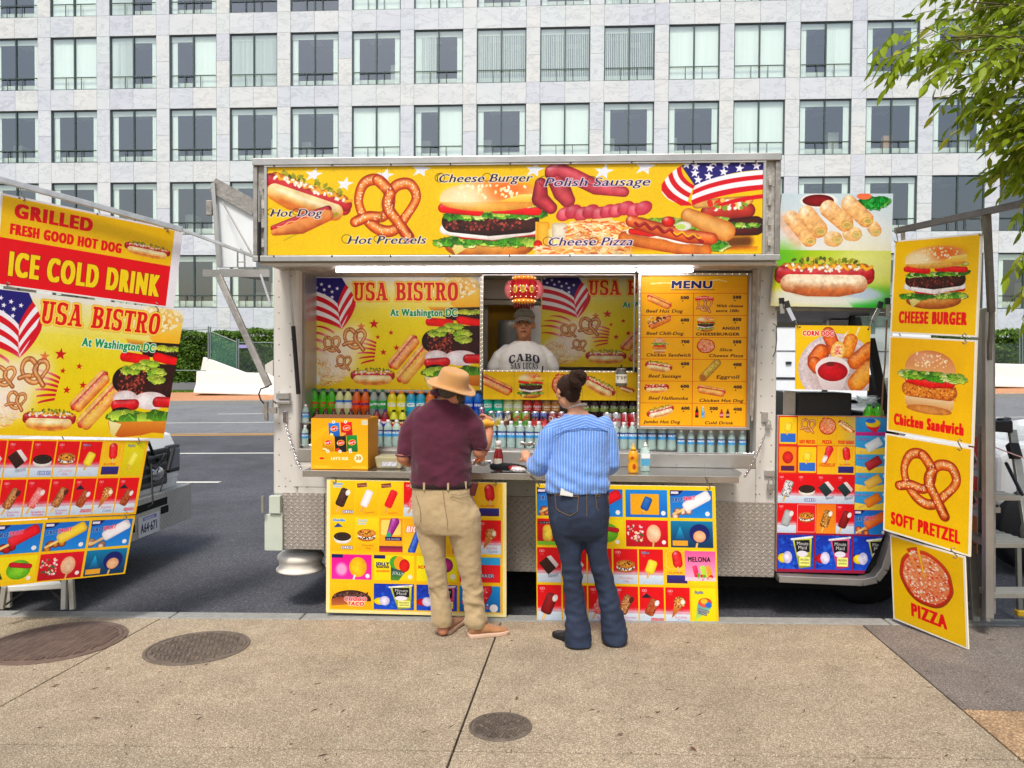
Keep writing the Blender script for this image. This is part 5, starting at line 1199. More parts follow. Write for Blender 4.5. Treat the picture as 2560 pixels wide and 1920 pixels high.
def art_eggroll():
    im=Im(140,75,1030,945,620,'d8e2ea')
    im.rect(140,75,1030,510,'c3d6e2','dcdfe0');im.ell(560,400,420,190,'e6e8ea',soft=.4,a=.8)
    im.ell(440,130,150,60,'e8ece8');im.ell(435,128,125,46,'8a1420',edge='5a0a14');lettuce(im,780,960,130,90,('3aa04a','1c8a3a','6ac060','2a7a34'));im.ell(800,95,60,25,'e87a5a');im.tube([(165,280),(300,440)],60,'e8a078','f0d0b8',soft=.5,a=.5)
    def roll(a,b,r,c='f0a468',e='c87a3c'):
        im.tube([a,b],r,'f7d2a8',e,low=1,hl=.35,off=(-.3,-.4));im.tube([((a[0]*.6+b[0]*.4),(a[1]*.6+b[1]*.4)),b],r*.6,'f0b070','e8a868',soft=.6,a=.6)
        d=Vector((b[0]-a[0],b[1]-a[1])).normalized();im.ell(b[0]+d.x*r*.35,b[1]+d.y*r*.35,r*.75,r*.5,'e8d09a',edge='c8964c',rot=.1);im.ell(b[0]+d.x*r*.35,b[1]+d.y*r*.35,r*.4,r*.24,'b8a060')
    roll((880,330),(900,355),48);roll((230,260),(390,430),55,e='d07a40');roll((350,230),(460,350),66);roll((560,420),(590,425),58);roll((700,380),(740,385),55);roll((520,190),(660,300),66);roll((680,150),(820,270),62)
    im.rect(140,510,1030,945,'8fb81c','b0c020',horiz=True);im.ell(870,620,330,200,'e0dcb0',soft=.8,a=.7);im.ell(900,900,300,100,'2a9a3a',soft=.7,a=.9);im.ell(180,880,220,110,'e8d020',soft=.8,a=.9);im.ell(150,560,160,100,'60b02a',soft=.8,a=.8);im.ell(520,860,440,70,'d6dade',soft=.4,a=.9);im.ell(800,830,160,45,'aebdd0',soft=.3,a=.9,rot=.1)
    d_hotdog(im,527,700,770,0,'relish','9a5028','f2dcc0')
    im.poly([(140,890),(700,880),(760,945),(140,945)],'d8d6cc',a=.75,soft=6);im.grain(.015)
    return im
def art_corndog():
    im=Im(455,375,1435,1230,440,'e2b60a')
    im.ell(1000,950,510,470,'d8ccd0',edge='c0b4bc',pw=6);im.ell(1000,960,460,420,'b8a8a8',edge='d4c8cc',pw=5)
    def cd(a,b,r,m='e08a34',e='9c4414'):im.tube([a,b],r,m,e,hl=.25,off=(-.2,-.4),grain=.03)
    im.tube([(1240,510),(1285,400)],14,'e8d8b0','c8b080');im.tube([(1070,560),(1140,440)],8,'e8d8b0','c8b080')
    cd((720,830),(790,730),110,'d8702c','8a3814');cd((740,930),(700,880),90,'d8702c','8a3814')
    cd((1180,570),(1130,720),90,'e8983c','b05a20');cd((1240,850),(1435,680),100,'dc7c30','9a4418');cd((1270,1130),(1435,940),120,'ec9a40','b05c20')
    im.ell(1330,1060,80,110,'f0b050',soft=.7,a=.5)
    cd((880,480),(980,700),88,'d8703a','9a4020');im.ell(1010,710,92,130,'f4e0a0',edge='e0a850',rot=.25);im.spots([(1015+im.rs.uniform(-45,45),710+im.rs.uniform(-80,70))for _ in range(60)],7,15,['e87a70','f0a898','d85a50','f4d8b0'])
    im.poly([(720,950),(1170,950),(1100,1180),(1060,1230),(820,1230),(780,1150)],'e8dedf','cdbfc2');im.ell(945,955,228,168,'e4dadb');im.ell(948,985,200,130,'c00a24',edge='8c0618',hl=.12);im.ell(930,1000,90,50,'a00820',line=6,a=.6);im.ell(915,885,60,30,'5a2820',a=.8)
    im.text('CORN DOG',545,512,64,'c8101c',fit=415,bold=4,out='f6ecec',ow=7)
    im.ell(505,400,12,12,'3a3a3a');im.ell(1402,418,12,12,'3a3a3a')
    return im
def art_left_ice():
    im=Im(-330,385,1030,930,640,'eab81c')
    xs=[-325,-145,0,150,315,480,660,830,1015];im.rect(-330,385,1030,930,'ecb414','e8a818')
    kinds=['choc_r','giantw_r','giant_r','oreo_r','cookie_r','spop_r','plainpop_o','spop_g']
    w=1340/8
    for i in range(8):tile(im,-322+i*w,397,-322+(i+1)*w-10,645,kinds[i])
    k2=['choc_r','silver_r','straw_r','straw_r','eclair_r','krunch_r','sundae_r','krunch_r']
    k2[2]='eclair_r'
    for i in range(8):tile(im,-322+i*w,660,-322+(i+1)*w-10,915,k2[i])
    return im
def art_left_ice2():
    im=Im(-330,910,940,1360,640,'ecb414');w=1270/4
    for i,kd in enumerate(('frzo','frzr','frzy','frzw')):tile(im,-326+i*w,935,-326+(i+1)*w-18,1140,kd)
    for i,kd in enumerate(('plain_min','plain_green','plain_red','plain_teal')):tile(im,-326+i*w,1160,-326+(i+1)*w-18,1350,kd)
    return im
def art_mid_ice():
    im=Im(585,195,2080,1318,900,'edc23a');im.rect(585,195,2080,1318,'f0dca0');im.rect(615,200,2050,1290,'eabc1a','eab01a')
    w=203;K=['choc_y','white_y','red_y','straw_r','spop_g','rocket','plainpop_o'];K2=['oreo_y','cookie_y','pop_y','bomb_y','fruitred_y','pop_y','sundae_r']
    for i in range(7):tile(im,622+i*w,205,622+(i+1)*w-8,490,K[i]);tile(im,622+i*w,510,622+(i+1)*w-8,795,K2[i])
    w=355
    for i,kd in enumerate(('pink','jolly','screw','bomb_r')):tile(im,630+i*w,822,630+(i+1)*w-20,1032,kd)
    for i,kd in enumerate(('taco','mm_y','mm_p','berry')):tile(im,630+i*w,1062,630+(i+1)*w-20,1280,kd)
    return im
def art_right_ice():
    im=Im(298,208,1712,1300,900,'ecc028');im.rect(298,208,1712,1300,'ecc41a','eab81c')
    w=350
    for i,kd in enumerate(('frzo','frzr','plain_orange','frzw')):tile(im,308+i*w,240,308+(i+1)*w-22,455,kd)
    for i,kd in enumerate(('plain_min','plain_green','plain_red','plain_teal')):tile(im,308+i*w,478,308+(i+1)*w-22,685,kd)
    w=200
    for i,kd in enumerate(('giant_r','giant_r','oreo_r','cookie_r','spop_r','plainpop_o','snow_g')):tile(im,306+i*w,705,306+(i+1)*w-12,980,kd)
    for i,kd in enumerate(('choc_r','silver_r','straw_r','eclair_r','krunch_r','sundae_r','snow_g')):tile(im,306+i*w,1000,306+(i+1)*w-12,1285,kd)
    tile(im,1462,712,1700,945,'melona')
    return im
def art_cab_ice():
    im=Im(90,200,755,1160,560,'d8c8b8');im.rect(90,200,755,1160,'c03a2c')
    X=[92,208,328,446,556]
    for i,kd in enumerate(('brd1','prz','pz','psg')):tile(im,X[i],202,X[i+1],380,kd)
    for i,kd in enumerate(('brd2','brd1','rocket','plainpop_o')):tile(im,X[i],383,X[i+1],555,kd)
    for i,kd in enumerate(('crumb_r','oreo_r','giantw_r','giantw_r')):tile(im,X[i],558,X[i+1],735,kd)
    for i,kd in enumerate(('silver_r','cookie2','eclair_o','choc_r')):tile(im,X[i],738,X[i+1],918,kd)
    for i,kd in enumerate(('icecup','fruitw','fruitr','fruity','fruito')):tile(im,557,205+i*113,755,318+i*113,kd)
    tile(im,557,772,755,930,'frzo')
    im.rect(90,920,755,1160,'8a1c44')
    for i,kd in enumerate(('mm_y','mm_p','mm_y')):tile(im,98+i*228,930,98+(i+1)*228-10,1140,kd)
    return im
def art_strip():
    im=Im(85,825,1255,1030,620,'e8b80c')
    d_dogtop(im,190,920,240,.42,'ketchup');d_burger(im,448,925,195);d_pizza(im,690,920,80);d_hotdog(im,975,925,260,.45,'relish','d8904a');d_hotdog(im,1180,945,120,.3,'ketchup')
    for x in(323,582,845,1105):im.rect(x-1.5,825,x+1.5,1030,'b8900a')
    return im
def art_chips():
    im=Im(425,1190,862,1578,440,'eda30a')
    im.poly([(425,1230),(862,1330),(862,1578),(425,1500)],'f0aa12',a=.5);im.poly([(425,1300),(600,1240),(425,1400)],'f4b424',a=.6)
    def bag(x0,y0,x1,y1,c,d):
        im.poly([(x0,y0),(x0+12,y0+6),(x1-8,y0),(x1,y1-4),(x1-12,y1),(x0+6,y1-5)],c,C_(c)*.75);cx,cy=(x0+x1)/2,(y0+y1)/2-8
        im.ell(cx,cy,30,22,'f0c030',rot=-.2);im.ell(cx,cy,26,18,'d82030',rot=-.2);im.text("Lay's",cx,cy+7,15,'ffffff',al='c',rot=-.2,bold=1);im.spots([(x0+15+im.rs.rand()*20,y1-22+im.rs.rand()*12)for _ in range(6)],6,10,[d])
    bag(558,1222,648,1330,'2a80d8','f0d890');bag(652,1215,745,1325,'d82030','e8a050');bag(508,1320,606,1445,'e8a818','f4dca0');bag(696,1315,785,1445,'1c8a44','e8d8a0');bag(605,1322,700,1447,'24242a','c84a2a')
    for x,y in((598,1218),(690,1216),(555,1442),(648,1442),(728,1442)):im.ell(x,y,12,12,'f6eee0');im.ell(x,y,5,5,'9a9080')
    im.ell(508,1497,24,14,'f4c030');im.ell(508,1497,20,10,'d83a24');im.text("LAY'S MIX",580,1508,22,'fbe8b8',fit=132,bold=2);im.ell(790,1494,33,33,'f6e6b8');im.text('30',790,1506,28,'a8873c',al='c',bold=2)
    for y in(1555,1563):im.rect(445,y,560,y+3,'f6c860');im.rect(740,y,850,y+3,'f6c860')
    im.rect(815,1203,858,1237,'e8e0c8');[im.rect(820+i*9,1206,823+i*9,1234,'8a8a84')for i in range(4)]
    return im
def art_label(bg,txt,tc,w=220,h=110,sub=None,wave=None,ang=0,bold=3):
    im=Im(0,0,w*2,h,w*2,bg)
    for o in(0,w):
        if wave:im.poly([(o,h*.55),(o+w*.5,h*.35),(o+w,h*.6),(o+w,h),(o,h)],wave)
        im.text(txt,o+w/2,h*.58,h*.34,tc,al='c',fit=w*.72,bold=bold,rot=ang)
        if sub:im.text(sub,o+w/2,h*.88,h*.2,tc,al='c',fit=w*.5,bold=1)
    return im
# ------------------------------------------------------------------ food truck
def plate_mat(name,c,ax='XZ',s=34.,rough=.42,metal=.75):
    m,N,L,b=raw(name);tc=N.new('ShaderNodeTexCoord');sp=N.new('ShaderNodeSeparateXYZ');L.new(tc.outputs['Object'],sp.inputs[0])
    def M(op,a,b_=None,c_=None):
        n=N.new('ShaderNodeMath');n.operation=op
        for i,v in enumerate((a,b_,c_)):
            if v is None:continue
            if hasattr(v,'is_output'):L.new(v,n.inputs[i])
            else:n.inputs[i].default_value=v
        return n.outputs[0]
    u0=sp.outputs[ax[0]];v0=sp.outputs[ax[1]]
    u=M('MULTIPLY',M('ADD',u0,v0),.7071*s);v=M('MULTIPLY',M('SUBTRACT',u0,v0),.7071*s)
    fu,fv=M('FLOOR',u),M('FLOOR',v);pu=M('SUBTRACT',M('SUBTRACT',u,fu),.5);pv=M('SUBTRACT',M('SUBTRACT',v,fv),.5)
    par=M('FLOORED_MODULO',M('ADD',fu,fv),2.)
    A=M('ADD',M('MULTIPLY',pu,par),M('MULTIPLY',pv,M('SUBTRACT',1.,par)));B=M('ADD',M('MULTIPLY',pv,par),M('MULTIPLY',pu,M('SUBTRACT',1.,par)))
    d=M('ADD',M('POWER',M('ABSOLUTE',M('DIVIDE',A,.46)),2.),M('POWER',M('ABSOLUTE',M('DIVIDE',B,.15)),2.))
    hgt=M('MAXIMUM',M('SUBTRACT',1.,d),0.)
    bp=N.new('ShaderNodeBump');bp.inputs['Strength'].default_value=1.;bp.inputs['Distance'].default_value=.0045;L.new(hgt,bp.inputs['Height']);L.new(bp.outputs[0],b.inputs['Normal'])
    n=nse(N,L,tc.outputs['Object'],2.5,6,.7);r=ramp(N,[(.3,tuple(x*.72 for x in c)),(.7,c)]);L.new(n.outputs[0],r.inputs[0])
    wear=mixc(N,L,M('MULTIPLY',M('MINIMUM',hgt,1.),.55),r.outputs[0],tuple(min(1,x*1.5)for x in c));L.new(wear,b.inputs['Base Color'])
    b.inputs['Metallic'].default_value=metal;b.inputs['Roughness'].default_value=rough
    return m
M_white=mat('weathered_white_panel',hx('c9c6bf'),.5,var=.13,vs=2.2,bump=.15,bs=8,detail=8,stretch=(1,1,.35))
M_alu=mat('brushed_aluminium',hx('b4b2ae'),.36,.8,var=.18,vs=3,bump=.1,bs=30,detail=7)
M_alud=mat('dull_aluminium',hx('96928c'),.5,.6,var=.3,vs=9,bump=.35,bs=40,detail=8)
M_steel=mat('stainless_steel',hx('bcbab6'),.22,.95,var=.1,vs=3,detail=6)
M_black=mat('black_rubber',hx('17171a'),.6,var=.3,vs=20)
M_blackp=mat('black_plastic',hx('1a1a1d'),.4,var=.2,vs=20)
M_under=mat('underbody',hx('141414'),.9,var=.3,vs=6)
M_chrome=mat('chrome',hx('c8c8ca'),.12,1.)
M_rust=mat('scratched_white_metal',hx('a8a49c'),.55,.3,var=.4,vs=16,bump=.4,bs=50,detail=9)
M_beige=mat('beige_interior_panel',hx('bdb5a4'),.6,var=.08,vs=3)
M_yellow=mat('yellow_painted_wall',hx('c8980e'),.6,var=.08,vs=3)
M_diamond=plate_mat('diamond_plate',hx('b4aca3'),'XZ',30,.45,.45)
M_cream=mat('cream_edge',hx('efe6c8'),.6)
M_yedge=mat('yellow_board_edge',hx('e6b61a'),.5)
M_wire=mat('black_cable',hx('1b1b1b'),.6)
M_rope=mat('brown_rope',hx('8a6a4c'),.9)
M_brass=mat('galvanised_wire',hx('8a8478'),.4,.8)
M_led=mat('led_tube',(1,1,1),.5,emis=(1.0,.93,.98),es=13.)
M_bulb=mat('fairy_light_bulb',(1,.9,.7),.5,emis=(1.0,.78,.45),es=1.3)
M_mint=mat('mint_painted_metal',hx('bcc4b6'),.5,var=.08,vs=4)
def X_(px,py,Y):return at(px,py,Y).x
def Z_(px,py,Y):return at(px,py,Y).z
def pbox(g,xa,ya,xb,yb,Y0,Y1):
    xm,ym=(xa+xb)/2,(ya+yb)/2
    g.bb((X_(xa,ym,Y0),Y0,Z_(xm,yb,Y0)),(X_(xb,ym,Y0),Y1,Z_(xm,ya,Y0)));return g
YW=5.42
truck=empty('food_truck',(-.2,6.4,gz(-.2,6.4)),'white and aluminium food truck with a yellow food marquee over its open hatch','food truck')
TX0,TX1=X_(681,900,YW),X_(1942,900,YW);ox0,ox1=X_(745,900,YW),X_(1893,900,YW)
ZT,ZC=2.50,.985
g=Geo();g.bb((TX0,YW,.72),(ox0,YW+.12,ZT));g.build('corner_post',M_white,truck,bevel=.03,seg=3)
g=Geo();g.bb((ox1,YW,.72),(TX1,YW+.12,ZT));g.build('corner_post',M_white,truck,bevel=.008)
g=Geo();g.bb((ox0+.002,YW,.72),(ox1-.002,YW+.06,ZC-.002));g.build('lower_wall',M_white,truck)
g=Geo();g.bb((ox0+.002,YW-.004,ZC),(ox1-.002,YW+.05,1.085));g.build('sill_panel',M_alu,truck,bevel=.004)
g=Geo()
zd=.755
g.bb((TX0+.08,YW-.012,.33),(-1.72,YW+.04,zd));g.bb((-1.716,YW-.012,.2),(.42,YW+.04,zd));g.bb((.424,YW-.012,.2),(TX1,YW+.04,zd-.012))
g.build('diamond_plate_skirt',M_diamond,truck,bevel=.003)
g=Geo();g.bb((TX0,YW+.13,ZT),(TX1,7.55,ZT+.1));g.build('roof',M_alud,truck)
g=Geo();g.bb((TX0,7.5,.3),(TX1,7.55,ZT-.002));g.bb((TX0,YW+.121,.3),(TX0+.04,7.498,ZT-.002));g.bb((TX1-.04,YW+.121,.3),(TX1,7.498,ZT-.002));g.build('rear_wall',M_white,truck)
g=Geo();g.bb((TX0+.05,YW+.13,.42),(TX1-.05,7.49,.46));g.build('floor',M_alud,truck)
g=Geo();g.bb((-1.62,YW+.25,.05),(2.75,7.3,.41));g.build('chassis_shade_box',M_under,truck)  # black chassis box lowered almost to the road, standing in for shade beneath
def wheel(parent,c,r,w,rim=M_alud,dish=True):
    g=Geo();pr=[(r*.55,-w/2),(r*.9,-w/2),(r,-w*.35),(r,w*.35),(r*.9,w/2),(r*.55,w/2)];g.lathe(pr,c,32,'y');t=g.build('tyre',M_black,parent)
    g=Geo();g.lathe([(.0,-w*.1),(r*.2,-w*.12),(r*.3,-w*.02),(r*.5,-w*.05),(r*.56,-w*.45),(r*.56,w*.4),(0,w*.4)],c,24,'y');g.build('rim',rim,t)
    return t
for x in(-1.05,.95):wheel(truck,(x,5.78,.36+gz(x,5.8)),.36,.24)
for x in(-1.05,.95):wheel(truck,(x,7.2,.36+gz(x,7)),.36,.24)
g=Geo()
def rivet(x,z,Y=YW,r=.006):g.ball((x,Y,z),(r,r*.5,r),6,4)
for k in range(14):
    z=.8+k*.118
    rivet(TX0+.05,z);rivet(TX0+.135+.01*(k%2),z+.04);rivet(TX1-.03,z);rivet(ox1+.03,z)
for k in range(22):rivet(TX0+.1+k*.165,.8,r=.007);rivet(TX0+.1+k*.165,.86,r=.005)
for k in range(16):rivet(ox0+.2+k*.2,1.0,YW-.004);rivet(ox0+.15+k*.2,1.075,YW-.004)
g.build('rivets',M_alud,truck,kind='stuff')
g=Geo();g.bb((TX0+.16,YW-.004,.80),(ox0+.35,YW,.96));g.build('patch_panel',M_white,truck,bevel=.002)
g=Geo();pbox(g,661,1286,706,1377,5.38,5.41);g.build('bumper_plate',M_mint,truck,bevel=.004)
g=Geo();pbox(g,672,1240,700,1284,5.36,5.41);g.build('hinge_leaf',M_mint,truck,bevel=.004);g=Geo()
a,b2=at(657,1240,5.35),at(657,1282,5.35);g.cyl(a,b2,.014);g.build('hinge_pin',M_alu,truck)
g=Geo();c=at(752,1395,5.62)
g.lathe([(.0,.02),(.15,.02),(.172,.0),(.178,-.02),(.165,-.035),(.16,-.075),(.172,-.095),(.185,-.105),(.18,-.118),(.0,-.115)],(c.x,c.y,c.z+.03),40);g.build('steel_rim',mat('cream_steel',hx('e4dccf'),.55,.0,var=.1,vs=6),truck)
g=Geo();pbox(g,690,982,722,998,5.38,5.42);pbox(g,688,1002,724,1010,5.37,5.42);g.build('latch_plate',M_alu,truck,bevel=.003)
g=Geo();g.tube([at(690,1008,5.36),at(682,1000,5.34),at(681,1018,5.34),at(672,1022,5.34)],.008);pbox(g,655,1018,690,1034,5.33,5.36);pbox(g,660,1004,668,1052,5.32,5.35);g.build('door_latch',M_alud,truck,bevel=.002)
g=Geo();g.tube([at(666,1015,5.33),at(652,1000,5.33),at(647,985,5.33),at(652,972,5.34),at(672,966,5.36)],.006);g.build('cable',M_wire,truck)
g=Geo();pbox(g,707,1028,716,1058,5.39,5.415);g.build('chain_hook',M_chrome,truck,bevel=.003)
def chain(name,a,b,sag=.03,n=22,parent=truck,r=.0035):
    g=Geo();a,b=Vector(a),Vector(b);pts=[]
    for i in range(n+1):
        t=i/n;p=a.lerp(b,t);p.z-=sag*4*t*(1-t);pts.append(p)
    for i in range(n):
        p,q=pts[i],pts[i+1];d=(q-p);u,w=ortho(d);s=u if i%2 else w;L_=d.length*.65;dn=d.normalized();m=(p+q)/2
        loop=[m+dn*L_*math.cos(t)+s*r*2.1*math.sin(t)for t in[k*math.pi/4 for k in range(9)]];g.tube(loop,r,5,cap=False)
    return g.build(name,M_chrome,parent)
chain('chain',at(714,1060,5.38),at(752,1172,5.08),.02)
chain('chain',at(1912,1088,5.38),at(1862,1192,5.06),.02)
def padlock(px,py,Y,s=1.,parent=truck):
    p=at(px,py,Y);g=Geo();g.box(p,(.042*s,.02,.038*s));g.tube([p+Vector((-.014*s,0,.019*s)),p+Vector((-.014*s,0,.04*s)),p+Vector((0,0,.052*s)),p+Vector((.014*s,0,.04*s)),p+Vector((.014*s,0,.019*s))],.004*s,6);return g.build('padlock',M_alud,parent,bevel=.002)
padlock(1921,1066,5.39,.9);padlock(1927,1218,5.38,1.2)
g=Geo();pbox(g,1905,1030,1920,1056,5.4,5.42);pbox(g,1912,1176,1938,1192,5.4,5.42);g.build('hasp',M_alu,truck,bevel=.003)
g=Geo();g.cyl(at(722,666,5.3),at(733,820,5.33),.009);g.mi=1;g.cyl(at(733,815,5.33),at(746,985,5.38),.016);g.build('gas_strut',[M_alu,M_blackp],truck)
g=Geo();g.cyl(at(1902,668,5.3),at(1880,1052,5.4),.008);g.bar(at(1886,672,5.38),at(1878,1040,5.41),.02,.02);g.build('gas_strut',M_rust,truck)
YM=4.92;mx0,mx1=X_(633,520,YM),X_(1951,520,YM);mz1=Z_(1290,394,YM);mz0=Z_(1290,650,YM)
hatch=Geo();hatch.bb((mx0,YM+.012,mz0),(mx1,YW+.35,mz1));hatch=hatch.build('hatch',M_rust,truck,bevel=.006)
ax0,ax1,az1,az0=X_(669,520,YM),X_(1906,520,YM),Z_(1290,413,YM),Z_(1290,636,YM)
g=Geo();g.bb((mx0,YM-.018,az1+.012),(mx1,YM+.01,mz1+.01));g.build('top_rail',M_alu,hatch,bevel=.004)
g=Geo();g.bb((mx0,YM-.018,mz0-.008),(mx1,YM+.01,az0-.006));g.build('bottom_rail',M_alu,hatch,bevel=.004)
g=Geo();g.bb((ax0-.02,YM-.012,az0-.004),(ax0-.001,YM+.01,az1+.01));g.bb((ax1+.001,YM-.012,az0-.004),(ax1+.02,YM+.01,az1+.01));g.bb((ax0-.02,YM-.014,az1+.0),(ax1+.02,YM+.01,az1+.011));g.build('sign_trim',M_alu,hatch,bevel=.002)
for a,b2 in((mx0,mx0+.03),(mx1-.035,mx1)):g=Geo();g.bb((a,YM-.005,az0-.003),(b2,YM+.011,az1+.01));g.build('side_rail',M_alud,hatch,bevel=.004)
g=Geo();g.cyl((mx0+.045,YM-.01,az0+.03),(mx0+.045,YM-.01,az1-.15),.006);g.mi=1;g.cyl((mx0+.047,YM-.012,az0-.05),(mx0+.047,YM-.012,az0+.22),.01);g.build('gas_strut',[M_alu,M_blackp],truck)
for x0 in(mx0+.06,mx1-.08):
    for k in range(4):g=Geo();g.bb((x0,YM-.012,az0+.05+k*.13),(x0+.022,YM-.004,az0+.11+k*.13));g.build('lock_plate',M_rust,hatch,bevel=.003)
g=Geo()
for k in range(9):
    for z in(az1+.008,az0-.012):g.ball((ax0+.05+k*(ax1-ax0-.1)/8,YM-.02,z),(.006,.004,.006),6,4)
g.build('screws',M_blackp,hatch,kind='stuff')
def printed(name,q,m,parent,t=.012,edge=None,**kw):
    """a board: quad q = TL, TR, BR, BL (world), printed on its front, with real thickness"""
    q=[Vector(p)for p in q];n=(q[2]-q[0]).cross(q[3]-q[1]).normalized();c=sum(q,Vector())/4
    q=[p-n*(p-c).dot(n)for p in q]
    if n.dot(CAM-q[0])<0:n=-n
    g=Geo();c=sum(q,Vector())/4
    g.slab([p-n*.001 for p in q],n,t);e=g.build('panel',edge or M_cream,parent)
    me=bpy.data.meshes.new('printed_face');o_=origin(parent)
    NX,NY=8,8;V=[];U=[]
    for j in range(NY+1):
        for i in range(NX+1):
            u,v=i/NX,j/NY;p=(q[0]*(1-u)+q[1]*u)*(1-v)+(q[3]*(1-u)+q[2]*u)*v;V.append(tuple(p-o_+n*.0005));U.append((u,1-v))
    F=[(j*(NX+1)+i,(j+1)*(NX+1)+i,(j+1)*(NX+1)+i+1,j*(NX+1)+i+1)for j in range(NY)for i in range(NX)]
    me.from_pydata(V,[],F);uv=me.uv_layers.new(name='UVMap')
    for l in me.loops:uv.data[l.index].uv=U[l.vertex_index]
    me.materials.append(m);o=bpy.data.objects.new(name,me);COL.objects.link(o);o.parent=parent
    return o
I_marq=print_mat('marquee_print',art_marquee(),ripple=.35)
printed('marquee_print',[(ax0,YM,az1),(ax1,YM,az1),(ax1,YM,az0),(ax0,YM,az0)],I_marq,hatch)
g=Geo();g.hexa([(mx0+.04,YM+.02,mz0-.03),(mx1-.02,YM+.02,mz0-.03),(mx1-.02,YM+.02,mz0-.009),(mx0+.04,YM+.02,mz0-.009),(TX0+.05,YW-.005,2.436),(TX1,YW-.005,2.436),(TX1,YW-.005,2.46),(TX0+.05,YW-.005,2.46)])
g.build('hatch_soffit',M_white,truck,bevel=.003)
cx0,cx1=X_(757,1172,5.0),X_(1866,1186,5.0)
g=Geo();g.prism([(cx0,5.0,ZC-.012),(cx1-.05,5.0,ZC-.012),(cx1+.02,5.2,ZC-.012),(cx1+.02,YW-.006,ZC-.012),(cx0,YW-.006,ZC-.012)],(0,0,.01))
g.bb((cx0,4.992,ZC-.045),(cx1-.05,4.999,ZC-.001));g.build('serving_counter',M_steel,truck,bevel=.002)
for x in(cx0+.1,-.4,.3,cx1-.15):g=Geo();g.bar((x,5.15,ZC-.02),(x,YW,ZC-.12),.02,.004);g.build('counter_bracket',M_alud,truck)
zl=Z_(1290,676,5.3);lx=[X_(p,676,5.3)for p in(840,960,1590,1592,1733)]
led=Geo();led.bb((lx[0],5.29,zl+.012),(lx[-1],5.33,zl+.02));led=led.build('light_housing',M_alud,truck)
for a,b2 in((lx[0],lx[1]-.004),(lx[1]+.004,lx[2]-.004),(lx[3]+.004,lx[4])):
    g=Geo();g.bb((a,5.285,zl-.011),(b2,5.315,zl+.011));g.build('led_tube',M_led,led,bevel=.006)
def pquad(xa,ya,xb,yb,Y,sk=0):
    x0,x1=X_(xa,(ya+yb)/2,Y),X_(xb,(ya+yb)/2,Y);z1,z0=Z_((xa+xb)/2,ya,Y),Z_((xa+xb)/2,yb,Y)
    return[(x0,Y,z1),(x1,Y,z1),(x1,Y,z0),(x0,Y,z0)]
g=Geo();g.bb((ox0+.01,YW+.125,2.465),(ox1-.01,7.2,2.48));g.build('ceiling',M_beige,truck)
g=Geo();g.bb((X_(1206,800,7.3),7.3,.5),(TX1-.1,7.32,2.46));g.build('back_partition',M_beige,truck)
g=Geo();pbox(g,1160,660,1420,748,6.45,6.5);pbox(g,1160,750,1420,762,6.42,6.46);g.build('cupboard',M_beige,truck,bevel=.004)
g=Geo();pbox(g,1200,764,1330,1000,6.75,6.8);g.build('yellow_wall',M_yellow,truck)
for a,b2,y in((1208,1219,6.6),(1325,1352,6.3)):g=Geo();pbox(g,a,764,b2,1000,y,y+.04);g.build('door_frame',M_alu,truck)
g=Geo();c=at(1277,870,6.55);g.lathe([(0,.24),(.115,.24),(.118,.22),(.118,.17),(.112,.165),(.112,-.3),(0,-.3)],c,28);g.cyl(c+Vector((.07,-.13,.08)),c+Vector((.07,-.13,-.2)),.006);g.box(c+Vector((.07,-.13,.04)),(.03,.02,.02))
g.build('boiler',mat('satin_steel',hx('c4c4c0'),.35,.35,var=.1,vs=3),None,loc=c,label='tall stainless steel coffee boiler behind the vendor',cat='boiler')
def frame(xa,ya,xb,yb,Y,w=.022,d=.03,m=M_alu):
    q=pquad(xa,ya,xb,yb,Y);x0,x1,z1,z0=q[0][0],q[1][0],q[0][2],q[2][2];g=Geo()
    g.bb((x0-w,Y-d,z0-w),(x0,Y,z1+w));g.bb((x1,Y-d,z0-w),(x1+w,Y,z1+w));g.bb((x0+.001,Y-d+.001,z1),(x1-.001,Y,z1+w));g.bb((x0+.001,Y-d+.001,z0-w),(x1-.001,Y,z0))
    return g.build('window_frame',m,truck,bevel=.003),(x0,x1,z0,z1)
bulbs=[]
def lights(x0,x1,z0,z1,Y,sides='tlbr',step=.036):
    def run(a,b):
        n=int((Vector(b)-Vector(a)).length/step)
        for i in range(n):bulbs.append(Vector(a).lerp(Vector(b),(i+.5)/n))
    if 'l' in sides:run((x0,Y,z0),(x0,Y,z1))
    if 'r' in sides:run((x1,Y,z0),(x1,Y,z1))
    if 't' in sides:run((x0,Y,z1),(x1,Y,z1))
    if 'b' in sides:run((x0,Y,z0),(x1,Y,z0))
_,L1=frame(754,692,1200,975,5.82);_,L2=frame(1600,690,1868,1066,5.5,.02)
_,L3=frame(1209,690,1583,926,5.62,.012)
lights(L1[0]-.011,L1[1]+.011,L1[2],L1[3]+.011,5.785,'tlr');lights(L2[0]-.01,L2[1]+.01,L2[2]-.01,L2[3]+.01,5.465,'lt',.05);lights(L3[0]-.006,L3[1]+.006,L3[2]-.006,L3[3],5.585,'lb',.034)
g=Geo()
for p in bulbs:g.ball(p,.0032,6,4)
sl=empty('string_lights',(L1[0],5.78,1.6),'string of tiny warm white lights round the window frames','string lights')
g.build('bulbs',M_bulb,sl,kind='stuff')
g=Geo()
for a,b2 in zip(bulbs,bulbs[1:]):
    if(a-b2).length<.08:g.tube([a+Vector((0,.004,0)),b2+Vector((0,.004,0))],.0018,4,cap=False)
g.build('wire',M_cream,sl)
M_bis=print_mat('bistro_print',art_bistro(),ripple=.2)
def sign(name,q,m,label,cat='sign',group=None,t=.012,edge=None,parts=None):
    q=[Vector(p)for p in q];c=(q[2]+q[3])/2
    r=empty(name,c,label,cat,group);printed('printed_face',q,m,r,t,edge);return r
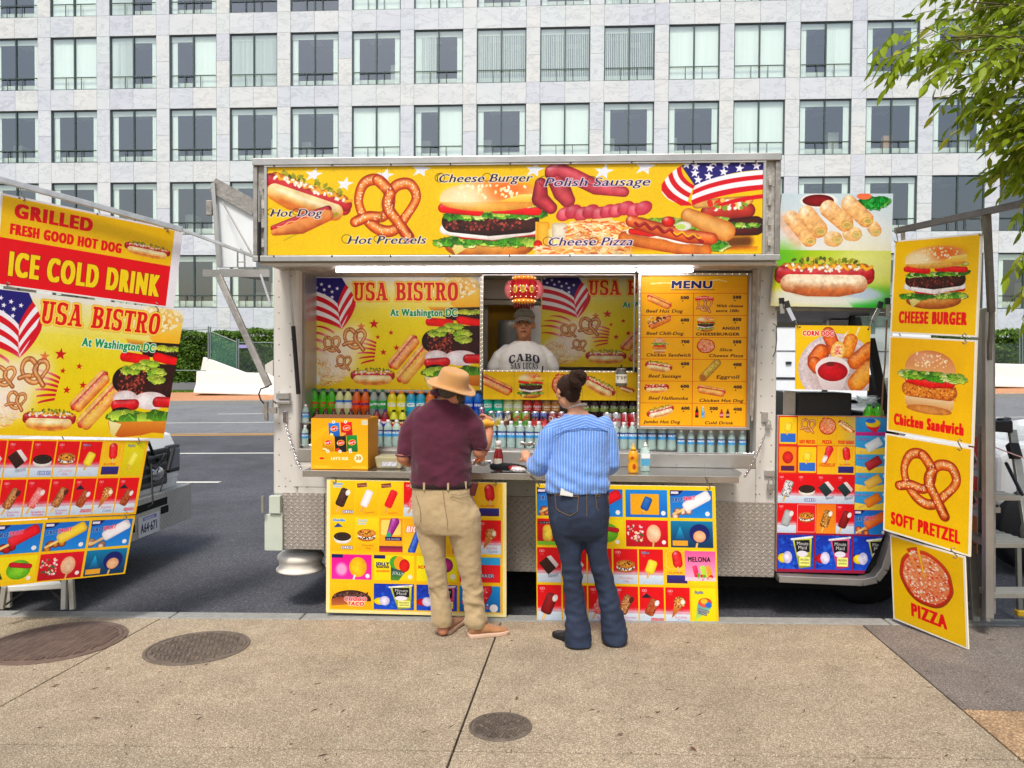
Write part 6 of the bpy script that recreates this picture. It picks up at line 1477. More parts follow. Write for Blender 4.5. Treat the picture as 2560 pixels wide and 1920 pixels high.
sign('bistro_sign',pquad(755,693,1200,974,5.82),M_bis,'yellow USA BISTRO sign behind the soda bottles inside the truck, left of the vendor')
qb=pquad(1352,690,1352+443*.93,918,6.3);sign('bistro_sign',qb,M_bis,'partly hidden USA BISTRO sign on the back wall behind the vendor, beside the menu',edge=M_white)
M_menu=print_mat('menu_print',art_menu(),ripple=.2)
sign('menu_board',pquad(1600,690,1868,1066,5.5),M_menu,'orange MENU board with twelve priced food pictures at the right of the hatch','menu board')
M_strip=print_mat('strip_print',art_strip())
sign('food_strip_sign',pquad(1208,930,1592,1000,5.66),M_strip,'long low yellow sign of small food pictures beneath the vendor window')
for x in(ox0,ox1):g=Geo();g.bb((x-.01,YW+.121,1.0),(x+.01,5.95,2.46));g.build('bay_side',M_alu,truck)
shelf=empty('display_shelf',(-.3,5.5,1.085),'stepped aluminium display shelf full of bottles and cans behind the counter','shelf')
xr=X_(1592,1050,5.6)
for x0,x1,y0,y1,z in((ox0+.02,xr,5.42+.06,5.60,1.10),(ox0+.02,X_(1100,1050,5.6),5.60,5.70,1.175),(X_(1100,1050,5.6)+.003,xr,5.60,5.70,1.247),(ox0+.02,xr,5.70,5.80,1.29)):
    g=Geo();g.bb((x0,y0,z-.014),(x1,y1,z));g.bb((x0,y0-.004,z-.03),(x1,y0,z-.001));g.build('shelf_board',M_alu,shelf)
g=Geo();g.bb((xr+.01,5.42+.06,1.05),(ox1-.02,5.62,1.08));g.bb((xr+.01,5.62,1.05),(ox1-.02,5.64,1.3));g.build('shelf_board',M_alu,shelf)
g=Geo();pts=[at(768,1055,5.46),at(741,1058,5.46),at(738,1075,5.46),at(740,1105,5.46),at(745,1112,5.46),at(790,1112,5.46)];g.tube(pts,.004,6)
pts=[at(1890,1072,5.44),at(1893,1100,5.44),at(1890,1128,5.44),at(1880,1134,5.44),at(1600,1130,5.44)];g.tube(pts,.004,6);g.build('guard_rail',M_chrome,shelf)
# ---- bottles and cans
def lathe_part(name,prof,m,parent,n=18):g=Geo();g.lathe(prof,(0,0,0),n);o=bpy.data.objects.new(name,g.mesh(name,m));COL.objects.link(o);o.parent=parent;return o
def liquid(name,c,tr=.35,rough=.08):return mat(name,hx(c),rough,trans=tr,spec=.5,coat=.3,ior=1.33)
LBL={}
def lbl(key,*a,**k):
    if key not in LBL:LBL[key]=print_mat('label_'+key,art_label(*a,**k),ripple=.0)
    return LBL[key]
def label_part(prof_r,z0,z1,m,parent,n=18):
    me=bpy.data.meshes.new('label');V=[];U=[]
    for j,z in enumerate((z0,z1)):
        for i in range(n+1):
            a=-math.pi/2+math.pi*2*(i/n)-math.pi;V.append((prof_r*math.cos(a),prof_r*math.sin(a),z));U.append((i/n+.25,j))
    me.from_pydata(V,[],[(i,i+1,n+2+i,n+1+i)for i in range(n)]);uv=me.uv_layers.new(name='UVMap')
    for l in me.loops:uv.data[l.index].uv=((U[l.vertex_index][0]),U[l.vertex_index][1])
    me.polygons.foreach_set('use_smooth',[True]*n);me.materials.append(m);o=bpy.data.objects.new('label',me);COL.objects.link(o);o.parent=parent
    return o
PROTO={}
def bottle_proto(kind,liq,cap,lm,lz=(.35,.62),h=.24,r=.036,air=None):
    root=empty('bottle',(0,0,0))
    if kind=='soda':pr=[(0,0),(r*.8,.0),(r,.04),(r,.16),(r*.93,.25),(r,.36),(r*.99,.62),(r*.93,.72),(r*.6,.84),(r*.38,.9),(r*.36,.95)]
    elif kind=='wide':pr=[(0,0),(r*.9,.0),(r,.04),(r,.3),(r*.9,.42),(r,.5),(r*1.0,.68),(r*.96,.78),(r*.7,.86),(r*.5,.9),(r*.5,.93)]
    elif kind=='square':pr=[(0,0),(r*.85,.0),(r*.95,.04),(r*.9,.3),(r*.97,.55),(r*.85,.72),(r*.5,.84),(r*.42,.9)]
    else:pr=[(0,0),(r*.9,.0),(r,.03),(r*.94,.1),(r,.2),(r*.94,.3),(r,.36),(r,.64),(r*.95,.72),(r*.6,.84),(r*.4,.88),(r*.38,.92)]
    pr=[(a,b*h)for a,b in pr]
    lathe_part('bottle_body',pr,liq,root)
    cr={'soda':.4,'wide':.56,'square':.52,'water':.42}[kind]*r
    lathe_part('cap',[(0,h),(cr*.9,h),(cr,h*.985),(cr,h*.915),(cr*.98,h*.91),(0,h*.91)],cap,root,14)
    if lm:label_part(r*1.012,lz[0]*h,lz[1]*h,lm,root)
    return root
def can_proto(lm,h=.122,r=.033):
    root=empty('drink_can',(0,0,0));lathe_part('can_body',[(0,.003),(r*.75,0),(r*.8,.002),(r,.009),(r,h-.012),(r*.84,h-.001),(r*.8,h),(r*.79,h-.004),(0,h-.004)],M_chrome,root);label_part(r*1.006,.009,h-.012,lm,root);return root
caps={k:mat('cap_'+k,hx(v),.45)for k,v in dict(green='1c7a2c',black='1c1c20',blue='2c3478',orange='e07a1c',white='e8e2e0',red='8a1c20').items()}
def slot(proto,px,y_hint,Y,z,label,group,cat='bottle',s=1.,used=set()):
    x=X_(px,y_hint,Y)
    o=proto if id(proto)not in used else copy_tree(proto)
    used.add(id(proto));o.location=(x,Y,z);o.rotation_euler.z=random.uniform(-.25,.25);o.scale=(s,s,s)
    tag(o,label,cat,group);return o
ordn=['first','second','third','fourth','fifth','sixth','seventh','eighth','ninth','tenth']
R5=lambda z:640+z/3.072
R6=lambda z:1180+z/3.072
R7=lambda z:1560+z/3.072
GT='soda and sports drinks on the top shelf'
dew=bottle_proto('soda',liquid('green_soda','52c81e'),caps['green'],lbl('dew','58b428','Mtn Dew','d8203a',sub='DEW',ang=-.15),h=.24)
for i,z in enumerate((372,450,515,580)):slot(dew,R5(z),1000,5.745,1.29,f'{ordn[i]} bright green soda bottle from the left end of the top shelf',GT)
lem=bottle_proto('soda',liquid('lemonade','e8ecA0'.lower()),caps['black'],lbl('lem','3a78b8','LEMON','f0f4e0',wave='f0e8d0'),h=.238)
for i,z in enumerate((643,708)):slot(lem,R5(z),1000,5.745,1.29,f'{("left", "right")[i]} one of two pale lemonade bottles with black caps on the top shelf',GT)
fan=bottle_proto('soda',liquid('orange_soda','f07018'),caps['blue'],lbl('fan','e85a14','Fanta','2a2a7a',ang=-.1),h=.236)
for i,z in enumerate((774,840)):slot(fan,R5(z),1000,5.745,1.29,f'{("left", "right")[i]} one of two orange soda bottles with blue caps on the top shelf',GT)
spr=bottle_proto('soda',liquid('clear_soda','dff0e0',.7),caps['green'],lbl('spr','3a9a50','Sprite','f4faf4',ang=-.08),h=.235)
for i,z in enumerate((906,973)):slot(spr,R5(z),1000,5.745,1.29,f'{("left", "right")[i]} one of two clear soda bottles with green labels and caps',GT)
def gato(c,key,zs,who):
    p=bottle_proto('wide',liquid('sports_'+key,c,.25),caps['orange'],lbl('g'+key,c,'G','f4f8ec',w=160,h=130,bold=8),h=.222,r=.038,lz=(.3,.66))
    for i,px in enumerate(zs):slot(p,px,1000,5.745,1.29,f'{("left", "right")[i]} {who}' if len(zs)>1 else who,GT)
gato('e8dc1c','yellow',(R5(1046),R5(1117)),'one of two yellow sports drink bottles beside the man’s hat')
gato('2aa8cc','cyan',(R5(1192),R5(1266)),'one of two cyan sports drink bottles by the man’s left shoulder')
gato('f07a1c','orange',(R5(1338),),'orange sports drink bottle half hidden by the man’s shoulder')
blu=bottle_proto('wide',liquid('blue_drink','2478d8',.2),caps['black'],lbl('blu','1c50b0','POWER','f0f4ff'),h=.23,r=.036)
for i,px in enumerate((R6(-22),R6(50))):slot(blu,px,1000,5.745,1.29,f'{("left", "right")[i]} one of two blue drink bottles with black caps right of the hat',GT)
gato('3ccaa8','teal',(R6(127),R6(202)),'one of two teal sports drink bottles under the burger picture')
gato('dce69a','pale',(R6(278),R6(353)),'one of two pale yellow sports drink bottles under the burger picture')
app=bottle_proto('square',liquid('red_juice','c8463c',.1),caps['blue'],lbl('app','d84a40','Apple','f4e4e0',sub='juice'),h=.222,r=.035)
for i,px in enumerate((R6(427),R6(500))):slot(app,px,1000,5.745,1.29,f'{("left", "right")[i]} one of two red juice bottles with blue caps',GT)
tan=bottle_proto('square',liquid('tan_juice','c89a68',.1),caps['blue'],lbl('tan','c8884a','Peach','f4ecd8',sub='tea'),h=.22,r=.035)
for i,px in enumerate((R6(573),R6(642))):slot(tan,px,1000,5.745,1.29,f'{("left", "right")[i]} one of two tan juice bottles left of the woman’s head',GT)
drk=bottle_proto('soda',liquid('dark_juice','3a2428',.1),caps['blue'],lbl('drk','4a3a44','TEA','c8d0b0',wave='8a9a5a'),h=.218,r=.036)
for i,z in enumerate((872,943,1016,1091,1166,1238)):slot(drk,R6(z),1000,5.745,1.29,f'{ordn[i]} dark tea bottle to the right of the woman’s hair bun',GT)
G2='small bottles on the middle shelf'
red=bottle_proto('soda',liquid('cola','3a1410',.1),caps['red'],lbl('cola','c81c2c','Cola','ffffff'),h=.2,r=.033)
for i,z in enumerate((465,533,598,663,730,793,858)):slot(red,R5(z),1035,5.65,1.175,f'{ordn[i]} dark red cap cola bottle peeking over the yellow carton',G2)
bl2=bottle_proto('soda',liquid('red_cola','7a1c24',.1),caps['blue'],lbl('cola2','b81c34','Pepper','ffffff',wave='2a3a9a'),h=.2,r=.033)
for i,z in enumerate((928,993)):slot(bl2,R5(z),1035,5.65,1.175,f'{("left", "right")[i]} one of two blue capped red bottles beside the carton',G2)
yl2=bottle_proto('soda',liquid('lime_soda','d8dc3c',.2),caps['black'],lbl('tw','3a1c24','Twist','e8e0a0',wave='b82030'),h=.195,r=.033)
for i,z in enumerate((1060,1126)):slot(yl2,R5(z),1035,5.65,1.175,f'{("left", "right")[i]} one of two lime yellow bottles with black caps by the maroon sleeve',G2)
GC='drink cans on the middle shelf'
rb=can_proto(lbl('rb','243a8a','Bull','d8203a',wave='b8c0cc',ang=1.2),h=.15,r=.026);slot(rb,R6(75),1040,5.64,1.247,'tall slim blue and silver drink can beside the man’s elbow',GC,'can')
for key,bg,txt,tc,wv,px,who in(('cd','3a6a44','ALE','f0ead8','e8e0c8',R6(147),'dark green can with a cream label'),('brisk','3a7aa8','Brisk','f0f0e0','d8b82a',R6(208),'yellow and blue iced tea can'),('aw','5a3020','A&W','f0e4d0','6a3a28',R6(276),'brown root beer can')):
    slot(can_proto(lbl(key,bg,txt,tc,wave=wv,ang=-.2)),px,1045,5.65,1.247,who+' on the middle shelf',GC,'can')
dw=can_proto(lbl('dwc','8ab82c','Mtn DEW','c8242c',wave='5a9a24',ang=-.25));pep=can_proto(lbl('pep','1c3a9a','PEPSI','101828',wave='d82838'));dr=can_proto(lbl('drp','9a1c30','Dr','f4e8e0'))
ck=can_proto(lbl('coke','cc1424','Coca-Cola','f8f4f4',ang=1.3));dck=can_proto(lbl('dck','c8c8cc','Coke','c8182c',w=180))
for i,z in enumerate((345,413)):slot(dw,R6(z),1045,5.65,1.247,f'{("left", "right")[i]} one of two lime green cans on the middle shelf',GC,'can')
for i,z in enumerate((486,551)):slot(pep,R6(z),1045,5.65,1.247,f'{("left", "right")[i]} one of two blue PEPSI cans left of the woman',GC,'can')
for i,z in enumerate((620,688)):slot(dr,R6(z),1045,5.65,1.247,f'{("left", "right")[i]} one of two maroon cans just left of the woman’s collar',GC,'can')
for i,z in enumerate((1040,1110)):slot(dck,R6(z),1045,5.65,1.247,f'{("left", "right")[i]} one of two silver cans with red lettering right of the woman',GC,'can')
for i,z in enumerate((1178,1242)):slot(ck,R6(z),1045,5.65,1.247,f'{("left", "right")[i]} one of two bright red cans beside the menu board',GC,'can')
GW='water bottles on the bottom shelf'
M_water=mat('clear_plastic_water',hx('dcf6f0'),.05,trans=.62,ior=1.2,coat=.3)
wat=bottle_proto('water',M_water,caps['white'],lbl('wat','1c3a7a','WATER','e8f0f8',wave='2a8ac0'),h=.2,r=.033,lz=(.38,.62))
for i,z in enumerate((790,860,943,1015,1080)):slot(wat,R5(z),1090,5.54,1.10,f'{ordn[i]} clear water bottle between the yellow carton and the man',GW)
for i,z in enumerate((85,158,230,300,370,442,512)):slot(wat,R6(z),1090,5.54,1.10,f'{ordn[i]} clear water bottle in the row between the man and the woman',GW)
for i,z in enumerate((-70,-2,65,140,212,290,365)):slot(wat,R7(z),1090,5.54,1.10,f'{ordn[i]} clear water bottle in the tall row right of the woman',GW)
for i,z in enumerate((438,513,590,665,745,825,908)):slot(wat,R7(z),1100,5.53,1.08,f'{ordn[i]} small water bottle in the row under the menu board','small water bottles under the menu board',s=.84)
slot(wat,764,1040,5.50,1.256,'upper of two water bottles stacked at the left end of the shelf',GW,s=.78);slot(wat,763,1085,5.47,1.10,'lower of two water bottles stacked at the left end of the shelf',GW,s=.78)
g=Geo();pbox(g,742,1056,790,1058,5.46,5.56);g.build('small_shelf',M_alu,truck)
# ------------------------------------------------------------------ cab end of the truck and its signs
YC=5.40
cb0=X_(1943,1000,YC)
g=Geo();q=pquad(1943,1040,2212,1432,YC);zt,zb=q[0][2],q[2][2];xr_=q[1][0]
P=[(q[0][0],YC+.004,zt),(xr_,YC+.004,zt),(xr_,YC+.004,Z_(2213,1335,YC)),(X_(2160,1432,YC),YC+.004,zb),(q[0][0],YC+.004,zb)]
g.prism([Vector(p)for p in P],(0,.05,0));g.build('cab_side',M_white,truck)
ice=empty('ice_cream_poster',(q[0][0],YC,zb),'ice cream poster on the truck’s cab side, its lower right corner cut off','poster')
def printed_poly(P,x0,x1,z0,z1,Y,m,parent,t=.004):
    o_=origin(parent);me=bpy.data.meshes.new('printed_face');me.from_pydata([(p[0]-o_.x,Y-o_.y,p[2]-o_.z)for p in P],[],[tuple(range(len(P)))[::-1]])
    uv=me.uv_layers.new(name='UVMap')
    for l in me.loops:p=P[l.vertex_index];uv.data[l.index].uv=((p[0]-x0)/(x1-x0),(p[2]-z0)/(z1-z0))
    me.materials.append(m);o=bpy.data.objects.new('printed_face',me);COL.objects.link(o);o.parent=parent
    g=Geo();g.prism([Vector((p[0],Y+.0006,p[2]))for p in P],(0,t,0));g.build('backing',M_cream,parent)
printed_poly(P,q[0][0],xr_+.02,zb,zt,YC-.003,print_mat('cab_ice_print',art_cab_ice(),ripple=.15),ice)
g=Geo();zr=Z_(2050,1452,YC)
pts=[at(1943,1443,YC-.02),at(2150,1452,YC-.02),at(2185,1445,YC-.02),at(2205,1420,YC-.02),at(2228,1345,YC-.02),at(2232,1100,YC-.02)]
for a,b2 in zip(pts,pts[1:]):g.bar(a,b2,.10,.05,(0,0,1)if abs((b2-a).z)<.02 else(1,0,0))
g.build('rocker_rail',M_alu,truck,bevel=.004)
g=Geo();g.hexa([(xr_-.1,YC+.03,zb),(xr_+.1,YC+.03,zb+.2),(xr_+.1,YC+.03,zt),(xr_-.0,YC+.03,zt),(xr_-.1,YC+1.7,zb),(xr_+.1,YC+1.7,zb+.2),(xr_+.1,YC+1.7,zt),(xr_,YC+1.7,zt)]);g.build('dash_block',M_under,truck)
g=Geo();g.bb((cb0+.0,YC+.055,zb+.02),(xr_-.1,7.3,zb+.05));g.bb((cb0,7.0,zb),(xr_+.05,7.05,zt-.03));g.build('cab_floor',M_under,truck)
for x in(2.35,):wheel(truck,(x,5.82,.36+gz(x,5.8)),.36,.24);wheel(truck,(x,7.0,.36+gz(x,7)),.36,.24)
g=Geo();pbox(g,1936,766,2232,778,5.42,5.52);g.build('cab_header',M_alud,truck,bevel=.005)
g=Geo();g.bb((cb0,5.5,Z_(2050,770,5.5)),(X_(2250,770,5.5),7.1,Z_(2050,760,5.5)));g.build('cab_roof',M_alud,truck)
g=Geo();pbox(g,2060,777,2070,1040,6.95,7.0);g.build('far_window_pillar',M_alud,truck)
g=Geo();g.hexa([at(2168,845,5.7),at(2188,845,5.7),at(2232,1050,5.7),at(2205,1050,5.7)]+[p+Vector((0,.05,0))for p in(at(2168,845,5.7),at(2188,845,5.7),at(2232,1050,5.7),at(2205,1050,5.7))]);g.build('windscreen_pillar',M_blackp,truck)
g=Geo();pbox(g,2080,778,2175,800,6.6,6.7);pbox(g,2122,790,2190,835,6.3,6.32);g.build('sun_visor',M_blackp,truck,bevel=.01)
M_teal=mat('tinted_windscreen',hx('8fb8ae'),.1,trans=.5,alpha=.65)
g=Geo();g.quad([at(2150,790,5.75),at(2225,790,5.75),at(2260,1045,5.75),at(2215,1045,5.75)]);g.build('windscreen',M_teal,truck)
g=Geo();g.hexa([at(2170,935,6.2),at(2225,950,6.2),at(2225,1040,6.2),at(2165,1040,6.2)]+[at(2170,935,6.6),at(2225,950,6.6),at(2225,1040,6.6),at(2165,1040,6.6)]);g.build('dashboard',M_blackp,truck,bevel=.02)
g=Geo();g.tube([at(2217,800,5.33),at(2213,900,5.33),at(2208,960,5.33),at(2203,1045,5.33)],.006);g.build('rope',M_rope,truck)
g=Geo();g.tube([at(1932,808,5.4),at(1941,815,5.39),at(1942,850,5.39),at(1938,880,5.39),at(1932,892,5.4)],.003);g.build('cable',M_wire,truck)
o=pbox(Geo(),1996,982,2130,1042,5.46,5.80).build('microwave',M_blackp,None,loc=at(2060,1042,5.6),bevel=.01,label='black microwave oven behind the ice cream poster in the cab opening',cat='microwave')
o=pbox(Geo(),1957,978,1992,1042,5.5,5.8).build('steel_box',M_steel,None,loc=at(1975,1042,5.6),bevel=.008,label='narrow steel box left of the black microwave',cat='box')
g=Geo();rr=random.Random(4)
pts=[]
for i in range(26):
    p=at(rr.uniform(2128,2205),rr.uniform(985,1025),rr.uniform(5.45,5.7));pts.append(p)
for a,b2,c in zip(pts,pts[1:],pts[2:]):g.add([a,b2,c],[(0,1,2)])
g.build('plastic_bag',mat('clear_film',(.85,.95,.93),.1,trans=.6,alpha=.5),None,loc=at(2165,1030,5.6),label='crumpled clear plastic film right of the microwave',cat='plastic bag')
for i,(px,s_)in enumerate(((2172,1.15),(2194,1.15))):
    o=copy_tree(dew);o.location=at(px,1072,5.46);o.scale=(1.1,1.1,.75);tag(o,f'{("left", "right")[i]} one of two green bottles lying low in the cab opening','bottle','green bottles in the cab')
sg=lambda pts,Y:[at(x,y,Y)for x,y in pts]
sign('eggroll_sign',[at(1955,484,5.36),at(2233,484,5.36),at(2224,770,5.36),at(1926,765,5.36)],print_mat('eggroll_print',art_eggroll(),ripple=.2),'tall sign with egg rolls above a big hot dog on green, over the cab',edge=M_white,t=.03)
sign('corn_dog_sign',[at(1990,813,5.25),at(2177,815,5.25),at(2172,977,5.25),at(1989,973,5.25)],print_mat('corndog_print',art_corndog(),ripple=.15),'small square CORN DOG sign hanging from clamps below the egg roll sign')
g=Geo()
def clamp(a,b):
    g=Geo();g.bar(a,a.lerp(b,.8),.03,.014,(0,1,0));g.mi=1;g.bar(a+Vector((0,-.004,.02)),a.lerp(b,.18)+Vector((0,-.004,0)),.034,.02,(0,1,0));return g.build('clamp',[M_steel,M_blackp],truck,bevel=.002)
clamp(at(1953,752,5.3),at(1957,792,5.3));clamp(at(1965,760,5.28),at(1990,812,5.25));clamp(at(2202,762,5.28),at(2176,812,5.25));clamp(at(2218,752,5.3),at(2220,802,5.3))
g=Geo();g.tube([at(1988,800,5.25),at(1996,820,5.24)],.003);g.tube([at(2180,800,5.25),at(2172,820,5.24)],.003);g.build('wire_hooks',M_brass,truck)
# ---- rear flap of the truck, at the left
fl=[(532,460),(640,520),(640,668),(547,668)]
g=Geo();g.slab([at(x,y,5.9)for x,y in fl],(0,-1,0),.03);flap=g.build('raised_side_flap',mat('white_flap',hx('dfe4e6'),.5,var=.06,vs=3),truck,bevel=.003)
g=Geo();g.bar(at(532,462,5.88),at(640,522,5.88),.12,.02,(0,1,0));g.build('flap_edge',M_alud,flap)
g=Geo();g.bar(at(534,458,5.86),at(548,668,5.86),.03,.03,(0,1,0));g.build('flap_frame',M_alu,flap)
g=Geo();g.cyl(at(556,505,5.84),at(632,640,5.6),.006);g.build('stay_rod',M_alud,flap)
g=Geo();g.box(at(524,520,5.86),(.05,.03,.12));g.build('flap_latch',M_alud,flap,bevel=.005)
g=Geo();g.bar(at(508,683,5.7),at(675,684,5.7),.02,.055,(0,0,1));g.build('flap_support_rail',M_alu,truck)
g=Geo();g.slab([at(548,672,5.7),at(672,672,5.7),at(672,700,5.9),at(600,690,5.9)],(0,0,1),.01);g.build('flap_bracket',M_alud,truck)
g=Geo();g.bar(at(547,690,5.65),at(672,965,5.5),.05,.03,(0,1,0));g.build('flap_prop',M_alud,truck,bevel=.004)
g=Geo();g.bar(at(652,686,5.62),at(678,765,5.5),.016,.01,(0,1,0));g.build('short_prop',M_alu,truck)
g=Geo();g.prism([at(682,900,5.43),at(662,912,5.43),at(664,930,5.43),at(682,940,5.43)],(0,.02,0));g.build('prop_bracket',M_white,truck)
# ------------------------------------------------------------------ hanging sign stacks
def dquad(pts,D):return[dep(x,y,d)for(x,y),d in zip(pts,D)]
def hook(a,b,parent,r=.0035):
    g=Geo();a,b=Vector(a),Vector(b);d=b-a;n=d.cross(Vector((0,1,0))).normalized()*.012
    g.tube([a+n,a-d.normalized()*.012,a-n,a+d*.5,b+n,b+d.normalized()*.01,b-n],r,6);return g.build('hook',M_brass,parent)
DL,DR=4.45,5.22
def lerp_d(x,x0=-60,x1=460,a=DL,b=DR):return a+(b-a)*(x-x0)/(x1-x0)
lb=empty('sign_pole',dep(0,452,4.5),'long galvanised bar sloping down from the left edge to the truck, carrying signs','pole')
g=Geo();g.bar(dep(-160,405,4.3),dep(455,574,5.15),.035,.035);g.bar(dep(455,574,5.15),dep(632,640,5.35),.022,.022);g.build('bar',mat('galvanised_bar',hx('c4c8ca'),.45,.5,var=.15,vs=12),lb,bevel=.003)
g=Geo()
for c in((595,640),(605,600)):
    pass
g.tube([dep(594,668,5.4),dep(594,632,5.4),dep(602,622,5.4),dep(611,632,5.4),dep(612,668,5.4)],.006);g.tube([dep(594,655,5.4),dep(612,655,5.4)],.004);g.build('clip',M_alud,lb)
def lsign(pts,im,name,label,nm='hanging_sign',group=None,edge=M_cream,holes=()):
    q=dquad(pts,[lerp_d(p[0])for p in pts]);r=sign(nm,q,print_mat(name,im,ripple=.25),label,group=group,t=.01,edge=edge)
    for(a,b)in holes:hook(dep(*a,lerp_d(a[0])-.01),dep(*b,lerp_d(b[0])-.01),r)
    return r
lsign([(2,482),(458,577),(434,771),(-17,711)],art_grilled(),'grilled_print','yellow and red hanging sign reading GRILLED FRESH GOOD HOT DOG, ICE COLD DRINK',holes=(((54,475),(58,499)),((250,520),(247,538)),((408,563),(417,575))))
def lsign_m(pts,m,label,edge=M_cream,holes=()):
    q=dquad(pts,[lerp_d(p[0])for p in pts]);r=sign('hanging_sign',q,m,label,t=.01,edge=edge)
    for(a,b)in holes:hook(dep(*a,lerp_d(a[0])-.01),dep(*b,lerp_d(b[0])-.01),r)
    return r
M_bis2=print_mat('bistro_print_outside',M_bis.node_tree.nodes['Image Texture'].image,ripple=.3)
lsign_m([(-62,714),(463,777),(408,1096),(-110,1086)],M_bis2,'large outdoor USA BISTRO sign hanging under the red and yellow ICE COLD DRINK sign',holes=(((20,710),(25,728)),((215,738),(217,752)),((390,760),(392,775))))
lsign([(-115,1095),(372,1102),(339,1285),(-145,1308)],art_left_ice(),'left_ice_print','hanging poster of two rows of ice creams on red, below the outdoor bistro sign',edge=M_yedge,holes=(((158,1088),(157,1104)),((347,1089),(346,1105))))
lsign([(-148,1312),(339,1288),(312,1434),(-170,1484)],art_left_ice2(),'left_ice_print_2','lowest hanging poster at the left with blue frozen fruit bar pictures',edge=M_yedge,holes=(((122,1288),(121,1305)),((313,1280),(312,1294))))
RB=empty('steel_stand',dep(2470,560,4.3),'grey square steel frame at the right carrying the four yellow food signs','frame')
M_sq=mat('grey_square_tube',hx('7c7a76'),.5,.5,var=.2,vs=12)
g=Geo();g.bar(dep(2240,577,4.92),dep(2470,528,4.36),.038,.038);g.bar(dep(2470,528,4.36),dep(2700,478,3.9),.038,.038);g.build('cross_bar',M_sq,RB,bevel=.003)
g=Geo();g.bar(dep(2467,535,4.4),dep(2478,780,4.5),.035,.035,(0,1,0));g.bar(dep(2478,780,4.5),dep(2474,900,4.55),.02,.02,(0,1,0));g.build('upright',M_sq,RB,bevel=.003)
g=Geo();g.bar(dep(2257,580,4.95),dep(2258,600,4.95),.02,.02,(0,1,0));g.build('stub',M_rust,RB)
rs_=[([(2236.8,601.6),(2454.8,582),(2442.8,843.3),(2224.8,832.6)],'burger','CHEESE BURGER sign, topmost of the four yellow signs at the right',(((2243,573),(2240,602)),((2456,545),(2452,585)))),
       ([(2223,839),(2442.8,850.5),(2432,1115.7),(2217.6,1076.8)],'chick','Chicken Sandwich sign, second from the top of the right stack',(((2250,828),(2249,845)),((2411,838),(2411,856)))),
       ([(2213.5,1083),(2432,1119.8),(2424.6,1392.4),(2208,1324.8)],'pretzel','SOFT PRETZEL sign, third from the top of the right stack',(((2240,1072),(2240,1092)),((2399,1103),(2399,1122)))),
       ([(2224.6,1336),(2411.5,1392.4),(2419.7,1624),(2234,1546.9)],'pizza','PIZZA sign, lowest of the right stack, leaning on the pavement',(((2243,1328),(2243,1346)),((2382,1373),(2388,1392))))]
for pts,kd,lb_,hk in rs_:
    q=dquad(pts,(4.88,4.34,4.34,4.88));r=sign('hanging_sign',q,print_mat(kd+'_print',art_square(kd),ripple=.3),lb_,t=.01)
    for a,b2 in hk:d=4.86 if a[0]<2300 else 4.33;hook(dep(*a,d),dep(*b2,d),r)
def fboard(pts,Y,im,nm,label,hooks):
    r=sign('ice_cream_board',[at(x,y,Y)for x,y in pts],print_mat(nm,im,ripple=.2),label,'ice cream board',t=.018,edge=M_cream)
    for a,b2 in hooks:hook(at(*a,Y-.0),at(*b2,Y-.004),r)
fboard([(817,1199),(1266,1207),(1266,1543),(815,1531)],5.0,art_mid_ice(),'mid_ice_print','big yellow ice cream price board behind the man’s legs',(((836,1182),(836,1203)),((1237,1190),(1237,1210))))
fboard([(1339,1210),(1788,1217),(1797,1567),(1342,1556)],4.97,art_right_ice(),'right_ice_print','big yellow ice cream board behind the woman’s legs, with a pink sticker',(((1771,1195),(1771,1220)),((1330,1190),(1345,1214))))
# ------------------------------------------------------------------ open trailer door and ladder at the right
td=empty('trailer_door',dep(2460,1560,4.8),'tall dented aluminium trailer door standing open behind the yellow signs','door')
q=[dep(2428,775,5.35),dep(2474,770,4.62),dep(2476,1535,4.62),dep(2418,1512,5.35)]
nn=(q[1]-q[0]).cross(q[3]-q[0]).normalized();nn=nn if nn.dot(CAM-q[0])>0 else-nn
g=Geo();g.slab(q,nn,.03);g.build('door_panel',M_alud,td,bevel=.006)
g=Geo();a,b2=dep(2468,770,4.58),dep(2470,1545,4.58);g.bar(a,b2,.05,.05,(0,1,0));g.build('edge_channel',M_alu,td,bevel=.006)
g=Geo()
for k in range(26):p=q[1].lerp(q[2],(k+.5)/26).lerp(q[0].lerp(q[3],(k+.5)/26),.25);g.ball(p+nn*.002,.006,6,4)
g.build('rivets',M_chrome,td,kind='stuff')
g=Geo();g.bar(dep(2424,1515,5.3),dep(2470,1545,4.6),.03,.05);g.build('bottom_rail',M_alu,td,bevel=.008)
g=Geo();g.box(dep(2452,1085,4.85),(.03,.04,.12));g.build('hinge',M_rust,td,bevel=.004)
pim=Im(0,0,100,700,140,'cf1020')
for k in range(2):tile(pim,0,10+k*240,100,240+k*240,'giant_r')
pim.rect(0,480,100,700,'b5702a','c88a3a')
ps=empty('poster_strip',dep(2440,1380,4.9),'narrow red ice cream poster strip on the open trailer door','poster')
qq=[dep(2431,1088,5.1),dep(2452,1093,4.9),dep(2452,1385,4.9),dep(2427,1372,5.1)]
printed('printed_face',[p+nn*.02 for p in qq],print_mat('strip_poster_print',pim),ps,.004)
M_lad=mat('ladder_aluminium',hx('a9a8a0'),.4,.6,var=.12,vs=10,stretch=(1,8,1))
M_yfoot=mat('yellow_ladder_foot',hx('d8b02a'),.6)
ld=empty('step_ladder',dep(2520,1560,4.8),'aluminium platform step ladder with black top tray, behind the trailer door','ladder')
def lp(px,py,d):return dep(px,py,d)
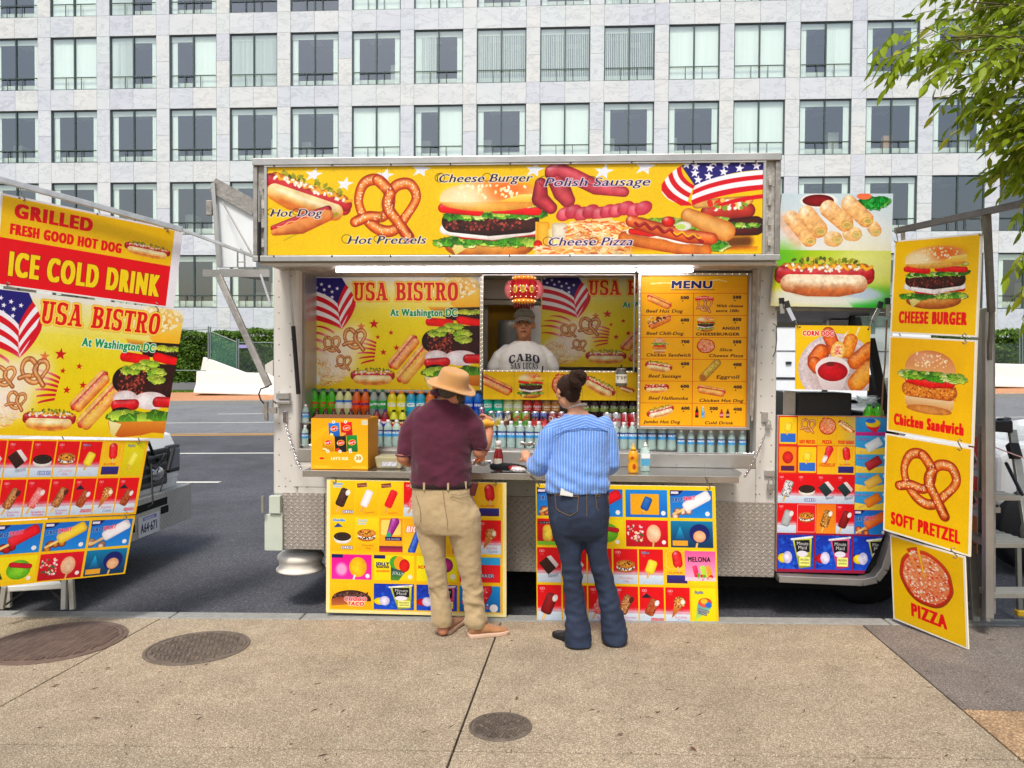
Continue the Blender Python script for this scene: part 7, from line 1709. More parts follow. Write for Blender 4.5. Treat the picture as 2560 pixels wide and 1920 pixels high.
def tread(xa,xb,yn,dn,df,name='tread'):
    zn=lp(xa,yn,dn).z;A=lp(xa,yn,dn);B=lp(xb,yn,dn);f=FWD.copy();f.z=0;f.normalize();k=df-dn
    g=Geo();g.hexa([A+Vector((0,0,-.03)),B+Vector((0,0,-.03)),B,A]+[p+f*k for p in(A+Vector((0,0,-.03)),B+Vector((0,0,-.03)),B,A)])
    for i in range(7):
        a=A+f*k*(i+.5)/7;b_=B+f*k*(i+.5)/7;g.hexa([a+Vector((0,0,0)),b_,b_+Vector((0,0,.004)),a+Vector((0,0,.004))]+[p+f*.02 for p in(a,b_,b_+Vector((0,0,.004)),a+Vector((0,0,.004)))])
    return g.build(name,M_lad,ld,bevel=.003)
tread(2474,2552,1240,4.75,5.45);tread(2474,2590,1358,4.65,5.1);tread(2478,2620,1484,4.6,4.72)
g=Geo();g.bar(lp(2530,1075,5.1),lp(2570,1330,4.85),.05,.03,(0,1,0));g.bar(lp(2570,1330,4.85),lp(2630,1700,4.5),.05,.03,(0,1,0));g.build('front_rail',M_lad,ld,bevel=.003)
g=Geo();g.bar(lp(2428,1360,4.95),lp(2441,1590,4.88),.045,.03,(0,1,0));g.build('rear_leg',M_lad,ld,bevel=.003)
g=Geo();g.bar(lp(2545,1365,5.15),lp(2549,1535,5.2),.03,.03,(0,1,0));g.build('rear_leg',M_lad,ld,bevel=.003)
g=Geo();g.box(lp(2441,1588,4.87),(.06,.05,.06));g.build('foot',M_yfoot,ld,bevel=.008);g=Geo();g.box(lp(2549,1532,5.2),(.05,.05,.045));g.build('foot',M_yfoot,ld,bevel=.008)
g=Geo();g.hexa([lp(2466,1078,5.0),lp(2533,1083,5.0),lp(2532,1052,5.0),lp(2466,1054,5.0),lp(2470,1070,5.35),lp(2525,1072,5.35),lp(2525,1046,5.35),lp(2470,1047,5.35)]);g.bar(lp(2500,1050,5.1),lp(2520,1046,5.2),.05,.02);g.build('top_tray',M_blackp,ld,bevel=.012)
g=Geo();g.bar(lp(2530,1110,5.05),lp(2540,1145,5.0),.07,.05,(0,1,0));g.bar(lp(2515,1157,5.05),lp(2556,1238,4.75),.02,.02,(0,1,0));g.build('lock_bracket',M_blackp,ld,bevel=.006)
g=Geo();g.tube([lp(2472,1112,4.9),lp(2510,1127,4.85),lp(2600,1160,4.7)],.004);g.build('string',mat('red_white_string',hx('c8a0a0'),.8),ld)
padlock(2492,1275,4.9,.9,ld)
# ------------------------------------------------------------------ vehicles
M_vanw=mat('white_van_paint',hx('e6e9ea'),.25,coat=.6,var=.03,vs=2)
M_grille=mat('van_grille_plastic',hx('2b2d31'),.45,var=.1,vs=20)
M_headl=mat('headlight_glass',hx('7a8086'),.08,.3,coat=1.)
M_tglass=mat('dark_vehicle_glass',hx('14171a'),.08,.0,coat=1.)
def dpl(px,py,d):return dep(px,py,d)
van=empty('parked_van',(-5.5,6.2,gz(-5.5,6.2)),'white delivery van nose on to the truck, with diamond plate bumper, partly behind left signs','van')
VX=-3.76;vy0,vy1=5.24,7.14
def vz(z):return z+gz(VX,6.6)+.17
def vprof(Y):
    return[(VX-.02,.42),(VX+.02,.62),(VX-.0,.90),(VX-.06,1.03),(VX-.35,1.14),(VX-.95,1.25),(VX-1.55,2.15),(VX-1.8,2.28),(VX-5.6,2.30),(VX-5.7,.42)]
pr=vprof(0)
g=Geo();n=len(pr);V=[];secs=[(vy0,.0),(vy0+.02,1),(vy1-.02,1),(vy1,.0)]
for(Y,k),inn in zip(secs,(.06,0,0,.06)):
    for x,z in pr:V.append((x-(inn if x>VX-.2 else 0),Y,vz(z-inn*.5)))
F=[(j*n+i,j*n+(i+1)%n,(j+1)*n+(i+1)%n,(j+1)*n+i)for j in range(3)for i in range(n)]+[tuple(range(n))[::-1],tuple(range(3*n,4*n))]
g.add(V,F);g.build('body',M_vanw,van,bevel=.05,seg=3)
g=Geo();g.hexa([(VX-.99,vy0+.12,vz(1.33)),(VX-.99,vy1-.12,vz(1.33)),(VX-1.53,vy1-.2,vz(2.1)),(VX-1.53,vy0+.2,vz(2.1)),(VX-1.02,vy0+.12,vz(1.33)),(VX-1.02,vy1-.12,vz(1.33)),(VX-1.56,vy1-.2,vz(2.1)),(VX-1.56,vy0+.2,vz(2.1))]);g.build('windscreen',M_tglass,van)
XF=VX+.035
g=Geo();g.bb((XF-.03,vy0+.3,vz(.57)),(XF,vy1-.25,vz(.92)));gr=g.build('grille',M_grille,van,bevel=.02)
for k in range(4):g=Geo();g.bb((XF,vy0+.34,vz(.60+k*.08)),(XF+.02,vy1-.29,vz(.63+k*.08)));g.build('grille_slat',mat('grey_slat',hx('55585c'),.35,.3),gr,bevel=.006)
g=Geo();g.lathe([(0,.03),(.055,.03),(.075,.02),(.085,0)],(XF+.02,6.66,vz(.70)),28,'x',sx=1.25,sy=.8);g.build('emblem',M_chrome,gr)
for(a,b2)in((vy1-.23,vy1+.004),(vy0-.004,vy0+.28)):
    g=Geo();g.bb((XF-.06,a,vz(.66)),(XF-.005,b2,vz(.93)));h=g.build('headlight',M_grille,van,bevel=.02)
    g=Geo();g.bb((XF-.02,a+.03,vz(.70)),(XF+.004,b2-.02,vz(.90)));g.build('lens',M_headl,h,bevel=.02)
bz1,bz0=vz(.52),vz(.17)
M_dia2=plate_mat('bumper_diamond_plate',hx('c8c8c2'),'YZ',26,.4,.35)
g=Geo();g.bb((VX-.3,vy0-.06,bz0),(VX+.09,vy1+.1,bz1));bump=g.build('bumper',M_dia2,van,bevel=.006)
for k,(a,b2,z)in enumerate(((6.15,6.78,.43),(6.05,6.24,.28),(6.66,6.8,.35))):g=Geo();g.bb((VX+.085,a,vz(z-.035)),(VX+.092,b2,vz(z+.035)));g.build('bumper_slot',M_under,bump,bevel=.003)
g=Geo();g.bb((VX+.092,6.28,vz(.18)),(VX+.10,6.62,vz(.36)));pl=g.build('licence_plate',M_white,van,bevel=.004)
pim=Im(0,0,330,170,330,'e6e8ee');pim.rect(60,10,280,40,'8a90c8');pim.text('A64·671',165,140,78,'2a2c5a',al='c',fit=270,bold=3);pim.text('WASHINGTON',165,36,18,'f4f4ff',al='c',fit=150,bold=1)
lpq=[(VX+.1015,6.28,vz(.36)),(VX+.1015,6.62,vz(.36)),(VX+.1015,6.62,vz(.18)),(VX+.1015,6.28,vz(.18))]
printed('plate_print',lpq,print_mat('plate_print',pim,ripple=0),van,.001,M_white)
for x in(VX-.75,VX-4.6):
    for y in(vy0+.12,vy1-.12):wheel(van,(x,y,vz(.17)),.34,.22)
g=Geo();g.bb((VX-5.6,vy0+.3,vz(.12)),(VX-.25,vy1-.3,vz(.45)));g.build('underside',M_under,van)
g=Geo();g.tube([dep(371,1105,6.6),dep(385,1140,6.9),dep(402,1155,6.95),dep(413,1135,7.0)],.014);g.tube([dep(360,1125,6.6),dep(373,1165,6.7),dep(388,1172,6.7),dep(400,1155,6.8)],.012);g.tube([dep(434,1122,7.1),dep(424,1160,6.95),dep(420,1178,6.9)],.02);g.tube([dep(378,1160,6.6),dep(382,1260,6.45),dep(370,1268,6.4)],.008);g.tube([dep(412,1190,6.8),dep(400,1230,6.7)],.006);g.build('bungee_cords',M_wire,van)
st=empty('step_stool',dep(90,1515,5.1),'folding aluminium work platform with a white top under the left signs','step stool')
g=Geo();g.hexa([lp(14,1480,4.95),lp(155,1472,5.05),lp(155,1458,5.05),lp(14,1466,4.95),lp(32,1468,5.5),lp(150,1462,5.5),lp(150,1452,5.5),lp(32,1456,5.5)]);g.build('platform',mat('white_platform',hx('d4d8d8'),.5,.2),st,bevel=.006)
for a,b2 in(((12,1466,4.95),(4,1522,4.95)),((22,1470,5.2),(22,1518,5.2)),((162,1440,5.05),(160,1524,5.0)),((178,1445,5.2),(182,1524,5.15))):
    g=Geo();g.bar(lp(*a),lp(*b2),.035,.025,(0,1,0));g.build('leg',M_lad,st,bevel=.003)
g=Geo();g.bar(lp(128,1475,5.1),lp(152,1500,5.1),.012,.012);g.bar(lp(62,1478,5.1),lp(14,1512,5.05),.012,.012);g.build('brace',M_blackp,st)
fv=empty('distant_van',at(2060,985,26.5),'white high roofed van parked across the street, seen through the cab opening','van')
g=Geo();pbox(g,1890,772,2330,1000,26.2,28.2);g.build('body',M_vanw,fv,bevel=.1)
g=Geo();pbox(g,1900,781,2320,818,26.17,26.3);g.build('window_band',M_tglass,fv)
g=Geo();pbox(g,1890,877,2330,879,26.18,26.25);pbox(g,1890,944,2330,950,26.18,26.25);g.build('body_seams',M_grille,fv)
g=Geo();pbox(g,1965,904,1979,911,26.15,26.25);g.build('door_handle',M_grille,fv)
for px in(1985,2240):c=at(px,985,26.6);wheel(fv,(c.x,26.5,gz(c.x,26.5)+.4),.4,.3)
rt2=empty('white_pickup',(4.6,7.0,gz(4.6,7)),'white vehicle nose with a dark tyre behind the ladder at the right edge','vehicle')
g=Geo();xx=X_(2478,1200,6.6)
pr=[(xx,.55),(xx+.0,1.0),(xx+.15,1.12),(xx+1.0,1.16),(xx+1.5,1.25),(xx+3.5,1.3),(xx+3.5,.5)]
g.prism([Vector((x,6.5,z+gz(5,6.6)))for x,z in pr],(0,1.8,0));g.build('body',M_vanw,rt2,bevel=.06,seg=3)
g=Geo();g.bb((xx-.02,6.6,.35+gz(5,6.6)),(xx+3,8.1,.55+gz(5,6.6)));g.build('underside',M_under,rt2)
wheel(rt2,(xx+.35,6.55,.38+gz(5,6.6)),.38,.25)
# ------------------------------------------------------------------ across the street: barriers, fence, hedge
def barrier(xa,xb,Y,label,h=.92,ang=0.,z0=None,grp='white concrete barriers across the street'):
    L_=xb-xa;z0=z0 if z0 is not None else gz((xa+xb)/2,Y)
    pr=[(-.30,0),(-.30,.1),(-.12,.38),(-.08,h),(.08,h),(.12,.38),(.30,.1),(.30,0)]
    g=Geo();g.prism([Vector((-L_/2,y,z))for y,z in pr],(L_,0,0));o=bpy.data.objects.new('jersey_barrier',g.mesh('jersey_barrier',M_conc));COL.objects.link(o)
    o.location=((xa+xb)/2,Y,z0);o.rotation_euler=(0,math.atan(G),ang);b=o.modifiers.new('b','BEVEL');b.width=.03;b.segments=2;b.limit_method='ANGLE'
    return tag(o,label,'barrier',grp)
xa,xb=at(492,950,30.3).x,at(690,950,30.3).x
barrier(xa,xa+3.9,30.3,'long white concrete barrier beyond the road, left of the truck')
b_=barrier(xa-.4,xa+2.6,31.6,'angled white concrete barrier tipped up behind the long one',h=.95);b_.rotation_euler=(0,math.radians(13),math.radians(-30));b_.location=at(555,965,31.5)
for k in range(2):barrier(at(2465,950,30.3).x-5.0+k*4.05,at(2465,950,30.3).x-1.1+k*4.05,30.3,f'{("nearer", "farther")[k]} white barrier seen beyond the ladder at the right edge')
barrier(at(2465,950,30.3).x+3.2,at(2465,950,30.3).x+7.1,30.3,'white barrier continuing past the right edge')
M_fp=mat('fence_post_metal',hx('7f8c88'),.5,.5)
M_mesh,N,L,b=raw('chain_link_mesh');tc=N.new('ShaderNodeTexCoord');sp=N.new('ShaderNodeSeparateXYZ');L.new(tc.outputs['Object'],sp.inputs[0])
def MM(op,a,b_2=None):
    n=N.new('ShaderNodeMath');n.operation=op
    for i,v in enumerate((a,b_2)):
        if v is None:continue
        if hasattr(v,'is_output'):L.new(v,n.inputs[i])
        else:n.inputs[i].default_value=v
    return n.outputs[0]
u=MM('MULTIPLY',MM('ADD',sp.outputs[0],sp.outputs[2]),11.);v=MM('MULTIPLY',MM('SUBTRACT',sp.outputs[0],sp.outputs[2]),11.)
k=MM('MAXIMUM',MM('LESS_THAN',MM('FRACT',u),.12),MM('LESS_THAN',MM('FRACT',v),.12));L.new(k,b.inputs['Alpha']);b.inputs['Base Color'].default_value=(*hx('5a6a64'),1);b.inputs['Roughness'].default_value=.5
M_scrim=mat('green_scrim',hx('5a8a78'),.9,alpha=.42)
fn=empty('chain_link_fence',at(600,930,31.9),'chain link fence with green scrim panel in front of the hedge, left','fence')
def fpost(px,y0,y1,Y=31.9,par=None,r=.035):g=Geo();g.cyl(at(px,y1,Y),at(px,y0,Y),r,8);g.build('post',M_fp,par or fn)
fpost(521,816,935);fpost(526,817,935);fpost(592,845,935);fpost(597,848,935);fpost(720,850,940)
g=Geo();g.cyl(at(440,826,31.9),at(521,824,31.9),.025,6);g.cyl(at(440,926,31.9),at(521,927,31.9),.025,6);g.cyl(at(527,829,31.9),at(591,855,31.9),.025,6);g.cyl(at(597,856,31.9),at(800,857,31.9),.025,6);g.build('rails',M_fp,fn)
g=Geo();g.quad([at(527,830,31.92),at(591,856,31.92),at(591,930,31.92),at(527,930,31.92)]);g.build('scrim_panel',M_scrim,fn)
g=Geo();g.quad([at(597,857,31.92),at(820,858,31.92),at(820,935,31.92),at(597,935,31.92)]);g.build('mesh_panel',M_mesh,fn)
g=Geo();pbox(g,597,862,620,870,31.85,31.88);g.build('small_plate',mat('blue_red_plate',hx('9a90c8'),.5,var=.3,vs=30),fn)
fn2=empty('chain_link_fence',at(2520,930,31.9),'chain link fence in front of the hedge at the right edge','fence')
for px in(2549,2556,2480):fpost(px,822 if px>2500 else 850,940,31.9,fn2)
g=Geo();g.quad([at(2420,858,31.92),at(2640,860,31.92),at(2640,935,31.92),at(2420,935,31.92)]);g.build('mesh_panel',M_mesh,fn2)
def leaf_mat(name,c1,c2,c3=None,tr=.35,rough=.5):
    m,N,L,b=raw(name);tc=N.new('ShaderNodeTexCoord');gi=N.new('ShaderNodeNewGeometry')
    r=ramp(N,[(0,c1),(.6,c2),(1,c3 or c2)]);L.new(gi.outputs['Random Per Island'],r.inputs[0]);L.new(r.outputs[0],b.inputs['Base Color']);b.inputs['Roughness'].default_value=rough;b.inputs['Specular IOR Level'].default_value=.3
    t=N.new('ShaderNodeBsdfTranslucent');L.new(r.outputs[0],t.inputs[0]);mx=N.new('ShaderNodeMixShader');mx.inputs[0].default_value=tr
    L.new(b.outputs[0],mx.inputs[1]);L.new(t.outputs[0],mx.inputs[2]);L.new(mx.outputs[0],N['Material Output'].inputs[0]);return m
M_hedge=leaf_mat('hedge_leaf',hx('2f4a16'),hx('557a22'),hx('7c9c34'),.2)
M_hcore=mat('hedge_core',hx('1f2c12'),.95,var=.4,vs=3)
def hedge(x0,x1,Y,ztop,z0,n,label,seed):
    rr=random.Random(seed);r=empty('hedge',((x0+x1)/2,Y,z0),label,'hedge')
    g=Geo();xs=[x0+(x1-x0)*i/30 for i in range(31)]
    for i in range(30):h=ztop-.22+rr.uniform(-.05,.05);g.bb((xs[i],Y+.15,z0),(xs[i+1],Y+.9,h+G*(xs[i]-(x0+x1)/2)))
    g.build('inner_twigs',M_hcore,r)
    g=Geo();V=[];F=[]
    for i in range(n):
        x=rr.uniform(x0,x1);b0=.12*math.sin(x*2.3)+.1*math.sin(x*5.1+1);zt_=ztop+.05*math.sin(x*1.3)+G*(x-(x0+x1)/2)
        if rr.random()<.8:z=rr.uniform(z0,zt_);y=Y+b0+rr.uniform(-.12,.15)+.06*math.sin(z*7+x*3)
        else:z=zt_+rr.uniform(-.12,.1)+.05*math.sin(x*4);y=Y+rr.uniform(0,.9)
        s=rr.uniform(.05,.1);a=Vector((rr.uniform(-1,1),rr.uniform(-1,.2),rr.uniform(-.3,1))).normalized();u_,w_=ortho(a)
        t=rr.uniform(0,6.28);d1=u_*math.cos(t)+w_*math.sin(t);d2=a.cross(d1);p=Vector((x,y,z));k=len(V);V+=[p-d1*s,p+d2*s*.45,p+d1*s,p-d2*s*.45];F.append((k,k+1,k+2,k+3))
    g.add(V,F);g.build('foliage',M_hedge,r,kind='stuff')
    return r
zb_,zt_=Z_(560,940,32.6),Z_(560,829,32.6)
hedge(at(300,850,32.6).x,at(1000,850,32.6).x,32.6,zt_,zb_-.3,26000,'long clipped green hedge beyond the road, left of the food truck',1)
zb_,zt_=Z_(2520,935,32.6),Z_(2520,833,32.6)
hedge(at(1900,850,32.6).x,at(2760,850,32.6).x,32.6,zt_,zb_-.3,26000,'clipped green hedge beyond the road at the right, behind the ladder',2)
rr=random.Random(9);V=[];F=[]
for i in range(26000):
    x=rr.uniform(-22,-8)if i%3 else rr.uniform(14,26);y=rr.uniform(31.25,32.9);z=gz(x,y);h=rr.uniform(.03,.09);a=rr.uniform(0,3.14);dx,dy=math.cos(a)*.02,math.sin(a)*.02
    k=len(V);V+=[(x-dx,y-dy,z),(x+dx,y+dy,z),(x+rr.uniform(-.03,.03),y+rr.uniform(-.03,.03),z+h)];F.append((k,k+1,k+2))
g=Geo();g.add(V,F);g.build('grass',leaf_mat('grass_blade',hx('4a6a1c'),hx('6a8c2c'),hx('8aa840'),.2),kind='stuff')
# ------------------------------------------------------------------ people
def loft(g,rings,n=28):
    V=[];
    for c,rx,ry in rings:
        c=Vector(c)
        for k in range(n):
            a=2*math.pi*k/n;cx_,sx_=math.cos(a),math.sin(a);e=2/2.4
            V.append(c+Vector((rx*math.copysign(abs(cx_)**e,cx_),ry*math.copysign(abs(sx_)**e,sx_),0)))
    F=[]
    for i in range(len(rings)-1):
        for k in range(n):
            a,b2=i*n+k,i*n+(k+1)%n;F.append((a,b2,b2+n,a+n))
    g.add(V,F+[tuple(range(n))[::-1],tuple(range(len(V)-n,len(V)))],True);return g
def limb(g,pts,rs,n=14):
    g.tube(pts,rs,n);g.ball(pts[0],rs[0]*.98,n,8);g.ball(pts[-1],rs[-1]*.98,n,8);return g
def soft(g,name,m,parent,vox=.009,it=4,disp=None,cutz=None,cut=None):
    """union of the pieces in g as one smooth continuous surface"""
    me0=g.mesh('tmp',m);bm=bmesh.new();bm.from_mesh(me0);bmesh.ops.recalc_face_normals(bm,faces=bm.faces);bm.to_mesh(me0);bm.free()
    o=bpy.data.objects.new('tmp',me0);COL.objects.link(o)
    r=o.modifiers.new('r','REMESH');r.mode='VOXEL';r.voxel_size=vox
    s=o.modifiers.new('s','SMOOTH');s.factor=.5;s.iterations=it
    dg=bpy.context.evaluated_depsgraph_get();me=bpy.data.meshes.new_from_object(o.evaluated_get(dg));bpy.data.objects.remove(o)
    me.name=name
    if cut:
        bm=bmesh.new();bm.from_mesh(me)
        for co,no in cut:
            geom=bm.verts[:]+bm.edges[:]+bm.faces[:];bmesh.ops.bisect_plane(bm,geom=geom,plane_co=co,plane_no=no,clear_outer=True)
        bm.to_mesh(me);bm.free()
    if disp:
        n=len(me.vertices);co=np.empty(n*3,np.float32);me.vertices.foreach_get('co',co);co=co.reshape(-1,3);no=np.array([v.normal[:]for v in me.vertices],np.float32)
        d=np.array([disp(Vector(c),Vector(q))for c,q in zip(co,no)],np.float32);co+=no*d[:,None];me.vertices.foreach_set('co',co.ravel())
    org=origin(parent)
    me.transform(Matrix.Translation(-org));me.materials.clear();me.materials.append(m)
    me.polygons.foreach_set('use_smooth',[True]*len(me.polygons));me.update()
    ob=bpy.data.objects.new(name,me);COL.objects.link(ob);ob.parent=parent;return ob
def folds(amp,f=(14,14,9),seed=0.,ridged=True):
    def fn(p,n):
        q=Vector((p.x*f[0]+seed,p.y*f[1],p.z*f[2]));v=noise.noise(q);v2=noise.noise(q*2.3+Vector((7,3,1)))
        return amp*((.5-abs(v))*1.0+.35*v2)
    return fn
def skin(name,c,c2):return mat(name,hx(c),.5,col2=hx(c2),vs=18,sss=.12,bump=.12,bs=220,spec=.35)
M_skin1=skin('fair_ruddy_skin','b5775a','c98a6c');M_skin2=skin('fair_skin','c08a6c','d4a082');M_skin3=skin('brown_skin','9a6444','b07a58')
def cloth(name,c,c2=None,rough=.85,bs=24,bump=.55):
    m=mat(name,hx(c),rough,col2=hx(c2)if c2 else None,var=.08,vs=7,bump=bump,bs=bs,spec=.2)
    m.node_tree.nodes['Principled BSDF'].inputs['Sheen Weight'].default_value=.25;return m
M_maroon=cloth('maroon_pique','4c1e2c','57243a');M_khaki=cloth('khaki_cotton','a8916c','b8a27c');M_belt=cloth('dark_belt','2a1a18');M_felt=cloth('tan_felt','c89458','d09e64',bs=600)
M_hair=mat('dark_brown_hair',hx('1c100b'),.5,spec=.25,col2=hx('3c2418'),vs=60,stretch=(6,6,.6),bump=.6,bs=120);M_hairg=mat('greying_hair',hx('3a342e'),.6,col2=hx('5a5046'),vs=90,bump=.6,bs=200)
M_suede=cloth('tan_suede','9a6a42','a87850');M_sole=mat('pale_rubber_sole',hx('c8a890'),.7);M_bshoe=cloth('black_canvas','18181a');M_bsole=mat('black_sole',hx('101012'),.7)
M_thread=mat('ochre_stitching',hx('8a6a3a'),.8);M_tee=cloth('white_cotton','d6d2c8','e0dcd2');M_capc=cloth('grey_green_cap','5a5a4a','66665a')
M_denim,N,L,b=raw('dark_denim');tc=N.new('ShaderNodeTexCoord');n_=nse(N,L,tc.outputs['Object'],4,6,.65);r_=ramp(N,[(.35,hx('182034')),(.6,hx('26344c')),(.75,hx('44587a'))]);L.new(n_.outputs[0],r_.inputs[0])
w_=N.new('ShaderNodeTexWave');w_.inputs['Scale'].default_value=260;w_.bands_direction='DIAGONAL';L.new(tc.outputs['Object'],w_.inputs['Vector']);c_=mixc(N,L,.18,r_.outputs[0],w_.outputs[0],'OVERLAY');L.new(c_,b.inputs['Base Color']);b.inputs['Roughness'].default_value=.85
M_stripe,N,L,b=raw('blue_striped_cotton');tc=N.new('ShaderNodeTexCoord');nz=nse(N,L,tc.outputs['Object'],5,3);ad=N.new('ShaderNodeVectorMath');ad.operation='MULTIPLY_ADD';ad.inputs[1].default_value=(.016,.016,.0);L.new(nz.outputs['Color'],ad.inputs[0]);L.new(tc.outputs['Object'],ad.inputs[2])
sp=N.new('ShaderNodeSeparateXYZ');L.new(ad.outputs[0],sp.inputs[0])
def MN(op,a,b_2=None):
    n=N.new('ShaderNodeMath');n.operation=op
    for i,v in enumerate((a,b_2)):
        if v is None:continue
        if hasattr(v,'is_output'):L.new(v,n.inputs[i])
        else:n.inputs[i].default_value=v
    return n.outputs[0]
fx=MN('FRACT',MN('MULTIPLY',sp.outputs[0],62.));st1=MN('LESS_THAN',MN('ABSOLUTE',MN('SUBTRACT',fx,.5)),.11)
fz=MN('FRACT',MN('MULTIPLY',MN('ADD',sp.outputs[2],MN('MULTIPLY',MN('ABSOLUTE',sp.outputs[0]),.35)),62.));st2=MN('LESS_THAN',MN('ABSOLUTE',MN('SUBTRACT',fz,.5)),.11)
YOKE=0.0
yk=N.new('ShaderNodeValue');yk.label='yoke';yk.outputs[0].default_value=9.;up=MN('GREATER_THAN',sp.outputs[2],yk.outputs[0]);stv=MN('ADD',MN('MULTIPLY',st1,MN('SUBTRACT',1.,up)),MN('MULTIPLY',st2,up))
c_=mixc(N,L,stv,hx('5a88d2'),hx('9ab8e8'));L.new(c_,b.inputs['Base Color']);b.inputs['Roughness'].default_value=.8;b.inputs['Sheen Weight'].default_value=.3;nb=nse(N,L,tc.outputs['Object'],22,3);bp=N.new('ShaderNodeBump');bp.inputs['Strength'].default_value=.6;bp.inputs['Distance'].default_value=.01;L.new(nb.outputs[0],bp.inputs['Height']);L.new(bp.outputs[0],b.inputs['Normal'])
yoke_node=yk
def hand(g,wrist,fwd,nrm,s=1.,curl=.9,side=1):
    """palm and five bent fingers; fwd along the hand, nrm out of its back"""
    f=Vector(fwd).normalized();n=Vector(nrm);n=(n-f*n.dot(f)).normalized();t=f.cross(n)*side;w=Vector(wrist)
    limb(g,[w,w+f*.03*s,w+f*.085*s],[.026*s,.034*s,.036*s])
    R=Matrix((t,n,f)).transposed();g.ball(w+f*.055*s,(.042*s,.017*s,.05*s),12,8,R)
    for k,(o,ln)in enumerate(((-.03,.066),(-.010,.076),(.011,.071),(.031,.056))):
        p=w+f*.088*s+t*o*s;d=f.copy();pts=[p];
        for j,sg in enumerate((.42,.33,.25)):
            a=curl*(.55+.35*j);d=(f*math.cos(a*(j+1)*.6)-n*math.sin(a*(j+1)*.6)).normalized();p=p+d*ln*sg*s*1.15;pts.append(p)
        limb(g,pts,[.0095*s,.009*s,.0082*s,.0072*s],10)
    p=w+f*.03*s-t*.032*s;d1=(f*.7-t*.7-n*.25).normalized();d2=(f*.9-t*.1-n*.5).normalized();limb(g,[p,p+d1*.036*s,p+d1*.036*s+d2*.032*s],[.014*s,.0115*s,.009*s],10)
def frame_of(fw_,up_=(0,0,1)):
    f=Vector(fw_).normalized();r=f.cross(Vector(up_)).normalized();u=r.cross(f);return r,f,u
def head(g,c,fw_,s=1.,up_=(0,0,1)):
    """skull, jaw, nose, brow, lips, ears; returns a local-to-world function"""
    r,f,u=frame_of(fw_,up_);R=Matrix((r,f,u)).transposed();c=Vector(c);P=lambda x,y,z:c+(r*x+f*y+u*z)*s
    g.ball(P(0,-.012,.03),(.076*s,.094*s,.088*s),24,16,R);g.ball(P(0,.022,-.045),(.057*s,.062*s,.068*s),20,14,R);g.ball(P(0,.05,-.088),(.028*s,.026*s,.02*s),14,10,R)
    for sx_ in(-1,1):
        g.ball(P(sx_*.04,.05,-.012),(.026*s,.026*s,.026*s),12,8,R);g.ball(P(sx_*.078,-.008,-.008),(.009*s,.017*s,.027*s),12,8,R);g.ball(P(sx_*.03,.07,.036),(.028*s,.014*s,.009*s),12,8,R);g.ball(P(sx_*.0125,.09,-.026),(.011*s,.011*s,.009*s),10,6,R)
    g.tube([P(0,.078,.03),P(0,.088,.004),P(0,.1,-.02)],[.010*s,.0115*s,.014*s],10);g.ball(P(0,.1,-.021),.0145*s,10,8)
    g.ball(P(0,.082,-.05),(.025*s,.010*s,.006*s),12,8,R);g.ball(P(0,.080,-.061),(.022*s,.010*s,.0065*s),12,8,R)
    return P,R
def face_parts(P,R,s,parent,iris='2a1a10'):
    for sx_ in(-1,1):
        g=Geo();g.ball(P(sx_*.031,.0655,.014),.0125*s,14,10);e=g.build('eye',mat('eye_white',hx('9a9084'),.3),parent)
        g=Geo();g.ball(P(sx_*.031,.0765,.013),(.0062*s,.003*s,.0062*s),10,6,R);g.build('iris',mat('dark_iris',hx(iris),.2),e)
        g=Geo();g.tube([P(sx_*.014,.084,.036),P(sx_*.03,.0855,.042),P(sx_*.048,.076,.037)],[.003*s,.0042*s,.0025*s],8);g.build('eyebrow',M_hair,parent)
    g=Geo();g.tube([P(-.026,.081,-.058),P(-.01,.0905,-.054),P(0,.0915,-.0555),P(.01,.0905,-.054),P(.026,.081,-.058)],[.0012*s,.002*s,.002*s,.002*s,.0012*s],6);g.build('mouth_line',mat('lip_line',hx('3c1c16'),.6),parent)
    g=Geo();g.ball(P(0,.083,-.0505),(.02*s,.009*s,.0045*s),12,8,R);g.ball(P(0,.082,-.0605),(.018*s,.009*s,.005*s),12,8,R);g.build('lips',mat('lips_'+parent.name.replace('.','_'),hx('8a4a3a'),.45),parent)
# --- the man
MY=4.60
man=empty('person',(gnd(1150,1590).x,4.62,gz(-.3,4.6)),'person in maroon polo shirt, khaki trousers and tan hat, eating at the counter','person')
p=lambda x,y,Y=MY:at(x,y,Y)
g=Geo()
loft(g,[(p(1104,1215),.13,.08),(p(1103,1150),.13,.085),(p(1104,1090),.13,.085),(p(1106,1050),.12,.07),(p(1108,1022,4.57),.06,.05)])
limb(g,[p(1112,1015,4.57),p(1122,985,4.56)],[.062,.06])
hd,hf=p(1133,970,4.54),Vector((.50,.75,-.42));HP,HR=head(g,hd,hf,.88,(-.2,0,1))
limb(g,[p(1045,1050),p(1016,1092,4.57),p(1008,1143,4.54)],[.03,.03,.042]);limb(g,[p(1008,1143,4.54),p(1022,1152,4.68),p(1045,1158,4.86)],[.044,.042,.03])
hand(g,p(1048,1159,4.86),(.3,1,0),(0,0,1),.95,.7)
limb(g,[p(1165,1050),p(1193,1085,4.57),p(1200,1128,4.60)],[.03,.03,.047]);limb(g,[p(1200,1128,4.60),p(1212,1108,4.72),p(1222,1082,4.82)],[.049,.045,.033])
hand(g,p(1222,1084,4.82),(-.12,.35,.9),(.9,.1,0),1.,.95,-1)
for(h_,k_,a_,f_)in(((1068,1270),(1089,1400),(1104,1545),(1108,1575)),((1150,1270),(1172,1400),(1188,1545),(1190,1575))):limb(g,[p(*h_),p(*k_),p(*a_,4.64),p(*f_,4.62)],[.05,.045,.038,.036])
soft(g,'body',M_skin1,man,.008,3)
fpolo=folds(.010,(9,9,13),2.)
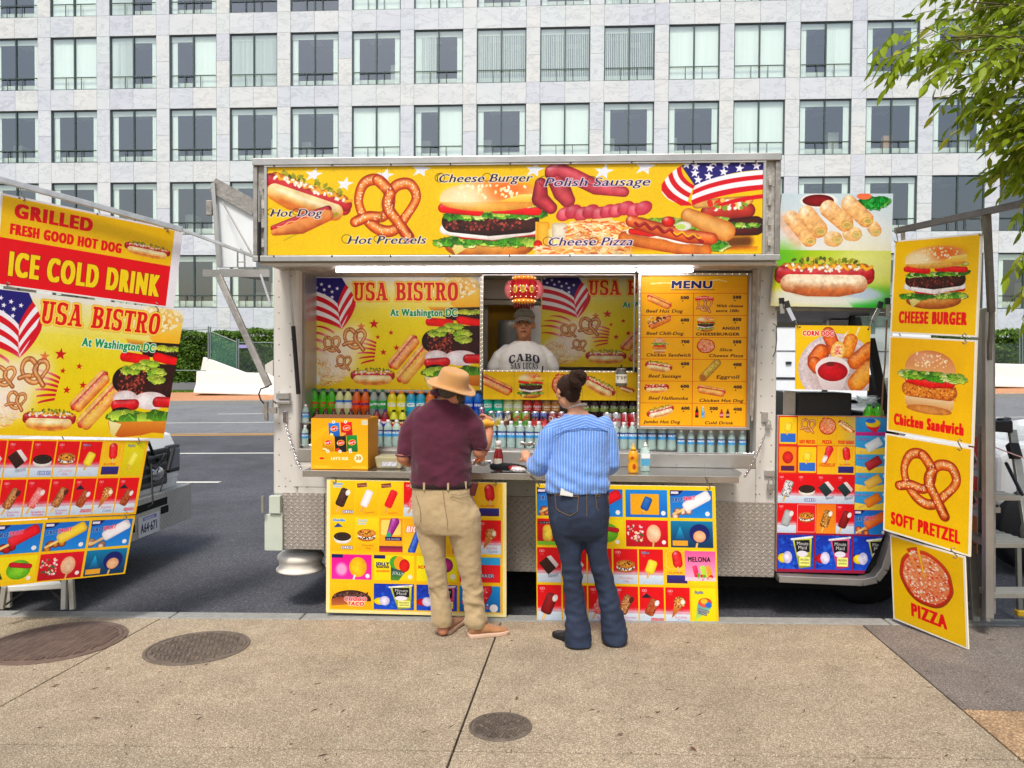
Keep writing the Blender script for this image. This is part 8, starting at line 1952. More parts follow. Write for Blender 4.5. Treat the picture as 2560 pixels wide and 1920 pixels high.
def dpolo(q,n):return fpolo(q,n)*(1.3 if q.z<1.12 else .7)+.004*math.sin(q.x*26+q.z*38)*max(0,min(1,(1.25-q.z)*4))
g=Geo()
loft(g,[(p(1103,1209),.186,.13),(p(1103,1200),.188,.131),(p(1102,1165),.188,.135),(p(1102,1120),.195,.135),(p(1103,1080),.205,.13),(p(1103,1052),.205,.115),(p(1104,1032,4.58),.17,.10),(p(1107,1012,4.57),.115,.085),(p(1110,998,4.57),.076,.074)])
limb(g,[p(1052,1040),p(1022,1078,4.575),p(1012,1130,4.555)],[.066,.060,.054]);limb(g,[p(1156,1036),p(1188,1070,4.57),p(1198,1108,4.59)],[.068,.062,.056])
cl=[(p(1008,1140,4.55),Vector((-.08,0,-1))),]
soft(g,'polo_shirt',M_maroon,man,.009,4,dpolo)
g=Geo();g.tube([p(1110,985,4.57)+Vector((.07*math.cos(t)*1.1+.004,.07*math.sin(t),.012+.012*math.sin(t)))for t in np.linspace(0,6.28,20)],.016,8);soft(g,'collar',M_maroon,man,.006,2)
g=Geo();g.tube([p(1011,1138,4.55)+Vector((.053*math.cos(t),.053*math.sin(t),0))for t in np.linspace(0,6.28,20)],.006,8);soft(g,'sleeve_hem',M_maroon,man,.005,1);g=Geo();g.tube([p(1200,1119,4.60)+Vector((.056*math.cos(t),.056*math.sin(t),-.3*.056*math.cos(t)))for t in np.linspace(0,6.28,20)],.006,8);soft(g,'sleeve_hem',M_maroon,man,.005,1)
ft=folds(.010,(11,11,15),5.);ft2=folds(.008,(5,5,7),8.)
def dtr(q,n):
    k=max(.35,min(1.5,1.5-(q.z-.08)*2.2));a=noise.noise(Vector((q.x*6,q.y*6,q.z*4)))
    return ft(Vector((q.x,q.y,q.z+.35*(q.x+.3)*a)),n)*k*(.4+abs(a)*2)+ft2(q,n)*.6
g=Geo()
loft(g,[(p(1104,1210),.184,.125),(p(1106,1240),.19,.13),(p(1112,1275),.202,.138),(p(1117,1305),.208,.135),(p(1122,1330),.195,.12)])
def leg(pts):limb(g,[p(x,y,Y)for x,y,r,Y in pts],[r for x,y,r,Y in pts],18)
leg([(1076,1290,.105,4.6),(1079,1336,.090,4.6),(1087,1400,.067,4.6),(1097,1471,.058,4.62),(1104,1530,.060,4.63),(1105,1552,.066,4.63)])
leg([(1156,1290,.115,4.6),(1163,1336,.100,4.6),(1172,1400,.075,4.6),(1182,1471,.060,4.62),(1188,1530,.062,4.62),(1189,1552,.071,4.62)])
soft(g,'trousers',M_khaki,man,.010,4,dtr,cut=[((0,0,p(1150,1567).z),Vector((0,0,-1)))])
g=Geo();loft(g,[(p(1104,1216),.191,.133),(p(1104,1200),.186,.13)]);g.build('belt',M_belt,man)
for px in(1032,1069,1128,1168):
    xx=(px-1104)/75;yy=-math.sqrt(max(0.02,1-min(1,abs(xx))**2.4))*.133;c0=p(px,1208);g=Geo();g.box((c0.x,MY+yy-.004,c0.z),(.012,.006,.045));g.build('belt_loop',M_khaki,man)
g=Geo()
def seam(pts,Y=None,r=.0016):g.tube([p(x,y,4.60-yd)for x,y,yd in pts],r,5)
seam([(1107,1225,.134),(1112,1265,.142),(1118,1300,.142),(1120,1330,.13)]);seam([(1040,1240,.105),(1050,1270,.12),(1052,1300,.122),(1046,1320,.11)]);seam([(1127,1236,.133),(1150,1238,.125),(1172,1232,.1)]);seam([(1124,1243,.134),(1150,1246,.13),(1174,1240,.105)]);g.build('seams',mat('khaki_seam',hx('7e6a4a'),.9),man)
g=Geo();g.box(p(1184,1222,4.56),(.04,.03,.085),Matrix.Rotation(.25,3,'Y'));g.build('phone_holster',mat('dark_red_case',hx('4a1418'),.4),man,bevel=.006)
def shoe(parent,heel,toe,w,h,mu,ms,nm='shoe'):
    heel,toe=Vector(heel),Vector(toe);d=(toe-heel);L_=d.length;d.normalize();sd=d.cross(Vector((0,0,1))).normalized();z0=heel.z
    def ring(t,wd,zt,zb):c0=heel+d*L_*t;return[Vector((c0.x,c0.y,0))+sd*wd*math.cos(a)+Vector((0,0,(zb+zt)/2+(zt-zb)/2*math.sin(a)))for a in[2*math.pi*k/16 for k in range(16)]]
    g=Geo();rg=[ring(.0,w*.5,z0+h*.8,z0+.02),ring(.05,w*.8,z0+h*.98,z0+.015),ring(.25,w*.88,z0+h,z0+.015),ring(.45,w*.92,z0+h*.8,z0+.015),ring(.65,w*1.0,z0+h*.56,z0+.015),ring(.85,w*.9,z0+h*.45,z0+.015),ring(.97,w*.55,z0+h*.34,z0+.018),ring(1.,w*.25,z0+h*.25,z0+.02)]
    V=[q for r_2 in rg for q in r_2];n=16;g.add(V,[(i*n+k,i*n+(k+1)%n,(i+1)*n+(k+1)%n,(i+1)*n+k)for i in range(7)for k in range(n)]+[tuple(range(n))[::-1],tuple(range(7*n,8*n))],True)
    up_=soft(g,nm,mu,parent,.006,2)
    g=Geo();out=[]
    for t,wd in((0,.45),(.03,.8),(.25,.92),(.45,.88),(.7,1.04),(.88,.92),(.98,.5)):out.append((t,wd*w*1.06))
    P=[heel+d*L_*(t*1.04-.02)+sd*wd for t,wd in out]+[heel+d*L_*(t*1.04-.02)-sd*wd for t,wd in out[::-1]]
    P=[Vector((q.x,q.y,z0))for q in P];g.prism(P,(0,0,.028));g.build('sole',ms,up_,bevel=.008)
    return up_
hl=gnd(1112,1586);shoe(man,(hl.x,hl.y,gz(hl.x,hl.y)),(hl.x+.07,hl.y+.27,gz(hl.x,hl.y)),.047,.085,M_suede,M_sole)
hl=gnd(1172,1594);tl=gnd(1262,1580);shoe(man,(hl.x,hl.y,gz(hl.x,hl.y)),(hl.x+.245,hl.y+.10,gz(hl.x,hl.y)),.05,.10,M_suede,M_sole)
g=Geo();HS=lambda x,y,z:HP(x,y,z)
g.ball(HP(0,-.03,-.01),(.080,.08,.055),20,14,HR);g.ball(HP(0,-.05,-.04),(.066,.05,.05),16,10,HR);soft(g,'hair',M_hairg,man,.006,2,lambda q,n:.0015*noise.noise(q*160))
g=Geo();
for sx_ in(-1,1):g.ball(HP(sx_*.05,.035,-.06),(.018,.04,.035),12,8,HR)
g.ball(HP(0,.062,-.09),(.035,.022,.026),12,8,HR);soft(g,'beard',M_hairg,man,.006,2)
hat_c=p(1130,964,4.52);ax_=Vector((.30,-.26,1)).normalized();ru,rv=ortho(ax_);RH=Matrix((ru,rv,ax_)).transposed()
g=Geo();V=[];n=40;prof=[(.0,.098,0),(.045,.097,0),(.07,.092,0),(.082,.076,0),(.083,.04,0),(.012,.090,.0),]
rings_=[(.143,-.008),(.148,-.002),(.144,.004),(.118,.001),(.097,.006),(.093,.03),(.089,.065),(.083,.090),(.072,.100),(.056,.101),(.035,.096),(.0,.094)]
for r_2,z in rings_:
    for k in range(n):
        a=2*math.pi*k/n;brim=max(0,(r_2-.09)/.065);zz=z+brim*.016*math.cos(2*a);V.append(hat_c+RH@Vector((r_2*math.cos(a),r_2*math.sin(a)*1.06,zz)))
F=[(i*n+k,i*n+(k+1)%n,(i+1)*n+(k+1)%n,(i+1)*n+k)for i in range(len(rings_)-1)for k in range(n)]
g.add(V,F,True);hat=g.build('hat',M_felt,man);hat.modifiers.new('s','SOLIDIFY').thickness=.004;hat.modifiers.new('ss','SUBSURF').render_levels=1
hdog=empty('hot_dog',p(1216,1066,4.87),'yellow mustard hot dog bun held up in the man’s right hand','hot dog');g=Geo();limb(g,[p(1200,1064,4.80),p(1216,1057,4.80),p(1230,1060,4.82)],[.020,.025,.019]);g.build('bun',mat('mustard_bun',hx('d8a02a'),.6,var=.15,vs=30),hdog)
# --- the woman
WY=4.47
wom=empty('person',(gnd(1460,1605).x,4.45,gz(.4,4.5)),'person with a dark hair bun, blue striped blouse and flared jeans, seen from behind','person')
p=lambda x,y,Y=WY:at(x,y,Y)
g=Geo()
loft(g,[(p(1444,1225),.12,.08),(p(1450,1160),.11,.08),(p(1455,1100),.11,.08),(p(1452,1070),.10,.06),(p(1446,1042,4.45),.085,.055),(p(1444,1025,4.45),.05,.045)])
limb(g,[p(1442,1038,4.45),p(1432,1000,4.45)],[.048,.043]);wh=p(1419,979,4.45);wf=Vector((-.50,.80,-.32));WP,WR=head(g,wh,wf,.86,(.12,0,1))
limb(g,[p(1390,1075),p(1358,1125,4.46),p(1345,1163,4.47)],[.025,.025,.025]);limb(g,[p(1345,1163,4.47),p(1332,1160,4.62),p(1318,1150,4.72)],[.026,.028,.023]);hand(g,p(1318,1149,4.72),(-.2,.8,.3),(-.5,0,.9),.85,.9)
limb(g,[p(1508,1072),p(1527,1125,4.46),p(1529,1160,4.47)],[.025,.025,.025]);limb(g,[p(1529,1160,4.47),p(1518,1170,4.62),p(1500,1172,4.8)],[.026,.028,.022]);hand(g,p(1500,1172,4.8),(-.4,.9,0),(0,0,1),.85,.6)
for pts in(((1418,1290),(1426,1372),(1436,1465),(1445,1590)),((1482,1290),(1489,1372),(1514,1470),(1535,1585))):limb(g,[p(*q,4.475)for q in pts],[.03,.026,.026,.026])
soft(g,'body',M_skin2,wom,.008,3)
fb=folds(.012,(10,10,8),9.)
def dbl(q,n):
    low=max(0,min(1,(1.16-q.z)*6));k=fb(q,n)*(.5+.9*low);k+=low*.006*math.sin(q.z*75+q.x*22+2*math.sin(q.x*9));k+=.0025*math.sin(q.x*95)*max(0,min(1,(q.z-1.22)*10))*max(0,min(1,(1.36-q.z)*10));return k
g=Geo()
loft(g,[(p(1443,1226),.19,.135),(p(1443,1210),.194,.14),(p(1447,1170),.182,.135),(p(1452,1130),.165,.125),(p(1455,1100),.165,.12),(p(1455,1075),.168,.108),(p(1452,1056,4.46),.145,.09),(p(1448,1044,4.45),.105,.075),(p(1445,1036,4.45),.08,.065)])
limb(g,[p(1392,1066),p(1371,1090),p(1363,1125),p(1352,1155),p(1343,1170,4.48),p(1328,1160,4.56)],[.048,.058,.060,.062,.058,.034]);limb(g,[p(1512,1058),p(1522,1085),p(1528,1125),p(1530,1158),p(1526,1168,4.52),p(1512,1168,4.62)],[.045,.048,.048,.05,.048,.034])
bl=soft(g,'blouse',M_stripe,wom,.009,3,dbl)
yoke_node.outputs[0].default_value=p(1450,1070).z-origin(wom).z
g=Geo();yk_=[p(x,y,4.47-d)for x,y,d in((1386,1090,.075),(1410,1078,.10),(1440,1072,.113),(1470,1070,.115),(1500,1072,.10),(1520,1080,.07))];g.tube(yk_,.0028,6);g.build('yoke_seam',mat('blue_seam',hx('3a62a8'),.9),wom)
g=Geo();c0=p(1327,1160,4.56);g.tube([c0+Vector((.036*math.cos(t)*.5,.02*math.sin(t),.036*math.sin(t)))for t in np.linspace(0,6.28,16)],.008,8);g.build('cuff',M_stripe,wom)
g=Geo();pts_=[p(1443,1018,4.45)+Vector((.052*math.cos(t),.052*math.sin(t),.004-.012*math.sin(t)+.012*math.cos(t)))for t in np.linspace(0,6.28,30)];g.tube(pts_,.007,8);g.build('beaded_collar',mat('white_beads',hx('d8d0c4'),.6,bump=1.,bs=300),wom)
fj=folds(.007,(9,9,16),3.)
def djn(q,n):return fj(q,n)*(1.8 if q.z<.5 else .7)
g=Geo();loft(g,[(p(1444,1222),.185,.125),(p(1445,1250),.187,.135),(p(1446,1280),.183,.14),(p(1447,1305),.176,.132),(p(1447,1330),.16,.112),(p(1448,1345),.14,.08)])
leg([(1418,1290,.112,4.47),(1420,1335,.095,4.47),(1426,1372,.075,4.47),(1427,1405,.059,4.47),(1433,1465,.057,4.48),(1440,1531,.064,4.48),(1445,1580,.078,4.46),(1446,1612,.08,4.45)])
leg([(1478,1290,.112,4.47),(1485,1335,.085,4.48),(1491,1372,.064,4.48),(1499,1410,.057,4.49),(1516,1470,.059,4.5),(1528,1525,.063,4.5),(1535,1572,.076,4.5),(1536,1600,.078,4.5)])
soft(g,'jeans',M_denim,wom,.009,3,djn,cut=[((0,0,gz(.4,4.45)+.012),Vector((0,0,-1)))])
def onback(x,y,ry=.14,cx_=1445,hw=76,off=.003):
    u=max(-.96,min(.96,(x-cx_)/hw));return p(x,y,WY-ry*(1-abs(u)**2.4)**(1/2.4)-off)
g=Geo()
for P_ in(((1387,1233),(1390,1270),(1398,1278),(1425,1290),(1444,1278),(1446,1238)),((1489,1236),(1492,1268),(1497,1278),(1510,1284),(1518,1276),(1521,1240))):
    pts=[onback(*q)for q in P_];g.tube(pts,.0016,5);g.tube([onback(x,y+4)for x,y in((P_[0]),(P_[-1]))],.0016,5);g.tube([onback(*P_[0]),onback(*P_[-1])],.0016,5)
g.tube([onback(1467,y)for y in(1232,1250,1270,1290)],.0016,5);g.build('pocket_stitching',M_thread,wom)
g=Geo();g.box(onback(1417,1231,.14,off=.008),(.075,.004,.04),Matrix.Rotation(.12,3,'Y'));g.build('paper_in_pocket',mat('white_paper',hx('d8d8d4'),.8),wom)
hl=gnd(1412,1606);shoe(wom,(hl.x+.05,hl.y+.0,gz(hl.x,hl.y)),(hl.x-.06,hl.y+.13,gz(hl.x,hl.y)),.042,.07,M_bshoe,M_bsole);
for px,py in((1447,1613),(1538,1604)):hl=gnd(px,py);shoe(wom,(hl.x,hl.y-.01,gz(hl.x,hl.y)),(hl.x-.03,hl.y+.22,gz(hl.x,hl.y)),.043,.06,M_bshoe,M_bsole)
g=Geo();g.ball(WP(0,-.026,.026),(.073,.086,.078),24,16,WR);g.ball(WP(0,-.058,-.03),(.052,.042,.058),16,12,WR);bun=p(1442,948,4.335)
soft(g,'hair',M_hair,wom,.006,2,lambda q,n:.0022*noise.noise(Vector((q.x*60,q.y*60,q.z*60)))+.0018*math.sin((q.x+q.z*.8)*330))
g=Geo();bun=p(1444,946,4.31)
for t in np.linspace(0,6.28,14)[:-1]:g.ball(bun+Vector((.031*math.cos(t),-.008*math.sin(t*2),.029*math.sin(t))),.025+.003*math.sin(t*3),12,8)
g.ball(bun+Vector((0,.02,0)),.04,12,8);soft(g,'hair_bun',M_hair,wom,.005,1,lambda q,n:.0022*math.sin(26*math.hypot(q.x-bun.x,q.z-bun.z)*12+4*math.atan2(q.z-bun.z,q.x-bun.x)))
for sx_ in(-1,1):
    g=Geo();c0=WP(sx_*.077,-.006,-.052);g.tube([c0+Vector((0,.02*math.cos(t),.02*math.sin(t)))for t in np.linspace(0,6.28,16)],.002,6);g.build('hoop_earring',mat('gold',hx('c8a04a'),.25,1.),wom)
# --- the vendor, inside the truck
VY=5.92
ven=empty('person',(at(1308,920,VY).x,VY,.46),'person in grey green cap and white CABO SAN LUCAS T-shirt inside the truck','person')
p=lambda x,y,Y=VY:at(x,y,Y)
g=Geo();zf=.47
loft(g,[((p(1308,900).x,VY,.95),.15,.11),((p(1308,900).x,VY,1.2),.15,.11),(p(1308,930),.15,.10),(p(1308,890),.16,.10),(p(1308,875),.10,.07),(p(1308,860),.06,.055)])
limb(g,[p(1310,864),p(1311,840)],[.058,.053]);vh=p(1311,812,5.88);VP,VR=head(g,vh,(-.03,-1,.02),1.04)
for sx_,s0,e0,h0 in((-1,(1272,888),(1240,925),(1244,975)),(1,(1346,888),(1380,925),(1370,975))):limb(g,[p(*s0),p(*e0,5.94)],[.03,.04]);limb(g,[p(*e0,5.94),p(*h0,5.82)],[.043,.03]);hand(g,p(*h0,5.82),(-sx_*.5,-.8,-.1),(0,0,1),1.,.5)
for sx_ in(-1,1):x0=p(1308,900).x+sx_*.09;limb(g,[(x0,VY,1.05),(x0,VY,.75),(x0,VY,.52)],[.085,.06,.045]);
for sx_ in(-1,1):x0=p(1308,900).x+sx_*.09;g.ball((x0,VY-.06,.50),(.045,.12,.035),12,8)
body3=soft(g,'body',M_skin3,ven,.0065,2)
face_parts(VP,VR,1.04,ven)
fv_=folds(.008,(9,9,9),12.)
g=Geo();loft(g,[((p(1308,900).x,VY,1.02),.185,.135),((p(1308,900).x,VY,1.3),.19,.14),(p(1308,935),.185,.14),(p(1308,900),.195,.138),(p(1308,884),.19,.118),(p(1309,871),.155,.10),(p(1310,860),.105,.085),(p(1310,854),.078,.075)])
for s0,m0,e0 in(((1266,877),(1248,894),(1235,917)),((1350,877),(1369,894),(1382,917))):limb(g,[p(*s0),p(*m0),p(*e0,5.93)],[.05,.056,.056])
soft(g,'t_shirt',M_tee,ven,.008,3,fv_)
g=Geo();loft(g,[((p(1308,900).x,VY,.8),.17,.12),((p(1308,900).x,VY,1.06),.178,.128)])
for sx_ in(-1,1):x0=p(1308,900).x+sx_*.09;limb(g,[(x0,VY,.9),(x0,VY,.6)],[.095,.07])
soft(g,'trousers',M_belt,ven,.012,3)
def letters(txt,px,py,hpx,fit,arc,parent,m):
    im=Im(0,0,10,10,10);G_=slab_glyphs();g=Geo();adv=[(G_[c][0]if c!=' ' else .38)+.07 for c in txt];kx=fit/(sum(adv)-.07);cx=0
    for ch,ad in zip(txt,adv):
        if ch!=' ':
            for P_ in G_[ch][1]:
                Q=[]
                for a,b_2 in P_:
                    X=px+cx+a*kx;u=(X-px-fit/2)/(fit/2);Y=py-b_2*hpx+arc*hpx*u*u;ux=(X-1308)/64;uz=max(0,(885-Y)/30.)
                    Q.append(p(X,Y,VY-.153*(1-min(.9,abs(ux))**2.6)**(1/2.6)-.004+.02*uz*uz))
                g.add(Q,[tuple(range(len(Q)))])
        cx+=ad*kx
    return g.build('lettering',m,parent)
M_ink=mat('navy_ink',hx('2c2e3a'),.8)
letters('CABO',1272,903,19,77,.35,ven,M_ink);letters('SAN LUCAS',1277,922,15,68,-.05,ven,M_ink)
g=Geo();g.ball(VP(0,-.012,.062),(.086,.1,.062),24,14,VR);g.ball(VP(0,-.01,.085),(.074,.088,.045),20,10,VR)
soft(g,'cap',M_capc,ven,.006,3,lambda q,n:.003*noise.noise(q*38),cut=[(VP(0,0,.046),-(VR@Vector((0,-.1,1))))])
g=Geo();V=[]
for j,(y,z)in enumerate(((.07,.052),(.10,.05),(.13,.040),(.15,.026))):
    for i in range(13):t=-1+2*i/12;V.append(VP(t*(.078-.012*(j==3)-.0*j),y-.055*t*t*(1 if j else .9),z-.022*t*t))
g.add(V,[(j*13+i,j*13+i+1,(j+1)*13+i+1,(j+1)*13+i)for j in range(3)for i in range(12)],True);o=g.build('cap_brim',M_capc,ven);o.modifiers.new('s','SOLIDIFY').thickness=.005
g=Geo();g.ball(VP(0,-.035,.02),(.079,.075,.07),20,12,VR);soft(g,'hair',M_hair,ven,.007,1)
# ------------------------------------------------------------------ things on the counter
def thing(name,loc,label,cat,group=None):return empty(name,loc,label,cat,group)
c0=at(862,1165,5.12)
bx=thing('snack_carton',(c0.x-.2,5.15,ZC),'open yellow carton of 30 snack bags standing on the left of the counter','carton')
x0,x1=X_(778,1100,5.06),X_(920,1100,5.06);z1=Z_(850,1046,5.06);yb_=5.36
M_cart=mat('yellow_cardboard',hx('c8860e'),.6,var=.04,vs=5);M_cin=mat('brown_cardboard',hx('6a4428'),.9)
g=Geo();g.bb((x0,5.06,ZC+.001),(x0+.003,yb_,z1));g.bb((x1-.003,5.06,ZC+.001),(x1,yb_,z1));g.bb((x0+.003,yb_-.003,ZC+.001),(x1-.003,yb_,z1));g.bb((x0+.003,5.064,ZC+.001),(x1-.003,yb_-.004,ZC+.005));g.build('carton_walls',M_cart,bx)
printed('printed_front',[(x0,5.059,z1),(x1,5.059,z1),(x1,5.059,ZC+.001),(x0,5.059,ZC+.001)],print_mat('chips_print',art_chips(),ripple=.1),bx,.003,M_cin)
g=Geo();g.slab([(x0+.002,5.07,z1-.004),(x1-.002,5.07,z1-.004),(x1-.002,5.17,z1+.02),(x0+.002,5.17,z1+.02)],(0,0,1),.003);g.build('flap',M_cin,bx)
c0=at(978,1160,5.2);cn=thing('clear_tub',(c0.x,5.2,ZC),'clear plastic tub of napkins with a white label left of the man','tub')
g=Geo();g.hexa([(c0.x-.085,5.12,ZC+.001),(c0.x+.085,5.12,ZC+.001),(c0.x+.1,5.11,ZC+.085),(c0.x-.1,5.11,ZC+.085),(c0.x-.085,5.28,ZC+.001),(c0.x+.085,5.28,ZC+.001),(c0.x+.1,5.29,ZC+.085),(c0.x-.1,5.29,ZC+.085)]);g.build('tub',mat('milky_plastic',hx('c0b890'),.3,trans=.3),cn,bevel=.01)
g=Geo();g.bb((c0.x-.045,5.108,ZC+.02),(c0.x+.06,5.1115,ZC+.05));g.build('label',mat('white_label',hx('e0e0e4'),.6,col2=hx('8a8a98'),vs=90),cn)
def table_bottle(px,Y,name,label,prof,m,capm,cz,extra=None,sx=1.,sy=1.):
    c=Vector((X_(px,1160,Y),Y,ZC+.001));r=thing(name,c,label,name.split('_')[0]);g=Geo();g.lathe(prof,c,24,sx=sx,sy=sy);g.build('bottle_body',m,r);g=Geo();g.lathe(cz,c,20);g.build('cap',capm,r);return r,c
r,c=table_bottle(1246,5.12,'ketchup_bottle','red ketchup bottle with white cap and label between the man and woman',[(0,0),(.032,0),(.034,.01),(.035,.09),(.03,.12),(.02,.15),(.014,.165)],mat('ketchup_red',hx('7a1410'),.15,coat=.5),caps['white'],[(0,.205),(.017,.205),(.019,.2),(.019,.165),(0,.165)])
g=Geo();g.add([(c.x+.0355*math.sin(t),c.y-.0355*math.cos(t),c.z+z)for z in(.02,.085)for t in np.linspace(-.8,.8,9)],[(i,i+1,i+10,i+9)for i in range(8)],True);g.build('label',mat('cream_label',hx('ded8c8'),.6,col2=hx('b0a898'),vs=60),r)
g=Geo();g.lathe([(.0145,.15),(.021,.15),(.0165,.166)],c,18);g.build('neck_label',mat('cream_label2',hx('e0dccc'),.6),r)
r,c=table_bottle(1583,5.1,'mustard_bottle','yellow mustard squeeze bottle standing right of the woman',[(0,0),(.034,0),(.036,.01),(.036,.06),(.03,.075),(.036,.09),(.036,.125),(.022,.15),(.016,.155)],mat('mustard_yellow',hx('dc9c0c'),.3,coat=.2),mat('yellow_cap',hx('e0a818'),.35),[(0,.2),(.005,.2),(.007,.19),(.008,.175),(.018,.17),(.02,.155),(0,.155)],sx=1.0,sy=.75)
g=Geo();g.ball((c.x-.008,c.y-.0275,c.z+.105),(.012,.002,.01),8,6);g.ball((c.x+.004,c.y-.0275,c.z+.045),(.012,.002,.02),8,6);g.build('red_print',mat('red_print',hx('b83a14'),.5),r)
r,c=table_bottle(1613,5.2,'sanitiser_bottle','clear hand sanitiser pump bottle with blue label beside the mustard',[(0,0),(.034,0),(.036,.01),(.036,.13),(.03,.155),(.012,.17)],M_water,caps['white'],[(0,.2),(.006,.2),(.006,.185),(.014,.183),(.014,.168),(0,.168)],sy=.7)
g=Geo();g.bb((c.x-.03,c.y-.0262,c.z+.04),(c.x+.03,c.y-.0255,c.z+.085));g.build('label',mat('blue_label',hx('4a9ac0'),.5),r);g=Geo();g.bb((c.x-.03,c.y-.0264,c.z+.09),(c.x+.03,c.y-.0256,c.z+.125));g.build('upper_label',mat('white_label2',hx('dfe2e4'),.5),r)
c0=Vector((X_(1258,1165,5.1),5.1,ZC+.028));r=thing('folded_umbrella',c0,'black folded umbrella lying on the counter behind the ketchup','umbrella');g=Geo();limb(g,[c0+Vector((-.07,0,0)),c0+Vector((0,0,.002)),c0+Vector((.1,.01,-.004)),c0+Vector((.15,.015,-.01))],[.024,.027,.024,.014]);soft(g,'cover',M_bshoe,r,.005,2,folds(.004,(20,40,40)))
M_crisp,N,L,b=raw('red_white_foil_bag');tc=N.new('ShaderNodeTexCoord');v=N.new('ShaderNodeTexNoise');v.inputs['Scale'].default_value=14;L.new(tc.outputs['Object'],v.inputs[0]);r_=ramp(N,[(.45,hx('a81424')),(.5,hx('d8d4d4'))],'LINEAR');L.new(v.outputs[0],r_.inputs[0]);L.new(r_.outputs[0],b.inputs['Base Color']);b.inputs['Roughness'].default_value=.3;b.inputs['Metallic'].default_value=.3
c0=Vector((X_(1293,1165,5.08),5.06,ZC+.02));r=thing('snack_packet',c0,'red and white snack packet lying on the counter by the woman’s sleeve','packet')
g=Geo();g.ball(c0,(.065,.05,.02),18,10,Matrix.Rotation(.15,3,'Y'));soft(g,'packet',M_crisp,r,.005,1,lambda q,n:.005*noise.noise(q*60))
M_foil=mat('crumpled_foil',hx('c8c8cc'),.28,.9,bump=1.,bs=70)
def foil(px,py,Y,s,label,z=None):
    c0=at(px,py,Y);r=thing('foil_wrapper',c0,label,'foil wrapper');g=Geo();rr=random.Random(px);n=9;V=[]
    for j in range(n):
        for i in range(n):
            u,v_=i/(n-1)-.5,j/(n-1)-.5;V.append(c0+Vector((u*s*2+rr.uniform(-.004,.004),v_*s*1.4+rr.uniform(-.004,.004),abs(v_)*s*.9+abs(u)*s*.2+rr.uniform(-.006,.006))))
    g.add(V,[(j*n+i,j*n+i+1,(j+1)*n+i+1,(j+1)*n+i)for j in range(n-1)for i in range(n-1)]);g.build('foil',M_foil,r);return r,c0
r,c0=foil(1203,1164,5.1,.07,'silver foil sheet under two hot dogs by the man’s elbow')
for k in range(2):
    hd_=thing('hot_dog',c0+Vector((-.03+.03*k,0,.02)),('left hot dog in a bun lying on the foil on the counter','right hot dog in a bun lying on the foil on the counter')[k],'hot dog','hot dogs on the foil')
    a=c0+Vector((-.045+.03*k,-.02,.022));b_=c0+Vector((-.02+.03*k,.05,.04));g=Geo();limb(g,[a,b_],[.014,.013]);g.build('bun',mat('toasted_bun',hx('b87a3a'),.6,var=.2,vs=40),hd_);g=Geo();limb(g,[a+Vector((.004,-.006,.012)),b_+Vector((.004,.006,.01))],[.008,.008]);g.build('sausage',mat('sausage',hx('8a3a1c'),.35),hd_)
foil(1318,1115,4.85,.045,'white and silver sandwich wrapper held in the woman’s left hand')
c0=at(1553,966,5.5);r=thing('tip_jar',c0,'glass TIP jar hanging at the right of the food picture strip','jar')
g=Geo();g.lathe([(0,0),(.038,0),(.042,.006),(.043,.1),(.036,.112),(.034,.125)],c0,24);g.build('jar_body',mat('grey_jar',hx('7a7868'),.1,trans=.4),r);g=Geo();g.lathe([(0,.135),(.034,.135),(.036,.12),(.0,.12)],c0,20);g.build('lid',M_alud,r)
pim=art_label('e8e2d0','TIP','9a9078',w=160,h=110,bold=4);o=label_part(.0437,.025,.09,print_mat('tip_label',pim,ripple=0),r);o.location=(0,0,0)
g=Geo();g.cyl(c0+Vector((0,0,.13)),c0+Vector((0,0,.16)),.006,8);g.build('hook',M_blackp,r)
g=Geo();a=at(1357,915,5.57);g.tube([a,a+Vector((-.004,0,-.05))],.006,8);g.build('marker_pen',M_blackp,None,loc=a,label='small black pen clipped to the vendor window sill',cat='pen')
c0=at(1310,724,5.66);r=thing('red_lantern',c0+Vector((0,0,.1)),'glowing red round lantern with gold rims hanging above the vendor','lantern')
M_lr=mat('red_lantern_film',hx('a8101c'),.25,emis=hx('c0141c'),es=.08,coat=.4);M_lp=mat('pink_lantern_lobe',hx('d86a70'),.3,emis=hx('d87878'),es=.05,alpha=.75);M_lg=mat('gold_lantern_rim',hx('d88a1c'),.35,emis=hx('e8901c'),es=.2);M_lc=mat('gold_lantern_print',hx('c8a030'),.4,emis=hx('d8a830'),es=.15)
for k in range(8):
    a=k*math.pi/4+.2;R=Matrix.Rotation(a,3,'Z');g=Geo();g.ball(c0+R@Vector((.06,0,0)),(.062,.05,.082),16,12,R);g.build('lobe',M_lr,r)
for sx_ in(-1,1):g=Geo();g.ball(c0+Vector((sx_*.095,.0,0)),(.055,.05,.075),16,12);g.build('side_lobe',M_lp,r)
for z in(.088,-.088):g=Geo();g.lathe([(.0,.013),(.083,.013),(.088,0),(.083,-.013),(0,-.013)],c0+Vector((0,0,z)),24);g.build('rim',M_lg,r)
for a in(-.55,-.02,.55):
    g=Geo();q=c0+Vector((math.sin(a)*.118,-math.cos(a)*.118,-.005));RR=Matrix.Rotation(a,3,'Z');g.ball(q,(.022,.006,.03),12,8,RR);pn=g.build('gold_seal',M_lc,r);g=Geo()
    for dx,dz,w_2,h_2 in((-.008,.012,.014,.003),(.008,.012,.01,.003),(0,.004,.024,.003),(-.006,-.004,.003,.014),(.006,-.006,.003,.014),(0,-.014,.02,.003)):g.box(q+RR@Vector((dx,-.0065,dz)),(w_2,.003,h_2),RR)
    g.build('seal_character',mat('dark_seal_print',hx('5a2a10'),.6),pn)
g=Geo()
rr=random.Random(5)
